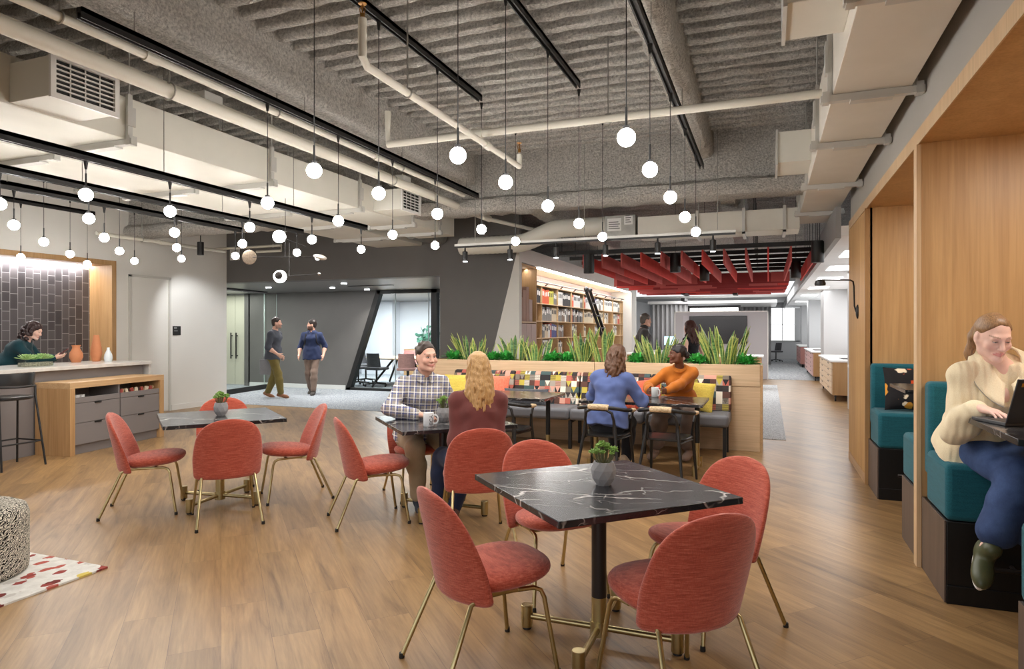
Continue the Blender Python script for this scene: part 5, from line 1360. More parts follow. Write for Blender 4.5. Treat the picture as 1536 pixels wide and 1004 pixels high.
# conference room
t = thing('conference_table', 'pale oval conference table on dark angled legs behind the glass', 'table', (-9.35, 15.95, 0.006))
b = MB(); b.lathe([(0, .70), (.98, .70), (1.0, .715), (1.0, .73), (.98, .74), (0, .74)], n=40, sx=1.15, sy=.85); b.build('tabletop', M['cream_wood'], t, angle=50)
for s_ in (-1, 1):
    b = MB(); b.tube([(s_ * .75, -.4, 0.02), (s_ * .3, -.1, .70)], .03, 8); b.build('leg', M['black_metal'], t); b = MB(); b.tube([(s_ * .75, .4, 0.02), (s_ * .3, .1, .70)], .03, 8); b.build('leg', M['black_metal'], t)
for i, (x, y, rz, mt, lb) in enumerate(((-8.95, 15.45, -.5, gf, 'charcoal conference chair nearest the slanted frame'), (-8.25, 15.25, -.1, gf, 'charcoal conference chair with its back to the glass'), (-8.6, 17.5, 3.3, pf, 'pink conference chair on the far side of the table, left one'), (-8.0, 17.65, 3.1, gf, 'charcoal conference chair on the far side of the table'),
        (-7.3, 17.5, 2.8, pf, 'pink conference chair on the far side of the table, right one'), (-7.35, 15.3, .3, pf, 'pink conference chair near the glass, right of the man\'s head'), (-9.35, 16.4, -1.5, gf, 'charcoal conference chair at the left end of the table'))):
    office_chair(lb, (x - 1.35, y - 0.35, 0.0065), rz, mt, group='conference chairs')
b = MB(); b.box(-11.2, -9.2, 19.0, 19.55, 0.006, 0.86); single('credenza', b, M['oak'], 'low oak credenza at the back of the conference room', 'credenza', bevel=.004)
t = thing('potted_plant', 'round-leaved plant in a white pot on the conference room credenza', 'plant', (-10.45, 19.25, .861))
b = MB(); b.lathe([(0, 0), (.11, 0), (.15, .2), (.14, .22), (.13, .2), (0, .19)], n=16); b.build('pot', M['white_lam'], t)
rnd = random.Random(2); b = MB()
for i in range(46):
    p = Vector((rnd.uniform(-.32, .32), rnd.uniform(-.2, .2), rnd.uniform(.25, .75))); b.ball(p, (.07, .012, .06), 8, 5, Euler((rnd.uniform(-1, 1), 0, rnd.uniform(0, 3))).to_matrix())
for i in range(9): a = i * .7; b.tube([(0, 0, .2), (.1 * math.cos(a), .08 * math.sin(a), .45), (.25 * math.cos(a), .15 * math.sin(a), .62)], .006, 5)
b.build('foliage', flat('blue_green_leaf', S(86, 140, 118), .5, 0, .4, .2, 10), t, angle=60)

# ================================================================ drawer carts along the right
def cart(label, x0, y0, y1, h, mt, wood_, ncol, group='drawer carts'):
    W = 0.62; L = y1 - y0
    t = thing('drawer_cart', label, 'cart', (x0 + W / 2, (y0 + y1) / 2, 0), 0, group)
    def cb_(n_, a0, a1, b0, b1, c0, c1, m_, par=None, bv=.003): b = MB(); b.box(a0 - W / 2, a1 - W / 2, b0 - L / 2, b1 - L / 2, c0, c1); return b.build(n_, m_, par or t, bevel=bv)
    cb_('carcass', 0.02, W, 0, L, 0.13, h - 0.04, wood_)
    cb_('countertop', -0.03, W + .03, -0.02, L + .02, h - 0.039, h, M['white_lam'])
    for c in range(ncol):
        a, d = c * L / ncol + .012, (c + 1) * L / ncol - .012
        for r in range(5):
            z0 = .145 + r * (h - .2) / 5; z1 = z0 + (h - .2) / 5 - .012
            dr = cb_('drawer', 0.0, 0.02, a, d, z0, z1, mt); m = (a + d) / 2
            cb_('grip_slot', -0.003, -0.0002, m - .11, m + .11, z1 - .035, z1 - .008, M['black_plastic'], dr, None)
    for (x, y) in ((.08, .08), (W - .08, .08), (.08, L - .08), (W - .08, L - .08)):
        b = MB(); b.cyl((x - W / 2 - .015, y - L / 2, .05), (x - W / 2 + .015, y - L / 2, .05), .05, n=14); b.box(x - W / 2 - .02, x - W / 2 + .02, y - L / 2 - .03, y - L / 2 + .03, .09, .131); b.build('caster', M['black_plastic'], t)
dpk = flat('pink_drawer', S(206, 166, 160), .5); dro = flat('rose_drawer', S(186, 128, 122), .5); dbl = flat('birch_drawer', S(220, 198, 170), .5, 0, .4, .05, 10)
cart('birch drawer cart nearest the booth wall, only its edge showing', 1.30, 11.2, 12.6, 0.90, dbl, M['oak'], 2)
cart('birch drawer cart with white top, second one along the window side', 1.24, 15.3, 18.7, 0.86, dbl, M['oak'], 2)
cart('pink-fronted drawer cart with white top, third one back', 1.22, 21.2, 25.7, 0.86, dpk, M['oak'], 2)
cart('rose-fronted drawer cart farthest back along the window side', 1.20, 28.6, 32.4, 0.86, dro, flat('rose_cart_side', S(176, 120, 110), .6), 2)
b = MB(); b.box(1.5, 1.75, 15.9, 16.6, .861, .872); single('laptop', b, M['black_plastic'], 'closed dark laptop lying on the white cart top', 'laptop', bevel=.003)
b = MB(); b.box(1.35, 1.7, 22.4, 23.6, .861, .875); single('sample_sheet', b, flat('dark_sample', S(96, 92, 90), .7), 'dark sample sheets lying on the pink drawer cart', 'sheets')
# wall clock or round mirror by the booth end
t = thing('round_mirror', 'round black-framed mirror on the pier beyond the booth end panel', 'mirror', (1.41, 12.9, 1.9))
b = MB(); b.cyl((0, 0, 0), (0.02, 0, 0), .3, n=32); b.build('frame', M['black_metal'], t); b = MB(); b.cyl((-.004, 0, 0), (-.001, 0, 0), .27, n=32); b.build('glass_face', M['chrome'], t)

# ================================================================ booths
M['birch'] = None
M['teal'] = fabric('teal_velvet', S(30, 98, 110), S(22, 80, 92), 220, .8, (1, 1, 1), .2, .12)
M['dark_green'] = fabric('dark_green_velvet', S(34, 66, 68), S(22, 44, 46), 60, .8, (6, 6, 1), .25, .5)
M['base_side'] = wood('brown_bench_base', S(104, 88, 78), S(86, 72, 64), 1.2, 2, .45)
def booth_bench(label, y_back, dirn):
    """dirn -1: the seat faces -y"""
    t = thing('booth_bench', label, 'bench', (XB + 0.72, y_back, 0), 0 if dirn < 0 else PI, 'raised booth benches')
    W = 0.68; x0, x1 = (-0.70, 0.69) if dirn < 0 else (-0.69, 0.70)
    def bb(n_, a0, a1, b0, b1, c0, c1, mt, bv=.004, par=None): b = MB(); b.box(a0, a1, b0, b1, c0, c1); o = b.build(n_, mt, par or t, bevel=bv); o.modifiers['bevel'].segments = 3; return o
    bs = bb('base', x0 + .004, x1 - .004, -0.58, -0.003, 0.0, 0.45, M['black_wood'])
    if dirn < 0: bb('base_end_panel', x0 - .006, x0 + .003, -0.575, -0.003, 0.0, 0.45, M['base_side'], .002)
    else: bb('base_end_panel', x1 - .003, x1 + .006, -0.575, -0.003, 0.0, 0.45, M['base_side'], .002)
    bb('base_plinth', x0 + .002, x1 - .002, -0.59, -0.58, 0.0, 0.10, M['black_wood'], .002)
    bb('seat_cushion', x0, x1, -0.585, -0.10, 0.451, 0.765, M['teal'], .03)
    bb('back_cushion', x0 + .006, x1, -0.135, -0.003, 0.60, 1.18, M['dark_green'] if False else M['teal'], .03)
    b = MB(); b.tube([(x0 + .14, -0.66, 0.235), (x1 - .1, -0.66, 0.235)], .013, 10); fr = b.build('foot_rail', M['bronze_metal'], t)
    for x in (x0 + .3, x1 - .3): b = MB(); b.tube([(x, -0.58, 0.235), (x, -0.66, 0.235)], .011, 8); b.build('bracket', M['bronze_metal'], fr)
booth_bench('teal raised booth bench the woman in the cream sweater sits on', 4.82, -1)
booth_bench('teal raised booth bench at the picture\'s right edge, facing the sweater woman', 2.52, 1)
booth_bench('teal raised booth bench with floral pillow in the far booth', 7.20, -1)
booth_bench('teal raised booth bench in the far booth, backing onto the slim wooden divider', 4.90, 1)
def booth_table(label, y0, y1):
    cy = (y0 + y1) / 2
    t = thing('booth_table', label, 'table', (XB + 0.72, cy, 0), 0, 'booth tables'); x0, x1 = -0.65, 0.68
    b = MB(); b.box(x0, x1, y0 - cy, y1 - cy, 1.02, 1.05); b.build('tabletop', M['marble'], t, bevel=.003)
    b = MB(); b.tube([(0.3, 0, .0), (.3, 0, 1.02)], .04, 16); b.build('column', M['black_metal'], t)
    b = MB(); b.box(.05, .55, -.2, .2, 0, .02); b.build('base_plate', M['black_metal'], t)
booth_table('raised marble booth table holding the laptop', 3.29, 4.05)
booth_table('raised marble table in the far booth beside the floral pillow', 5.68, 6.36)
def m_floral():
    k = N('floral_print'); k.set(.8, 0, .2); co = k.coord()
    v = k.n('ShaderNodeTexVoronoi', Scale=11.0); ns = k.n('ShaderNodeTexNoise', Scale=9.0, Detail=3.0)
    ad = k.n('ShaderNodeVectorMath', _operation='MULTIPLY_ADD'); k.l(co, ns.inputs['Vector']); k.l(ns.outputs['Color'], ad.inputs[0]); ad.inputs[1].default_value = (.14, .14, .14); k.l(co, ad.inputs[2]); k.l(ad.outputs[0], v.inputs['Vector'])
    sp = k.n('ShaderNodeSeparateColor'); k.l(v.outputs['Color'], sp.inputs[0])
    cc = k.ramp(sp.outputs[0], [(0, S(206, 80, 40)), (.2, S(232, 216, 190)), (.35, S(36, 34, 36)), (.6, S(214, 148, 56)), (.75, S(52, 50, 54)), (.88, S(224, 110, 70))], 'CONSTANT')
    k.col(k.mix(cc, S(34, 32, 34), k.ramp(v.outputs['Distance'], [(.40, (0, 0, 0, 1)), (.5, (1, 1, 1, 1))]))); return k.mat
pillow('floral orange and black throw pillow on the far booth bench', (1.19, 6.83, .77), .40, .40, .14, m_floral(), (D2R(-16), 0, 0))
# laptop on the booth table
t = thing('laptop', 'open dark grey laptop with an orange sticker in front of the sweater woman', 'laptop', (1.145, 3.866, 1.0505), D2R(200.5))
lm = flat('dark_grey_laptop', S(74, 74, 76), .4, .3)
b = MB(); b.box(-.165, .165, -.115, .115, 0, .016); base_ = b.build('base', lm, t, bevel=.003)
b = MB(); b.box(-.15, .15, -.02, .09, .0161, .0175); b.build('keyboard', M['black_plastic'], base_)
R_ = Matrix.Rotation(D2R(-20), 3, 'X')
b = MB(); b.obox(Vector((0, .117, .014)) + R_ @ Vector((0, 0, .112)), (.33, .008, .224), Matrix.Rotation(D2R(-20), 3, 'X')); lid = b.build('lid', lm, t, bevel=.003)
b = MB(); b.obox(Vector((0, .117, .014)) + R_ @ Vector((0, -.0045, .115)), (.30, .001, .19), R_); b.build('display', emit('laptop_screen_glow', (.80, .82, 1, 1), 1.6), lid)
b = MB(); b.obox(Vector((0, .117, .014)) + R_ @ Vector((.105, .0048, .196)), (.075, .001, .018), R_); b.build('sticker', flat('orange_sticker', S(206, 140, 46), .5), lid)
# wall lamp on the tambour end panel
t = thing('wall_lamp', 'black swing-arm wall lamp with domed head on the wooden end panel', 'wall lamp', (XB, 7.75, 1.62))
b = MB(); b.ball((-.015, 0, .07), (.02, .05, .075), 16, 10); b.build('wall_plate', M['black_metal'], t)
b = MB(); b.tube([(-.03, 0, .07), (-.045, 0, .13), (-.05, 0, .34), (-.06, -.02, .385), (-.09, -.05, .40), (-.36, -.12, .405)], .008, 8); b.build('arm', M['black_metal'], t)
b = MB(); b.lathe([(.052, -.02), (.055, 0), (.045, .03), (.02, .045), (0, .047)], (-.38, -.125, .365), 18); b.build('shade', M['black_metal'], t)
b = MB(); b.lathe([(0, -.018), (.04, -.018), (.04, -.012), (0, -.012)], (-.38, -.125, .365), 14); b.build('bulb', M['lamp_face'], t)
# ================================================================ people: bodies grown as smooth-blended volumes
def nrm(v):
    v = np.asarray(v, float); return v / max(1e-9, np.linalg.norm(v))
class Vol:
    def __init__(s, lo, hi, h):
        s.h = h; s.lo = np.array(lo, float) - 3 * h; n = np.ceil((np.array(hi, float) + 3 * h - s.lo) / h).astype(int) + 1
        s.n = n; s.D = np.full(tuple(n), 0.5, np.float32)
        s.ax = [(s.lo[i] + h * np.arange(n[i])).astype(np.float32) for i in range(3)]
    def reg(s, lo, hi):
        a = np.clip(np.floor((np.asarray(lo) - s.lo) / s.h).astype(int), 0, s.n); b = np.clip(np.ceil((np.asarray(hi) - s.lo) / s.h).astype(int) + 1, 0, s.n)
        if np.any(b - a < 2): return None, None
        sl = tuple(slice(a[i], b[i]) for i in range(3))
        return sl, np.meshgrid(*[s.ax[i][sl[i]] for i in range(3)], indexing='ij')
    def put(s, d, sl, k, op='u'):
        A = s.D[sl]
        if op == 'u':
            if k > 0: hh = np.maximum(k - np.abs(A - d), 0) / k; s.D[sl] = np.minimum(A, d) - hh * hh * k * 0.25
            else: s.D[sl] = np.minimum(A, d)
        else:   # carve
            if k > 0: hh = np.maximum(k - np.abs(A + d), 0) / k; s.D[sl] = np.maximum(A, -d) + hh * hh * k * 0.25
            else: s.D[sl] = np.maximum(A, -d)
    def cone(s, a, b, ra, rb, k=0.02, op='u'):
        a = np.asarray(a, float); b = np.asarray(b, float); m = max(ra, rb) + k + 2 * s.h
        sl, G = s.reg(np.minimum(a, b) - m, np.maximum(a, b) + m)
        if sl is None: return
        ab = b - a; L2 = max(1e-9, ab @ ab)
        t = ((G[0] - a[0]) * ab[0] + (G[1] - a[1]) * ab[1] + (G[2] - a[2]) * ab[2]) / L2; t = np.clip(t, 0, 1)
        d = np.sqrt((G[0] - a[0] - t * ab[0]) ** 2 + (G[1] - a[1] - t * ab[1]) ** 2 + (G[2] - a[2] - t * ab[2]) ** 2) - (ra + (rb - ra) * t)
        s.put(d.astype(np.float32), sl, k, op)
    def chain(s, pts, rs, k=0.02):
        for i in range(len(pts) - 1): s.cone(pts[i], pts[i + 1], rs[i], rs[i + 1], k)
    def ell(s, c, r, R=None, k=0.02, op='u'):
        c = np.asarray(c, float); r = np.asarray(r, float); m = r.max() + k + 2 * s.h
        sl, G = s.reg(c - m, c + m)
        if sl is None: return
        q = [G[i] - c[i] for i in range(3)]
        if R is not None: q = [q[0] * R[0][i] + q[1] * R[1][i] + q[2] * R[2][i] for i in range(3)]
        k0 = np.sqrt(sum((q[i] / r[i]) ** 2 for i in range(3))); k1 = np.sqrt(sum((q[i] / r[i] ** 2) ** 2 for i in range(3))) + 1e-6
        s.put((k0 * (k0 - 1) / k1).astype(np.float32), sl, k, op)
    def slab(s, a, b, ra, rb, side, k=0.03):
        """segment with elliptical section; ra, rb = (half width along side, half depth)"""
        a = np.asarray(a, float); b = np.asarray(b, float); m = max(ra[0], rb[0]) + k + 2 * s.h
        sl, G = s.reg(np.minimum(a, b) - m, np.maximum(a, b) + m)
        if sl is None: return
        ab = b - a; L = np.linalg.norm(ab); ax = ab / L; sd = nrm(side - ax * (ax @ side)); dp = np.cross(ax, sd)
        P = [G[i] - a[i] for i in range(3)]
        t = np.clip((P[0] * ax[0] + P[1] * ax[1] + P[2] * ax[2]) / L, 0, 1)
        q = [P[i] - t * ab[i] for i in range(3)]
        u = sum(q[i] * sd[i] for i in range(3)); v = sum(q[i] * dp[i] for i in range(3)); w = sum(q[i] * ax[i] for i in range(3))
        rx = ra[0] + (rb[0] - ra[0]) * t; ry = ra[1] + (rb[1] - ra[1]) * t; mn = np.minimum(rx, ry)
        d = (np.sqrt((u / rx) ** 2 + (v / ry) ** 2 + (w / (mn * 0.8)) ** 2) - 1) * mn
        s.put(d.astype(np.float32), sl, k)
    def wrinkle(s, amp, f=38.0, seed=0.0):
        X, Y, Z = np.meshgrid(*s.ax, indexing='ij', sparse=True)
        w = np.sin(f * (X + 0.6 * Z) + 3 * np.sin(f * .31 * Y + seed)) + np.sin(f * 0.8 * (Y - 0.7 * Z + .3 * X) + 2.4 * np.sin(f * .37 * X + seed * 1.7)) + .7 * np.sin(f * 1.3 * (Z + .35 * Y) + 2 * np.sin(f * .5 * X + seed))
        s.D += (amp * w).astype(np.float32)
    def mesh(s, smooth=1):
        D = s.D; D[0] = D[-1] = 0.5; D[:, 0] = D[:, -1] = 0.5; D[:, :, 0] = D[:, :, -1] = 0.5
        I = D < 0
        n0, n1, n2 = D.shape
        cells = np.zeros((n0 - 1, n1 - 1, n2 - 1), np.uint8)
        for dx in (0, 1):
            for dy in (0, 1):
                for dz in (0, 1): cells += I[dx:n0 - 1 + dx, dy:n1 - 1 + dy, dz:n2 - 1 + dz]
        act = np.argwhere((cells > 0) & (cells < 8))
        idx = -np.ones(cells.shape, np.int32); idx[act[:, 0], act[:, 1], act[:, 2]] = np.arange(len(act))
        acc = np.zeros((len(act), 3)); cnt = np.zeros(len(act))
        C = [(0, 0, 0), (1, 0, 0), (0, 1, 0), (1, 1, 0), (0, 0, 1), (1, 0, 1), (0, 1, 1), (1, 1, 1)]
        val = [D[act[:, 0] + c[0], act[:, 1] + c[1], act[:, 2] + c[2]] for c in C]
        for a in range(8):
            for b in range(a + 1, 8):
                if sum(abs(C[a][i] - C[b][i]) for i in range(3)) != 1: continue
                m = (val[a] < 0) != (val[b] < 0); t = np.where(m, val[a] / np.where(m, val[a] - val[b], 1), 0)
                for i in range(3): acc[:, i] += np.where(m, C[a][i] + t * (C[b][i] - C[a][i]), 0)
                cnt += m
        V = s.lo + s.h * (act + acc / cnt[:, None])
        F = []
        for axis in range(3):
            o1, o2 = [(1, 2), (2, 0), (0, 1)][axis]
            sa = [slice(1, -1)] * 3; sa[axis] = slice(0, -1); sb = [slice(1, -1)] * 3; sb[axis] = slice(1, None)
            e = I[tuple(sa)] != I[tuple(sb)]; e0 = I[tuple(sa)]
            p = np.argwhere(e); flip = e0[p[:, 0], p[:, 1], p[:, 2]]
            p = p.copy()
            for i in range(3):
                if i != axis: p[:, i] += 1
            def at_(d1, d2):
                q = p.copy(); q[:, o1] -= d1; q[:, o2] -= d2; return idx[q[:, 0], q[:, 1], q[:, 2]]
            q = np.stack([at_(0, 0), at_(1, 0), at_(1, 1), at_(0, 1)], 1); q[~flip] = q[~flip][:, ::-1]
            F.append(q[(q >= 0).all(1)])
        F = np.concatenate(F)
        for _ in range(smooth):
            S_ = np.zeros_like(V); c_ = np.zeros(len(V))
            for i in range(4):
                a, b = F[:, i], F[:, (i + 1) % 4]
                for j in range(3): S_[:, j] += np.bincount(a, V[b, j], len(V)) + np.bincount(b, V[a, j], len(V))
                c_ += np.bincount(a, minlength=len(V)) + np.bincount(b, minlength=len(V))
            V = 0.45 * V + 0.55 * S_ / np.maximum(c_, 1)[:, None]
        return V, F

def np_mesh(name, V, F, mats, colors=None, extra=None):
    """quads (and extra MB geometry with its own material slots) into one mesh"""
    nv = len(V); vs = V; fl = [F]; 
    me = bpy.data.meshes.new(name)
    if extra is not None and extra.v:
        verts = np.concatenate([V, np.array(extra.v)]); faces = [tuple(f) for f in F.tolist()] + [tuple(i + nv for i in f) for f in extra.f]
        mi = [0] * len(F) + extra.mi
    else: verts = V; faces = F.tolist(); mi = [0] * len(F)
    me.from_pydata(verts.tolist(), [], faces)
    for m_ in mats: me.materials.append(m_)
    me.polygons.foreach_set('material_index', mi); me.polygons.foreach_set('use_smooth', [True] * len(faces))
    if colors is not None:
        c = np.ones((len(verts), 4), np.float32); c[:nv, :3] = colors; 
        if len(verts) > nv: c[nv:, :3] = 0.3
        a = me.color_attributes.new('Col', 'FLOAT_COLOR', 'POINT'); a.data.foreach_set('color', c.ravel())
    me.update(); return me

def ik(a, c, l1, l2, hint):
    a = np.asarray(a, float); c = np.asarray(c, float); d = c - a; L = np.linalg.norm(d)
    if L > (l1 + l2) * 0.995: c = a + d / L * (l1 + l2) * 0.995; d = c - a; L = np.linalg.norm(d)
    x = (l1 * l1 - l2 * l2 + L * L) / (2 * L); hgt = math.sqrt(max(0, l1 * l1 - x * x)); u = d / L
    hv = np.asarray(hint, float); hv = hv - u * (u @ hv); return a + u * x + nrm(hv) * hgt, c

def skin_mat(name):
    k = N(name); k.set(0.5, 0, 0.35); k.b.inputs['Subsurface Weight'].default_value = 0.08; k.b.inputs['Subsurface Radius'].default_value = (.012, .005, .003)
    v = k.n('ShaderNodeVertexColor'); v.layer_name = 'Col'
    f = k.noise(k.coord(), 30, 3); k.col(k.mix(v.outputs[0], k.ramp(f, [(.3, (.93, .9, .9, 1)), (.7, (1.03, 1.02, 1.02, 1))]), .8, 'MULTIPLY')); return k.mat
M['skin'] = skin_mat('skin')
M['eye_white'] = flat('eye_white', S(226, 222, 218), .25); M['eye_dark'] = flat('eye_iris', S(44, 36, 32), .2); M['teeth'] = flat('teeth', S(238, 234, 226), .3)
def hair_mat(name, c0, c1):
    k = N(name); k.set(0.42, 0, 0.4)
    f = k.noise(k.coord((150, 150, 11)), 1.4, 3, .6); k.col(k.ramp(f, [(.25, c1), (.75, c0)])); k.bump(f, .4, .002); return k.mat

HS = 0.93
def head(V, W, Hc, R, male, hs, smile=0.0, beard=False):
    """V body volume; Hc head centre; R columns = right, forward, up"""
    P = lambda x, y, z: Hc + R @ (np.array((x, y, z)) * hs)
    e = lambda c, r, k=.02, op='u': V.ell(P(*c), np.array(r) * hs, R, k * hs, op)
    c = lambda a, b, ra, rb, k=.012, op='u': V.cone(P(*a), P(*b), ra * hs, rb * hs, k * hs, op)
    e((0, -.018, .036), (.076, .094, .086)); e((0, .030, -.02), (.064, .062, .085), .03)
    jw = .050 if male else .043
    for s_ in (-1, 1):
        c((s_ * .060, -.005, -.03), (s_ * jw, .012, -.078), .022, .020, .03); c((s_ * jw, .015, -.080), (s_ * .012, .076, -.103), .019, .015, .03)
        e((s_ * .040, .064, -.028), (.024, .020, .022), .022)
        e((s_ * .079, -.012, -.006), (.010, .021, .033), .006); c((s_ * .076, .0, -.03), (s_ * .074, .002, -.024), .008, .008, .01)
    e((0, .080, -.102), (.020, .016, .015), .02)
    c((-.036, .079, .024), (.036, .079, .024), .011, .011, .02)
    for s_ in (-1, 1): e((s_ * .031, .098, .003), (.019, .016, .0115), .014, 'c')
    c((0, .086, .012), (0, .109, -.030), .008, .0125, .010); 
    for s_ in (-1, 1): e((s_ * .012, .097, -.036), (.008, .010, .007), .006)
    w = .024 + .008 * smile; up_ = .007 * smile
    c((-w, .080, -.064 + up_), (0, .0935, -.0635), .006, .0075, .010); c((w, .080, -.064 + up_), (0, .0935, -.0635), .006, .0075, .010)
    c((-w, .080, -.066 + up_), (0, .0915, -.0755), .005, .0085, .010); c((w, .080, -.066 + up_), (0, .0915, -.0755), .005, .0085, .010)
    if smile > .5:
        for s_ in (-1, 1): e((s_ * .045, .070, -.034), (.020, .017, .016), .015)
def face_paint(Vx, Hc, R, hs, skin, lip, brow, beard=None, smile=0.0, cheek=.05):
    q = (Vx - Hc) @ R / hs; col = np.tile(np.array(skin[:3]), (len(Vx), 1))
    def mixin(m, c): 
        m = np.clip(m, 0, 1)[:, None]; col[:] = col * (1 - m) + np.array(c[:3]) * m
    near = np.linalg.norm(q, axis=1) < .2
    warm = np.array(skin[:3]) * np.array((1.02, .80, .78))
    for s_ in (-1, 1): mixin((1 - np.linalg.norm((q - (s_ * .045, .07, -.03)) / (.03, .04, .025), axis=1)) * .7 * near, warm)
    mixin((1 - np.linalg.norm((q - (0, .105, -.03)) / (.018, .02, .016), axis=1)) * .6 * near, warm)
    if beard is not None:
        d = np.where((q[:, 2] < -.035) & (q[:, 1] > -.02) & near & (q[:, 2] > -.135), 1.0, 0.0) * np.where((np.abs(q[:, 0]) < .016) & (q[:, 2] > -.052) & (q[:, 1] > .085), 0, 1)
        mixin(d * beard[1], beard[0])
    w = .030 + .008 * smile; zc = -.0685 + .006 * smile * (np.abs(q[:, 0]) / .03)
    m = (np.abs(q[:, 0]) < w) & (np.abs(q[:, 2] - zc) < .0115 * (1 - (np.abs(q[:, 0]) / (w + .006)) ** 2)) & (q[:, 1] > .065) & near
    mixin(m * .75, lip)
    for s_ in (-1, 1):
        x = s_ * q[:, 0]; zb = .026 + .006 * np.sin(np.clip((x - .014) / .04, 0, 1) * 2.4)
        m = (x > .013) & (x < .055) & (np.abs(q[:, 2] - zb) < .0036) & (q[:, 1] > .04) & near
        mixin(m * .65, brow)
    return col
def face_extra(X, Hc, R, hs, gaze=(0, 0), closed=False, smile=0.0, glasses=False):
    P = lambda x, y, z: Vector(Hc + R @ (np.array((x, y, z)) * hs)); RM = Matrix([list(r) for r in R])
    for s_ in (-1, 1):
        o = .006 if not closed else .0028
        X.m(1).ball(P(s_ * .031, .0805, .002), (.0135 * hs, .0075 * hs, o * hs), 12, 8, RM)
        X.m(2).ball(P(s_ * .031 + gaze[0] * .006, .0845, .002 + gaze[1] * .003 - (.001 if closed else 0)), (.0056 * hs, .0045 * hs, min(o, .0056) * hs), 10, 6, RM)
        X.m(2).tube([P(s_ * .017, .083, .004), P(s_ * .025, .0885, .0075 if not closed else .003), P(s_ * .036, .0875, .0075 if not closed else .003), P(s_ * .046, .079, .0035)], .0013 * hs, 5)
    if smile > .5: X.m(3).ball(P(0, .0865, -.0675), (.024 * hs, .009 * hs, .0045 * hs), 14, 6, RM)
    X.m(2).tube([P(-.024, .0845, -.069 + .006 * smile), P(-.010, .0975, -.0705), P(.010, .0975, -.0705), P(.024, .0845, -.069 + .006 * smile)], .0009 * hs, 5) if smile < .5 else None

def hand(V, wr, f, n, right, hs=1.0, curl=.35, spread=.06, thumb=.5):
    f = nrm(f); n = nrm(np.asarray(n, float) - f * (f @ np.asarray(n, float))); th = np.cross(f, n) * (1 if right else -1); wr = np.asarray(wr, float)
    kb = []
    for i, (o, L, r) in enumerate(((.031, .072, .0083), (.0105, .080, .0086), (-.0105, .074, .0082), (-.030, .058, .0074))):
        kn = wr + (f * (.092 - .006 * abs(i - 1)) + th * o) * hs
        V.cone(wr + (f * .012 + th * o * .45) * hs, kn, .0175 * hs, .0125 * hs, .016 * hs)
        d = nrm(f + th * (spread * (1.2 - i)) + n * math.sin(curl * .5)); p = kn; a = curl
        for j, fr in enumerate((.45, .31, .24)):
            q = p + d * L * fr * hs; V.cone(p, q, r * (1 - .10 * j) * hs, r * (1 - .10 * (j + 1)) * hs, .004 * hs); p = q
            d = nrm(d * math.cos(a) + n * math.sin(a))
    b = wr + (f * .022 + th * .022) * hs; d = nrm(f * .62 + th * (.45 + .5 * thumb) + n * .35); q = b + d * .044 * hs
    V.cone(wr + f * .01 * hs, b, .018 * hs, .0165 * hs, .016 * hs); V.cone(b, q, .0155 * hs, .0108 * hs, .010 * hs); d2 = nrm(d + f * .5); V.cone(q, q + d2 * .034 * hs, .0104 * hs, .0082 * hs, .005 * hs)

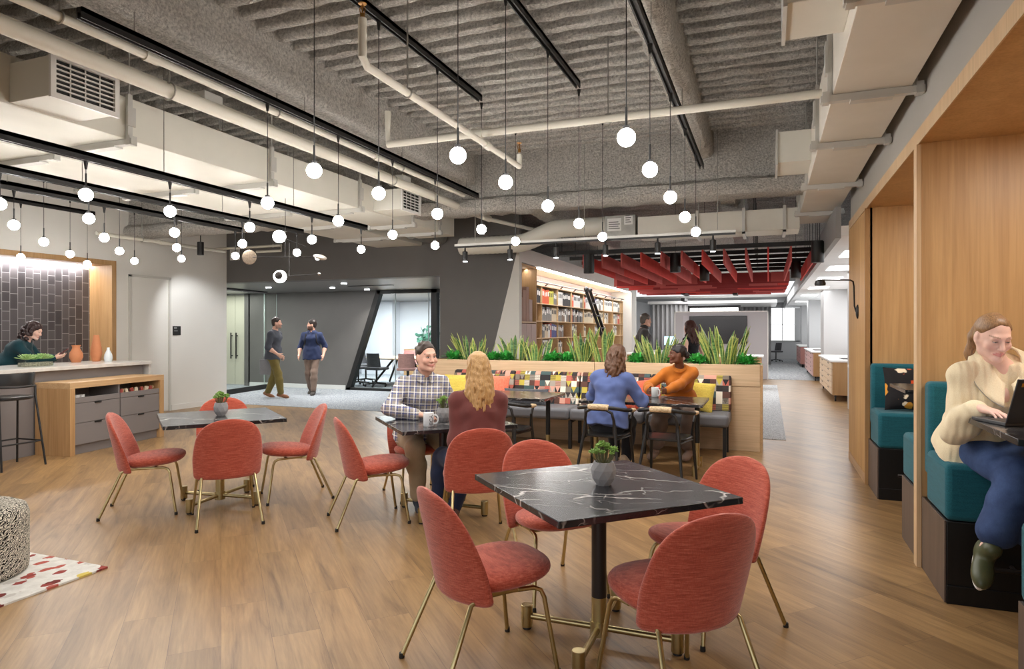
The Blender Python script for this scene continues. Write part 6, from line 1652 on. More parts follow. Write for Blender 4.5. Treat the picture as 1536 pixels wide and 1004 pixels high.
def build_person(label, loc, rz, p):
    """p: pose and dress in the person's own frame (faces +y, right hand on +x)"""
    s = p.get('s', 1.0); male = p.get('male', False); h = p.get('h', .0055)
    A = np.array
    pel = A(p['pelvis'], float); nk = A(p['neck'], float); hc = A(p['head'], float); tor = nrm(nk - pel)
    yaw = p.get('torso_yaw', 0.0); side = A((math.cos(yaw), math.sin(yaw), p.get('tilt', 0.0))); side = nrm(side - tor * (tor @ side)); fw = np.cross(tor, side) * -1
    if fw[1] < 0 and abs(yaw) < 1.5: fw = -fw
    fd = nrm(A(p['face'], float)); upv = A(p.get('up', (0, 0, 1)), float); rt = nrm(np.cross(fd, upv)); upv = np.cross(rt, fd); R = np.stack([rt, fd, upv], 1)
    hs = HS * s * p.get('hs', 1.0)
    shw = (.176 if male else .158) * s; hpw = .088 * s; J = {}
    for k_, sg in (('r', 1), ('l', -1)):
        J['sh' + k_] = nk + side * sg * shw - tor * .072 * s + fw * p.get('sh_fwd', .0) + tor * p.get('shrug_' + k_, 0)
        J['hp' + k_] = pel + side * sg * hpw * (1.0 if male else 1.08)
        el, wr = ik(J['sh' + k_], p['wr_' + k_], .285 * s, .255 * s, p.get('elh_' + k_, (sg * .6, -.6, -.6)))
        J['el' + k_], J['wr' + k_] = el, wr
        kn, an = ik(J['hp' + k_], p['an_' + k_], .43 * s, .42 * s, p.get('knh_' + k_, (0, 1, .3)))
        J['kn' + k_], J['an' + k_] = kn, an
        J['toe' + k_] = A(p.get('toe_' + k_, (sg * .1, 1, -.35)), float)
    pts = np.array(list(v for k_, v in J.items() if not k_.startswith('toe')) + [pel, nk, hc])
    lo, hi = pts.min(0) - .30, pts.max(0) + .30; lo[2] = max(lo[2], -0.03)
    mt = 1.0 if male else .92; bl = p.get('bulk', 1.0)
    def torso(V, g, k=.05):
        V.slab(pel - tor * .03, pel + (nk - pel) * .30, ((.152 * s * bl + g), (.112 * s * bl + g)), ((.132 * s * mt * bl + g), (.100 * s * bl + g)), side, k)
        V.slab(pel + (nk - pel) * .30, pel + (nk - pel) * .72 + fw * .01, ((.132 * s * mt * bl + g), (.102 * s * bl + g)), ((.162 * s * mt * bl + g), (.112 * s * bl + g)), side, k)
        V.slab(pel + (nk - pel) * .72 + fw * .01, nk - tor * .065 * s, ((.160 * s * mt * bl + g), (.112 * s * bl + g)), ((.130 * s * mt + g), (.070 * s + g)), side, k)
        for k_ in 'rl':
            V.cone(nk - tor * .022, J['sh' + k_] + tor * .006, .044 * s + g, .045 * s * mt + g, k)
        if not male:
            for sg in (-1, 1): V.ell(pel + (nk - pel) * .66 + side * sg * .075 * s + fw * .088 * s, A((.062, .062, .062)) * s + g * .8, None, .04)
    def arm(V, k_, g, t0=0.0, t1=2.0, k=.03, fl=0.0):
        a, b, c = J['sh' + k_], J['el' + k_], J['wr' + k_]
        r0, r1, r2, r3 = .050 * s * mt, .040 * s * mt, .042 * s * mt, .027 * s * mt
        e1 = min(t1, 1.0); V.cone(a, a + (b - a) * e1, r0 + g, r0 + (r1 - r0) * e1 + g + fl * (e1 if t1 <= 1 else 0), k)
        if t1 > 1: e = t1 - 1; m = b + (c - b) * min(.35, e); V.cone(b, m, r1 + g, r2 + g, k); (V.cone(m, b + (c - b) * e, r2 + g, r2 + (r3 - r2) * e + g + fl, k) if e > .35 else None)
    def leg(V, k_, g, t1=2.0, k=.04, fl=0.0, g0=0.0):
        a, b, c = J['hp' + k_], J['kn' + k_], J['an' + k_]
        V.cone(a, b, .086 * s * bl + g, .056 * s + g, k); m = b + (c - b) * .32
        if t1 > 1: e = t1 - 1; V.cone(b, m, .056 * s + g, .058 * s + g + fl * .2, k); (V.cone(m, b + (c - b) * e, .058 * s + g + fl * .2, .058 * s + (.038 - .058) * s * e + g + fl, k) if e > .32 else None)
    # ---- body
    V = Vol(lo, hi, h)
    torso(V, -.004); 
    for k_ in 'rl':
        arm(V, k_, 0); leg(V, k_, 0)
        c_ = J['an' + k_]; td = nrm(J['toe' + k_]); ua = nrm(J['kn' + k_] - c_); ua = nrm(ua - td * (td @ ua)); V.cone(c_, c_ - ua * .03 * s - td * .02 * s, .036 * s, .026 * s, .03); V.cone(c_ - ua * .025 * s, c_ - ua * .034 * s + td * .13 * s, .028 * s, .016 * s, .03)
        hd = p.get('hand_' + k_, {}); f_ = hd.get('f', J['wr' + k_] - J['el' + k_]); n_ = hd.get('n', (0, 0, -1))
        hand(V, J['wr' + k_], f_, n_, k_ == 'r', (1.0 if male else .92) * s, hd.get('curl', .4), hd.get('spread', .06), hd.get('thumb', .5))
    nr = (.056 if male else .047) * s; base = hc + R @ (A((0, -.022, -.06)) * hs)
    V.cone(nk - tor * .03, base, nr * 1.12, nr, .035)
    sm = p.get('smile', 0.0); head(V, None, hc, R, male, hs, sm)
    if p.get('beardvol'): V.ell(hc + R @ (A((0, .048, -.088)) * hs), A((.058, .052, .042)) * hs, R, .02)
    Vx, F = V.mesh(1); col = face_paint(Vx, hc, R, hs, p['skin'], p['lip'], p['brow'], p.get('beard'), sm)
    X = MB(); face_extra(X, hc, R, hs, p.get('gaze', (0, 0)), p.get('closed', False), sm)
    t = thing('person', label, 'person', loc, rz, p.get('group'))
    link('body', np_mesh('body', Vx, F, [M['skin'], M['eye_white'], M['eye_dark'], M['teeth']], col, X), t)
    # ---- clothes
    hcl = p.get('hc', h * 1.25)
    top = p['top']; G = top.get('g', .014)
    V = Vol(lo, hi, hcl); torso(V, G)
    if top.get('hem'):
        fl_ = top.get('flare', .012)
        V.slab(pel - tor * (top['hem'] + .07), pel + tor * .10, (.196 * s * bl + G + fl_, .158 * s * bl + G + fl_), (.180 * s * bl + G, .134 * s * bl + G), side, .04)
        X_, Y_, Z_ = np.meshgrid(*V.ax, indexing='ij', sparse=True); q0 = pel - tor * top['hem']
        V.D = np.maximum(V.D, -((X_ - q0[0]) * tor[0] + (Y_ - q0[1]) * tor[1] + (Z_ - q0[2]) * tor[2] + .006 * np.sin(X_ * 40) + .006 * np.sin(Y_ * 37))).astype(np.float32)
    for k_ in 'rl':
        sv = top.get('sleeve', 1.92)
        if sv > 0:
            arm(V, k_, G * top.get('sg', 1.0), t1=sv, fl=top.get('cuff', .004))
            if top.get('baggy'): V.ell(J['el' + k_] * .8 + (J['el' + k_] + J['wr' + k_]) * .1, A((.050, .050, .050)) * s + G * .5, None, .05)
    # neckline
    V.ell(nk + tor * .075 + fw * .02, A((.078, .070, .066)) * s, None, .012, 'c')
    if top.get('vneck'): V.cone(nk + tor * .07 + fw * .105, nk - tor * top['vneck'] + fw * (.128 + G * .6), .085, .022, .01, 'c')
    V.wrinkle(top.get('wr', .0022), top.get('wf', 42.0), top.get('seed', 1.0)); vx, f = V.mesh(1)
    shirt = link(top.get('name', 'shirt'), np_mesh('shirt', vx, f, [top['mat']]), t)
    tr = p['legs']; V = Vol(lo, hi, hcl)
    V.slab(pel - tor * .05, pel + tor * tr.get('rise', .06), (.150 * s * bl + .012, .110 * s * bl + .012), (.138 * s * bl + .010, .100 * s * bl + .010), side, .04)
    V.cone(J['hpr'], J['hpl'], .098 * s * bl + .010, .098 * s * bl + .010, .05)
    for k_ in 'rl': leg(V, k_, tr.get('g', .016), t1=tr.get('len', 1.93), fl=tr.get('fl', .004))
    V.wrinkle(tr.get('wr', .0022), 36.0, tr.get('seed', 2.0)); vx, f = V.mesh(1)
    link(tr.get('name', 'trousers'), np_mesh('trousers', vx, f, [tr['mat']]), t)
    # collar
    cl = p.get('collar')
    if cl:
        nd = nrm(hc - nk + tor * .1); b = MB(); r0, w, hh, vd = cl['r'] * s, cl['w'] * s, cl['h'] * s, cl['v'] * s
        def P(u, v):
            th = (u - .5) * 2 * PI * cl.get('open', .96); q = ((1 - math.cos(th)) / 2) ** 1.6
            r = r0 + w * v * (1 + .25 * q); z = G + .030 * s + hh * (1 - v) ** 1.0 - vd * q - .010 - w * .45 * v * (.3 + q)
            pp = nk + side * math.sin(th) * r * (1 - .25 * q * cl.get('pinch', 0)) - fw * math.cos(th) * r * .95 + tor * z + fw * (.02 + cl.get('fwd', .0) * q)
            return tuple(pp)
        b.grid(P, 40, 6); o = b.build('collar', cl['mat'], shirt, angle=80); m_ = o.modifiers.new('thick', 'SOLIDIFY'); m_.thickness = cl.get('th', .004); m_.offset = 0
        if cl.get('zip'):
            b = MB(); b.tube([P(i / 40, 1.0) for i in range(41)], .0035, 6); b.build('zip', M['galv'], shirt)
    # shoes
    sh = p['shoes']
    for k_ in 'rl':
        c_ = J['an' + k_]; td = nrm(J['toe' + k_]); up_ = nrm(J['kn' + k_] - c_); up_ = nrm(up_ - td * (td @ up_)); sd = np.cross(td, up_)
        V = Vol(c_ - .28, c_ + .28, min(hcl, .006))
        RR = np.stack([sd, td, up_], 1); hl = -.052 * s
        V.ell(c_ + up_ * (hl + .012) + td * .055 * s, A((.044, .135, .040)) * s, RR, .02); V.ell(c_ + up_ * (hl + .022) - td * .025 * s, A((.041, .062, .050)) * s, RR, .03); V.ell(c_ + up_ * (hl + .012) + td * .11 * s, A((.045, .070, .034)) * s, RR, .03)
        V.cone(c_ + up_ * .0, c_ + up_ * sh.get('top', .03), .044 * s, .044 * s, .02)
        o_ = c_ + up_ * (hl - .11); V.ell(o_, A((.2, .32, .10)), RR, .004, 'c')
        vx, f = V.mesh(1); so = link(sh.get('name', 'shoe'), np_mesh('shoe', vx, f, [sh['mat']]), t)
        if sh.get('sole'):
            b = MB(); ring = []
            for i in range(28):
                a = 2 * PI * i / 28; y = math.sin(a); x = math.cos(a)
                ring.append((x * (.040 + .006 * (y > 0) * y), .055 + .135 * y))
            b.loft([[tuple(c_ + up_ * zz + sd * x * s * sc + td * y * s * sc) for x, y in ring] for zz, sc in ((hl - .016, .96), (hl - .014, 1.0), (hl + .012, 1.02))]); b.build('sole', sh['sole'], so, angle=50)
        if sh.get('heel'):
            b = MB(); q = c_ + up_ * (hl) - td * .045 * s; b.tube([tuple(q), tuple(q - up_ * sh['heel'])], [.026, .022], 12); b.build('heel', sh['mat'], so)
    # hair
    hr = p['hair']; V = Vol(hc - .62, hc + .30, p.get('hh', h)); Q = lambda x, y, z: hc + R @ (A((x, y, z)) * hs); th = hr.get('th', .010)
    V.ell(Q(0, -.020, .038), A((.076 + th, .096 + th, .087 + th)) * hs, R, .01)
    if hr.get('nape', True): V.ell(Q(0, -.045, -.03), A((.064 + th * .6, .055 + th, .062)) * hs, R, .03)
    lz = hr.get('line', .072)   # hairline height on the forehead
    V.ell(Q(0, .105, lz - .118), A((.105, .095, .115)) * hs, R, .012, 'c'); V.ell(Q(0, .07, lz - .14), A((.15, .060, .10)) * hs, R, .012, 'c')
    if hr.get('side', 0) == 0:
        for sg in (-1, 1): V.ell(Q(sg * .085, .015, -.035), A((.03, .05, .055)) * hs, R, .012, 'c')
    rnd = random.Random(hr.get('seed', 3))
    kind = hr.get('kind', 'short')
    dwn = A((0, 0, -1.0))
    if kind in ('long', 'wavy'):
        L = hr['len']; n_ = hr.get('n', 70)
        for i in range(n_):
            a = rnd.uniform(-hr.get('span', 2.2), hr.get('span', 2.2)); e = rnd.uniform(-.2, .9)
            p0 = Q(math.sin(a) * .078 * math.cos(e), -.02 - math.cos(a) * .098 * math.cos(e), .04 + .085 * math.sin(e))
            out = R @ A((math.sin(a), -math.cos(a), 0)); out = nrm(out - dwn * (out @ dwn)); ln = L * rnd.uniform(.72, 1.0); wv = hr.get('wave', .012); ph = rnd.uniform(0, 6)
            pts_ = [p0]; m_ = 7
            bk = fw * -1 * hr.get('back', .05)
            for j in range(1, m_ + 1):
                u = j / m_
                q = p0 + dwn * ln * u + out * (.020 * math.sin(u * 2.2) + hr.get('flip', .0) * u * u + wv * math.sin(ph + u * 7)) + nrm(np.cross(out, dwn)) * wv * math.cos(ph * 1.7 + u * 6) + bk * u
                pts_.append(q)
            V.chain(pts_, [.011] + [hr.get('sr', .0095)] * (m_ - 2) + [.007, .002], .003)
    if kind == 'curly':
        for i in range(hr.get('n', 120)):
            a = rnd.uniform(-2.2, 2.2); z = rnd.uniform(-hr['len'], .10); rr = .088 * math.sqrt(max(.15, 1 - max(0, (z - .03) / .1) ** 2)) + rnd.uniform(0, .022)
            if z < 0: rr += .02
            q = Q(math.sin(a) * rr, -.02 - math.cos(a) * rr * 1.08, z); V.ell(q, A((1, 1, 1.25)) * rnd.uniform(.011, .019), None, .005)
    if kind == 'pony':
        V.cone(Q(0, -.10, .045), Q(0, -.135, .02), .022, .026, .02); V.chain([Q(0, -.135, .02), Q(.01, -.15, -.06), Q(.025, -.135, -.16), Q(.03, -.12, -.22)], [.028, .030, .024, .006], .01)
    if kind == 'bun':
        V.ell(Q(0, -.125, -.015), A((.042, .036, .042)) * hs, R, .015)
        for i in range(9):
            x = -.06 + .015 * i
            V.chain([Q(x * .8, .055 - abs(x) * .3, .105 - abs(x) * .35), Q(x, -.03, .132 - abs(x) * .45), Q(x * .8, -.10, .075), Q(x * .3, -.125, 0)], [.007, .009, .009, .008], .003)
    if kind == 'short':
        for i in range(hr.get('n', 40)):
            a = rnd.uniform(-2.4, 2.4); e = rnd.uniform(.25, 1.5); q = Q(math.sin(a) * .080 * math.cos(e), -.02 - math.cos(a) * .098 * math.cos(e), .04 + .088 * math.sin(e)); V.ell(q, (.016, .016, .010), None, .012)
    V.wrinkle(.0012, 90, 1.0); vx, f = V.mesh(1); link('hair', np_mesh('hair', vx, f, [hr['mat']]), t)
    t['_'] = 0; del t['_']
    J['R'] = R; J['Q'] = Q; J['t'] = t; J['side'] = side; J['fw'] = fw; J['tor'] = tor; J['pel'] = pel; J['nk'] = nk; J['shirt'] = shirt
    return J
def cloth(name, c, c2=None, sc=90, rough=.85):
    k = N(name); k.set(rough, 0, .2); k.b.inputs['Sheen Weight'].default_value = .12
    f = k.noise(k.coord(), 420, 2, .6); g = k.noise(k.coord(), 16, 3, .55)
    d = tuple(x * .86 for x in c[:3]) + (1,); k.col(k.mix(k.ramp(f, [(.3, d), (.7, c)]), k.ramp(g, [(.3, (.92, .92, .92, 1)), (.7, (1.04, 1.04, 1.04, 1))]), .8, 'MULTIPLY')); k.bump(f, .2, .001); return k.mat
fair = dict(skin=S(226, 178, 156), lip=S(192, 116, 108)); pale = dict(skin=S(234, 194, 176), lip=S(204, 124, 122)); dark = dict(skin=S(112, 70, 50), lip=S(120, 62, 56)); olive = dict(skin=S(216, 170, 148), lip=S(180, 110, 102))
def loc_of(w, root, rz):
    """world point to the person's own frame"""
    d = np.array(w, float) - np.array(root, float); c, s_ = math.cos(-rz), math.sin(-rz); return (d[0] * c - d[1] * s_, d[0] * s_ + d[1] * c, d[2])
def dir_of(w, rz): return loc_of(w, (0, 0, 0), rz)
# ---- plaid
def m_plaid():
    k = N('plaid_cotton'); k.set(.85, 0, .2); co = k.coord((1, 1, 1), (0.0, 0.06, 0.3)); sp = k.n('ShaderNodeSeparateXYZ'); k.l(co, sp.inputs[0])
    def band(v, f, o, lo, hi): 
        fr = k.math('FRACT', k.math('ADD', k.math('MULTIPLY', v, f), o)); return k.math('MULTIPLY', k.math('GREATER_THAN', fr, lo), k.math('LESS_THAN', fr, hi))
    c = S(206, 202, 200)
    x, z = sp.outputs[0], sp.outputs[2]
    g = k.mix(c, S(150, 140, 128), k.math('MULTIPLY', band(x, 20, 0, .15, .62), .65)); g = k.mix(g, S(146, 138, 128), k.math('MULTIPLY', band(z, 20, 0, .15, .62), .65))
    g = k.mix(g, S(70, 80, 138), k.math('MULTIPLY', band(x, 20, 0, .68, .86), .75)); g = k.mix(g, S(70, 80, 138), k.math('MULTIPLY', band(z, 20, 0, .68, .86), .75))
    g = k.mix(g, S(244, 242, 240), k.math('MULTIPLY', band(x, 20, 0, .0, .10), .9)); g = k.mix(g, S(244, 242, 240), k.math('MULTIPLY', band(z, 20, 0, .0, .10), .9))
    k.col(g); return k.mat
plaid = m_plaid(); khaki = cloth('khaki_cotton', S(176, 154, 124)); 
root = (-2.93, 5.24, 0); rz = D2R(-42 - 0) - PI / 2 + PI / 2; rz = D2R(318 - 90)
face = dir_of((.84, -.54, -.05), rz)
J = build_person('seated smiling man in a blue and grey plaid shirt and khaki trousers', root, rz, dict(male=True, s=1.03, bulk=1.10, pelvis=(0, -.02, .555), neck=(0, .12, 1.09), head=(0.0, .20, 1.265), face=face, up=(.04, 0, 1), hs=1.06,
    wr_r=(.16, .43, .795), elh_r=(.9, -.3, -.2), hand_r=dict(f=(-.75, .5, -.08), n=(0, 0, -1), curl=.35), wr_l=(-.20, .24, .60), elh_l=(-.7, -.6, -.2), hand_l=dict(f=(.1, .9, -.5), n=(.2, -.2, -1), curl=.3),
    an_r=(.14, .40, .09), an_l=(-.10, .52, .09), knh_r=(.25, 1, .6), knh_l=(-.25, 1, .6), toe_r=(.1, 1, -.3), toe_l=(.1, 1, -.3), smile=1.0, brow=S(66, 48, 38), **fair,
    top=dict(mat=plaid, g=.016, hem=.015, sleeve=1.93, seed=2), legs=dict(mat=khaki, g=.020), collar=dict(r=.066, w=.034, h=.045, v=.05, mat=plaid, pinch=.5, open=.90), shoes=dict(mat=flat('dark_blue_suede', S(52, 60, 70), .8), sole=M['white_lam']),
    hair=dict(kind='short', mat=hair_mat('dark_brown_hair', S(72, 54, 42), S(40, 29, 23)), line=.098, th=.006, n=12)))
# ---- blonde woman
mar = cloth('maroon_knit', S(112, 62, 58), S(88, 46, 44)); navy = cloth('navy_denim', S(40, 48, 74), S(28, 34, 54), 140)
root = (-1.975, 4.42, 0); rz = D2R(121 - 90)
J = build_person('seated woman with long blonde hair and maroon cardigan seen from behind', root, rz, dict(s=.98, h=.006, pelvis=(0, -.02, .55), neck=(0, .06, 1.045), head=(0, .11, 1.215), face=dir_of((-.75, .66, -.05), rz), torso_yaw=-.05,
    wr_l=(-.15, .25, .64), elh_l=(-.05, -1, -.2), wr_r=(.12, .26, .64), elh_r=(.05, -1, -.2), hand_l=dict(f=(.45, .8, -.1), n=(.1, 0, -1)), hand_r=dict(f=(-.4, .9, 0), n=(0, 0, -1)),
    an_l=(-.28, .40, .10), an_r=(-.16, .30, .10), knh_l=(-.35, 1, .5), knh_r=(-.1, 1, .5), toe_l=(-.3, 1, -.3), toe_r=(-.1, 1, -.3), brow=S(140, 106, 70), **fair,
    top=dict(name='cardigan', mat=mar, g=.018, hem=.12, flare=.02, sleeve=1.94, cuff=.006, baggy=1, seed=5), legs=dict(name='jeans', mat=navy, g=.012), shoes=dict(name='boot', mat=flat('brown_leather', S(98, 60, 44), .5), top=.09, heel=.03),
    hair=dict(kind='long', len=.40, n=170, span=1.5, wave=.012, flip=.02, back=.055, line=.07, side=1, th=.012, mat=hair_mat('blonde_hair', S(206, 164, 106), S(142, 102, 60)))))
# ---- blue shirt woman
blue = cloth('blue_chambray', S(96, 112, 164), S(78, 92, 142), 120)
root = (-1.54, 6.73, 0); rz = D2R(84 - 90)
J = build_person('seated woman with wavy brown hair and blue blouse seen from behind', root, rz, dict(s=1.0, h=.007, pelvis=(0, -.03, .555), neck=(0.02, .08, 1.06), head=(.06, .14, 1.225), face=dir_of((.42, .9, -.05), rz),
    wr_r=(.20, .40, .80), elh_r=(.6, -.7, -.5), wr_l=(-.10, .42, .79), elh_l=(-.8, -.5, -.5), hand_r=dict(f=(-.4, .9, 0), n=(0, 0, -1)), hand_l=dict(f=(.4, .9, 0), n=(0, 0, -1)),
    an_r=(.12, .22, .12), an_l=(-.06, .40, .10), toe_r=(.2, .5, -.9), toe_l=(-.1, 1, -.3), brow=S(70, 50, 38), **fair,
    top=dict(name='blouse', mat=blue, g=.026, hem=.05, sleeve=1.88, cuff=.004, baggy=1, wr=.0035, seed=8), legs=dict(mat=cloth('black_trousers', S(34, 34, 38)), g=.012), collar=dict(r=.062, w=.026, h=.03, v=.03, mat=blue), shoes=dict(name='boot', mat=cloth('sand_suede', S(190, 170, 146)), top=.07, heel=.03),
    hair=dict(kind='wavy', len=.33, n=150, span=1.9, wave=.02, back=.05, line=.07, side=1, th=.014, mat=hair_mat('brown_hair', S(118, 80, 54), S(62, 42, 30)))))
# ---- orange sweater woman
org = cloth('rust_orange_knit', S(188, 108, 36), S(160, 86, 26))
root = (-0.99, 8.22, 0); rz = PI + D2R(8)
J = build_person('smiling woman in a rust orange sweater holding a mug at the banquette', root, rz, dict(s=.98, h=.006, pelvis=(0, 0, .60), neck=(.02, .24, 1.05), head=(.045, .31, 1.215), face=dir_of((-.93, -.36, -.02), rz), up=(0, 0, 1), smile=1.0,
    wr_r=loc_of((-1.275, 7.60, .795), root, rz), elh_r=(.8, -.5, -.4), wr_l=loc_of((-1.085, 7.60, .80), root, rz), elh_l=(-.8, -.4, -.3), hand_r=dict(f=dir_of((.28, -.9, .05), rz), n=dir_of((.9, .3, 0), rz), curl=.55), hand_l=dict(f=dir_of((-.28, -.9, .05), rz), n=dir_of((-.9, .3, 0), rz), curl=.55),
    an_r=(.30, .50, .12), an_l=(-.08, .46, .12), knh_r=(.3, 1, .6), knh_l=(-.05, 1, .6), toe_r=(.35, 1, -.25), toe_l=(.3, 1, -.25), brow=S(34, 24, 20), **dark,
    top=dict(name='sweater', mat=org, g=.018, hem=.05, sleeve=1.9, cuff=.004, seed=3), legs=dict(mat=cloth('taupe_trousers', S(120, 102, 92)), g=.03, fl=.03, len=1.78), shoes=dict(name='boot', mat=cloth('taupe_suede', S(142, 116, 102)), top=.10, heel=.04),
    collar=dict(r=.068, w=.014, h=.010, v=.035, mat=org, open=1.0), hair=dict(kind='bun', line=.070, th=.008, nape=False, mat=hair_mat('black_braids', S(48, 40, 40), S(22, 18, 18)))))
# ---- kitchen woman
teal = cloth('dark_teal_knit', S(22, 56, 64), S(16, 42, 50)); root = (-9.66, 6.0, 0); rz = math.atan2(.62, .78) - PI / 2
J = build_person('dark-haired woman in a teal sweater leaning on the kitchen island with a phone', root, rz, dict(s=1.0, h=.009, bulk=1.12, pelvis=(0, -.16, .93), neck=(0, .12, 1.345), head=(0, .22, 1.49), face=(.05, .92, -.40), closed=True,
    wr_r=(.10, .50, 1.12), elh_r=(.6, -.2, -.8), wr_l=(-.06, .46, 1.11), elh_l=(-.6, -.3, -.8), hand_r=dict(f=(-.15, .95, .15), n=(-.5, 0, .8), curl=.6), hand_l=dict(f=(.25, .95, .15), n=(.5, 0, .8), curl=.6),
    an_r=(.12, -.12, .09), an_l=(-.10, -.16, .09), brow=S(50, 36, 30), **pale, top=dict(name='sweater', mat=teal, g=.022, hem=.08, sleeve=1.85, baggy=1), legs=dict(mat=cloth('black_jeans', S(36, 36, 40)), g=.012), shoes=dict(mat=M['black_plastic']),
    hair=dict(kind='curly', len=.17, n=150, line=.068, side=1, th=.016, mat=hair_mat('dark_curly_hair', S(66, 44, 42), S(30, 20, 20)))))
# the phone in her hands
ph = J['wrr'] * .5 + J['wrl'] * .5 + np.array((0, .10, .035)); c_, s_ = math.cos(rz), math.sin(rz); pw = (root[0] + ph[0] * c_ - ph[1] * s_, root[1] + ph[0] * s_ + ph[1] * c_, ph[2])
b = MB(); b.obox((0, 0, 0.04), (.072, .009, .145), Euler((-.9, 0, 0)).to_matrix()); o = b.build('phone', flat('dark_red_phone', S(104, 52, 56), .4), None, pw, rz, bevel=.003); tag(o, 'dark red phone held by the woman at the kitchen island', 'phone')
# ---- walking men in the lobby
root = (-10.17, 11.67, 0.006); rz = math.atan2(.25, .97) - PI / 2
J = build_person('man in a dark grey shirt and olive trousers walking through the lobby with a bag', root, rz, dict(male=True, s=1.04, h=.011, pelvis=(0, 0, .95), neck=(0, .03, 1.47), head=(0, .08, 1.645), face=(-.25, .95, 0), up=(0, 0, 1),
    wr_r=(.24, .22, .96), elh_r=(.3, -1, 0), wr_l=(-.28, .02, .93), elh_l=(-.3, -1, 0), hand_r=dict(n=(-1, 0, 0)), hand_l=dict(n=(1, 0, 0)), an_r=(.09, .22, .09), an_l=(-.09, -.18, .10), toe_r=(0, 1, -.2), toe_l=(0, 1, -.4), brow=S(50, 38, 32), **olive,
    top=dict(mat=cloth('charcoal_shirt', S(72, 74, 82)), g=.022, hem=.10, sleeve=1.15, cuff=.006), legs=dict(mat=cloth('olive_trousers', S(112, 98, 52)), g=.022), shoes=dict(mat=flat('tan_leather', S(126, 78, 46), .5), sole=M['cream_wood']), beard=(S(66, 50, 42), .45),
    hair=dict(kind='short', mat=hair_mat('short_dark_hair', S(62, 50, 44), S(36, 28, 24)), line=.078, th=.010)))
b = MB(); b.box(-.04, .04, -.16, .16, 0, .34); b.tube([(0, -.12, .33), (0, -.10, .46), (0, .10, .46), (0, .12, .33)], .008, 6)
o = b.build('shoulder_bag', cloth('grey_canvas', S(128, 126, 128)), None, (-10.42, 11.76, .50), rz, bevel=.03); tag(o, 'grey canvas bag carried at the walking olive-trousered man\'s side', 'bag')
root = (-9.86, 12.6, 0.006); rz = math.atan2(-.97, .45) - PI / 2; nv = cloth('navy_shirt', S(46, 56, 88), S(36, 44, 72))
J = build_person('bearded man in a navy shirt and taupe trousers with a backpack walking in the lobby', root, rz, dict(male=True, s=1.02, h=.011, pelvis=(0, 0, .93), neck=(0, .02, 1.44), head=(0, .05, 1.61), face=dir_of((-.75, -.62, -.05), rz),
    wr_r=(.27, .12, .90), elh_r=(.4, -1, 0), wr_l=(-.27, .08, .90), elh_l=(-.4, -1, 0), hand_r=dict(n=(-1, 0, 0)), hand_l=dict(n=(1, 0, 0)), an_r=(.07, -.16, .11), an_l=(-.07, .18, .09), toe_r=(0, 1, -.4), toe_l=(0, 1, -.2), brow=S(40, 30, 26), **fair,
    top=dict(mat=nv, g=.020, hem=.12, sleeve=1.1, cuff=.004), legs=dict(mat=cloth('taupe_chinos', S(136, 116, 104)), g=.018), collar=dict(r=.064, w=.03, h=.035, v=.04, mat=nv, pinch=.5, open=.9), shoes=dict(mat=flat('dark_boot', S(54, 48, 42), .6), top=.08, sole=M['black_plastic']), beard=(S(52, 36, 28), .9), beardvol=1,
    hair=dict(kind='short', mat=hair_mat('short_black_hair', S(52, 42, 38), S(28, 22, 20)), line=.076, th=.012)))
b = MB(); b.ball((0, -.24, 1.22), (.15, .10, .24), 20, 12)
for sg in (-1, 1): b.tube([(sg * .10, -.16, 1.40), (sg * .11, -.02, 1.47), (sg * .115, .13, 1.38), (sg * .13, .14, 1.22), (sg * .17, -.02, 1.08), (sg * .14, -.18, 1.04)], .018, 8, flat=.5)
b.v = [(x, y, z - .98) for x, y, z in b.v]
o = b.build('backpack', cloth('dark_backpack_nylon', S(38, 38, 44)), None, (root[0], root[1], .98), rz, angle=60); tag(o, 'dark backpack worn by the bearded man in the navy shirt', 'backpack')
# ---- far standing pair
root = (-2.24, 12.65, 0.006); rz = math.atan2(.3, .95) - PI / 2
J = build_person('man in a dark grey quarter-zip pullover standing beyond the planter, turned sideways', root, rz, dict(male=True, s=1.06, h=.012, pelvis=(0, 0, .97), neck=(0, .02, 1.50), head=(0, .07, 1.675), face=(-.2, .95, -.1), wr_r=(.26, .14, .95), wr_l=(-.26, .14, .95), elh_r=(.4, -1, 0), elh_l=(-.4, -1, 0), an_r=(.1, 0, .09), an_l=(-.1, 0, .09), brow=S(70, 60, 54), **olive,
    top=dict(name='pullover', mat=cloth('dark_grey_knit', S(78, 74, 74)), g=.022, hem=.1), legs=dict(mat=cloth('dark_trousers', S(52, 52, 58)), g=.016), collar=dict(r=.066, w=.014, h=.05, v=.02, mat=cloth('dark_grey_rib', S(70, 66, 66)), open=1.0), shoes=dict(mat=M['black_plastic']), hair=dict(kind='short', mat=hair_mat('greying_hair', S(112, 104, 98), S(70, 64, 60)), line=.078, th=.010)))
root = (-1.24, 11.78, 0.006); rz = math.atan2(.5, -.86) - PI / 2
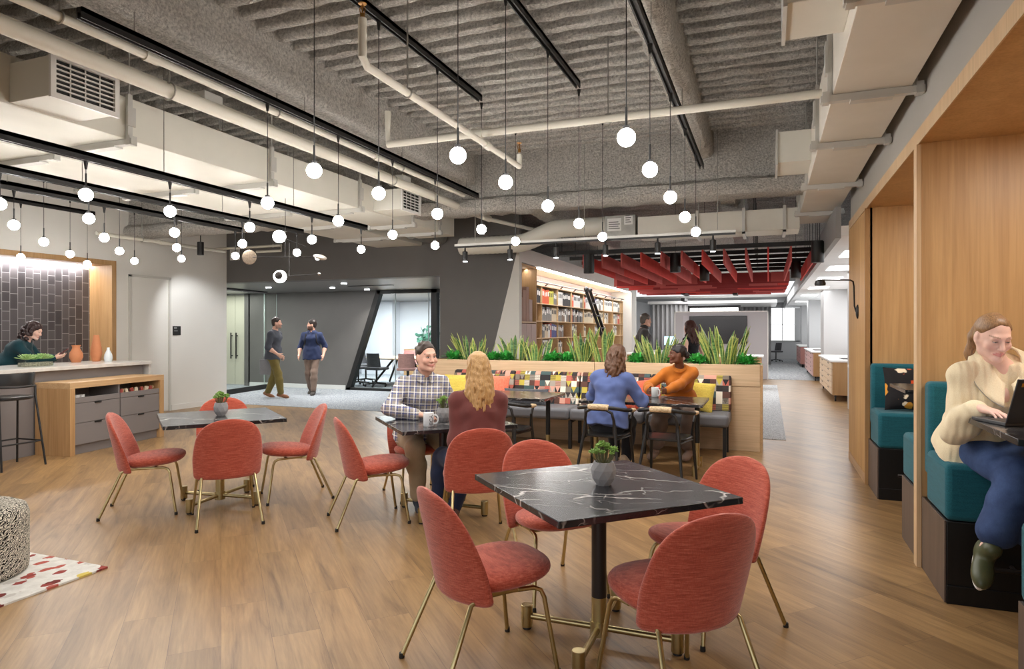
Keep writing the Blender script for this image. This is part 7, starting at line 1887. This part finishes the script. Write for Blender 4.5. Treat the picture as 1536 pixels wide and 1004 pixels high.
J = build_person('woman with long dark curly hair in a sleeveless black top standing beyond the planter', root, rz, dict(s=.99, h=.011, pelvis=(0, 0, .92), neck=(0, .0, 1.38), head=(0, .04, 1.535), face=(-.1, .98, 0), wr_r=(.22, .16, .95), wr_l=(-.24, .12, .92), elh_r=(.4, -1, 0), elh_l=(-.4, -1, 0), an_r=(.1, 0, .09), an_l=(-.1, 0, .09), brow=S(50, 36, 30), **pale,
    top=dict(name='sleeveless_top', mat=cloth('black_jersey', S(30, 30, 34)), g=.012, sleeve=0), legs=dict(mat=cloth('black_trousers_far', S(34, 34, 38)), g=.012), shoes=dict(mat=M['black_plastic']), hair=dict(kind='wavy', len=.40, n=120, sr=.013, span=2.0, wave=.03, back=.04, line=.07, side=1, th=.018, mat=hair_mat('dark_auburn_curls', S(92, 58, 50), S(46, 30, 28)))))
# ---- woman in the booth
def m_cream():
    k = N('cream_cable_knit'); k.set(.92, 0, .15); k.b.inputs['Sheen Weight'].default_value = .3
    f = k.noise(k.coord(), 260, 2, .7); k.col(k.ramp(f, [(.3, S(226, 208, 170)), (.7, S(238, 224, 192))]))
    w = k.n('ShaderNodeTexWave', Scale=9.0, Distortion=3.0, Detail=1.0); k.l(k.coord((1, 1, .35)), w.inputs['Vector']); k.bump(k.math('ADD', w.outputs['Fac'], k.math('MULTIPLY', f, .6)), .5, .006); return k.mat

def m_denim():
    k = N('washed_denim'); k.set(.8, 0, .2); f = k.noise(k.coord(), 9, 4, .6); g = k.noise(k.coord((300, 300, 80)), 1.5, 2)
    k.col(k.mix(k.ramp(f, [(.30, S(46, 62, 98)), (.72, S(72, 92, 134))]), k.ramp(g, [(.3, (.85, .85, .85, 1)), (.7, (1.05, 1.05, 1.05, 1))]), .8, 'MULTIPLY')); k.bump(g, .2, .001); return k.mat
denim = m_denim()
crm = m_cream(); root = (1.13, 4.45, 0); rz = PI + D2R(2)
lap = lambda x, y, z: loc_of((x, y, z), root, rz)
J = build_person('blonde woman in a cream zip sweater and jeans typing in the booth', root, rz, dict(s=1.0, h=.0042, hc=.0055, hh=.004, pelvis=(0, .02, .865), neck=(-.02, .24, 1.315), head=lap(1.085, 4.08, 1.465), face=dir_of((.22, -.88, -.38), rz), closed=True, sh_fwd=.03, shrug_r=-.01,
    wr_r=lap(1.00, 3.99, 1.10), elh_r=(.22, -.7, -1), wr_l=lap(1.27, 4.02, 1.10), elh_l=(-.9, -.2, -.5), hand_r=dict(f=dir_of((.50, -.60, -.10), rz), n=(0, 0, -1), curl=.42, spread=.10), hand_l=dict(f=dir_of((-.35, -.75, -.10), rz), n=(0, 0, -1), curl=.42, spread=.10),
    an_r=lap(1.30, 3.98, .36), an_l=lap(1.03, 3.95, .385), knh_r=(.1, 1, .8), knh_l=(-.3, 1, .9), toe_r=dir_of((.1, -.9, -.4), rz), toe_l=dir_of((-.25, -.75, -.7), rz), brow=S(140, 108, 82), **pale,
    top=dict(name='sweater', mat=crm, g=.036, hem=.06, flare=.03, sleeve=1.90, cuff=-.004, vneck=.13, wr=.004, wf=30, seed=4), legs=dict(name='jeans', mat=denim, g=.022, fl=.026, len=1.72), collar=dict(r=.073, w=.085, h=.032, v=.135, mat=crm, open=.93, pinch=.6, fwd=.04, th=.012, zip=1),
    shoes=dict(name='sneaker', mat=flat('olive_green_leather', S(74, 78, 52), .35), sole=M['white_lam']), hair=dict(kind='pony', line=.104, th=.004, nape=True, mat=hair_mat('dark_blonde_hair', S(168, 130, 92), S(104, 76, 52)))))
sk = cloth('cream_sock', S(222, 208, 182))
for k_ in 'rl':
    b = MB(); a, c_ = J['an' + k_], J['kn' + k_]; d = nrm(c_ - a); b.tube([tuple(a - d * .01), tuple(a + d * .04), tuple(a + d * .095)], [.041, .040, .043], 16); b.build('sock', sk, J['t'])
# ================================================================ camera, light
cam = bpy.data.cameras.new('camera'); co = bpy.data.objects.new('camera', cam); COL.objects.link(co)
cam.sensor_width = 36.0; cam.lens = FPX / 1536 * 36.0; cam.shift_y = -(502.0 - CY) / 1536.0
cam.clip_start = 0.05; cam.clip_end = 200
co.location = (0, 0, EYE); co.rotation_euler = (PI / 2, 0, YAW); SC.camera = co
w = bpy.data.worlds.new('daylight'); SC.world = w; w.use_nodes = True
bg = w.node_tree.nodes['Background']; bg.inputs[0].default_value = (0.93, 0.96, 1.0, 1); bg.inputs[1].default_value = 1.35
_nt = w.node_tree; _tc = _nt.nodes.new('ShaderNodeTexCoord'); _sx = _nt.nodes.new('ShaderNodeSeparateXYZ'); _rp = _nt.nodes.new('ShaderNodeValToRGB')
_rp.color_ramp.elements[0].position = 0.46; _rp.color_ramp.elements[0].color = (0.14, 0.14, 0.14, 1); _rp.color_ramp.elements[1].position = 0.54; _rp.color_ramp.elements[1].color = (0.93, 0.96, 1.0, 1)
_mr = _nt.nodes.new('ShaderNodeMapRange'); _mr.inputs[1].default_value = -1; _mr.inputs[2].default_value = 1
_nt.links.new(_tc.outputs['Generated'], _sx.inputs[0]); _nt.links.new(_sx.outputs[2], _mr.inputs[0]); _nt.links.new(_mr.outputs[0], _rp.inputs[0]); _nt.links.new(_rp.outputs[0], bg.inputs[0])
def spot(name, loc, to, power, angle=60, blend=0.6, color=(1, .97, .93), r=0.03):
    l = bpy.data.lights.new(name, 'SPOT'); l.energy = power; l.spot_size = math.radians(angle); l.spot_blend = blend; l.color = color; l.shadow_soft_size = r
    o = bpy.data.objects.new(name, l); COL.objects.link(o); o.location = loc
    d = Vector(to) - Vector(loc); o.rotation_euler = d.to_track_quat('-Z', 'Y').to_euler(); return o
def area(name, loc, rot, sx, sy, power, color=(1, 1, 1)):
    l = bpy.data.lights.new(name, 'AREA'); l.shape = 'RECTANGLE'; l.size = sx; l.size_y = sy; l.energy = power; l.color = color
    o = bpy.data.objects.new(name, l); COL.objects.link(o); o.location = loc; o.rotation_euler = rot; return o
for x in SPX: spot('rear_spot_lamp', (x, TY, TZ - 0.235), (x, TY + 0.25, 0.5), 40, 75, 0.8)
for (x, y) in [(-10.6, 12.0), (-9.3, 12.6), (-8.2, 11.5), (-11.9, 12.9), (-8.9, 13.4)]: spot('lobby_lamp', (x, y, 2.44), (x, y, 0), 95, 120, 0.8)
area('conference_fill_light', (-10.2, 16.8, 2.44), (0, 0, 0), 4, 3, 330, (.95, .97, 1))  # added fill under the conference ceiling, no fixture modelled
area('bookcase_lamp', (-4.15, 15.5, 2.62), (0, math.radians(-15), 0), 0.1, 9.0, 60)
area('niche_lamp', (-10.80, 5.3, 2.55), (0, 0, 0), 0.08, 5.0, 45)
spot('door_wall_spot', (-9.22, 8.9, 2.79), (-10.3, 9.6, 1.6), 70, 70, 0.7, (.95, .97, 1))
area('far_office_fill_light', (-1.2, 26, 2.85), (0, 0, 0), 4, 8, 330)  # added overhead fill for the far office, not tied to any fixture
area('aisle_lamp', (1.3, 18, 2.57), (0, 0, 0), 0.6, 16, 70)
area('mid_office_fill_light', (-1.4, 17.5, 2.44), (0, 0, 0), 3, 4, 90)  # added fill below the red slats, without a fixture
area('booth_lamp', (1.7, 3.67, 2.66), (0, 0, 0), 0.5, 0.5, 22, (1, .95, .88))
area('booth_lamp_far', (1.7, 6.05, 2.66), (0, 0, 0), 0.5, 0.5, 18, (1, .95, .88))
area('room_fill_light', (-1.8, 4.0, 2.85), (0, 0, 0), 3.6, 5.0, 85, (1, .97, .93))  # this and the next two are added overhead fill, without fixtures
area('room_fill_light', (-6.6, 4.6, 2.66), (0, 0, 0), 3.0, 4.5, 65, (1, .97, .93))
area('room_fill_light', (-1.9, 6.9, 2.56), (0, 0, 0), 4.0, 0.8, 28, (1, .97, .93))
area('lobby_fill_lamp', (-10.0, 12.2, 2.44), (0, 0, 0), 5.5, 2.4, 70, (1, .98, .96))
area('vestibule_fill_light', (-13.3, 12.9, 2.44), (0, 0, 0), 1.6, 1.6, 40, (1, .98, .94))  # added so the cream doors are lit, no fixture there
spot('wall_lamp_bulb', (XB - .36, 7.64, 1.98), (XB - .02, 7.75, 1.55), 9, 100, .9, (1, .82, .6), .03)
vs = SC.view_settings; vs.view_transform = 'Standard'; vs.look = 'None'; vs.gamma = 1.0; vs.use_curve_mapping = False; vs.exposure = 0.13
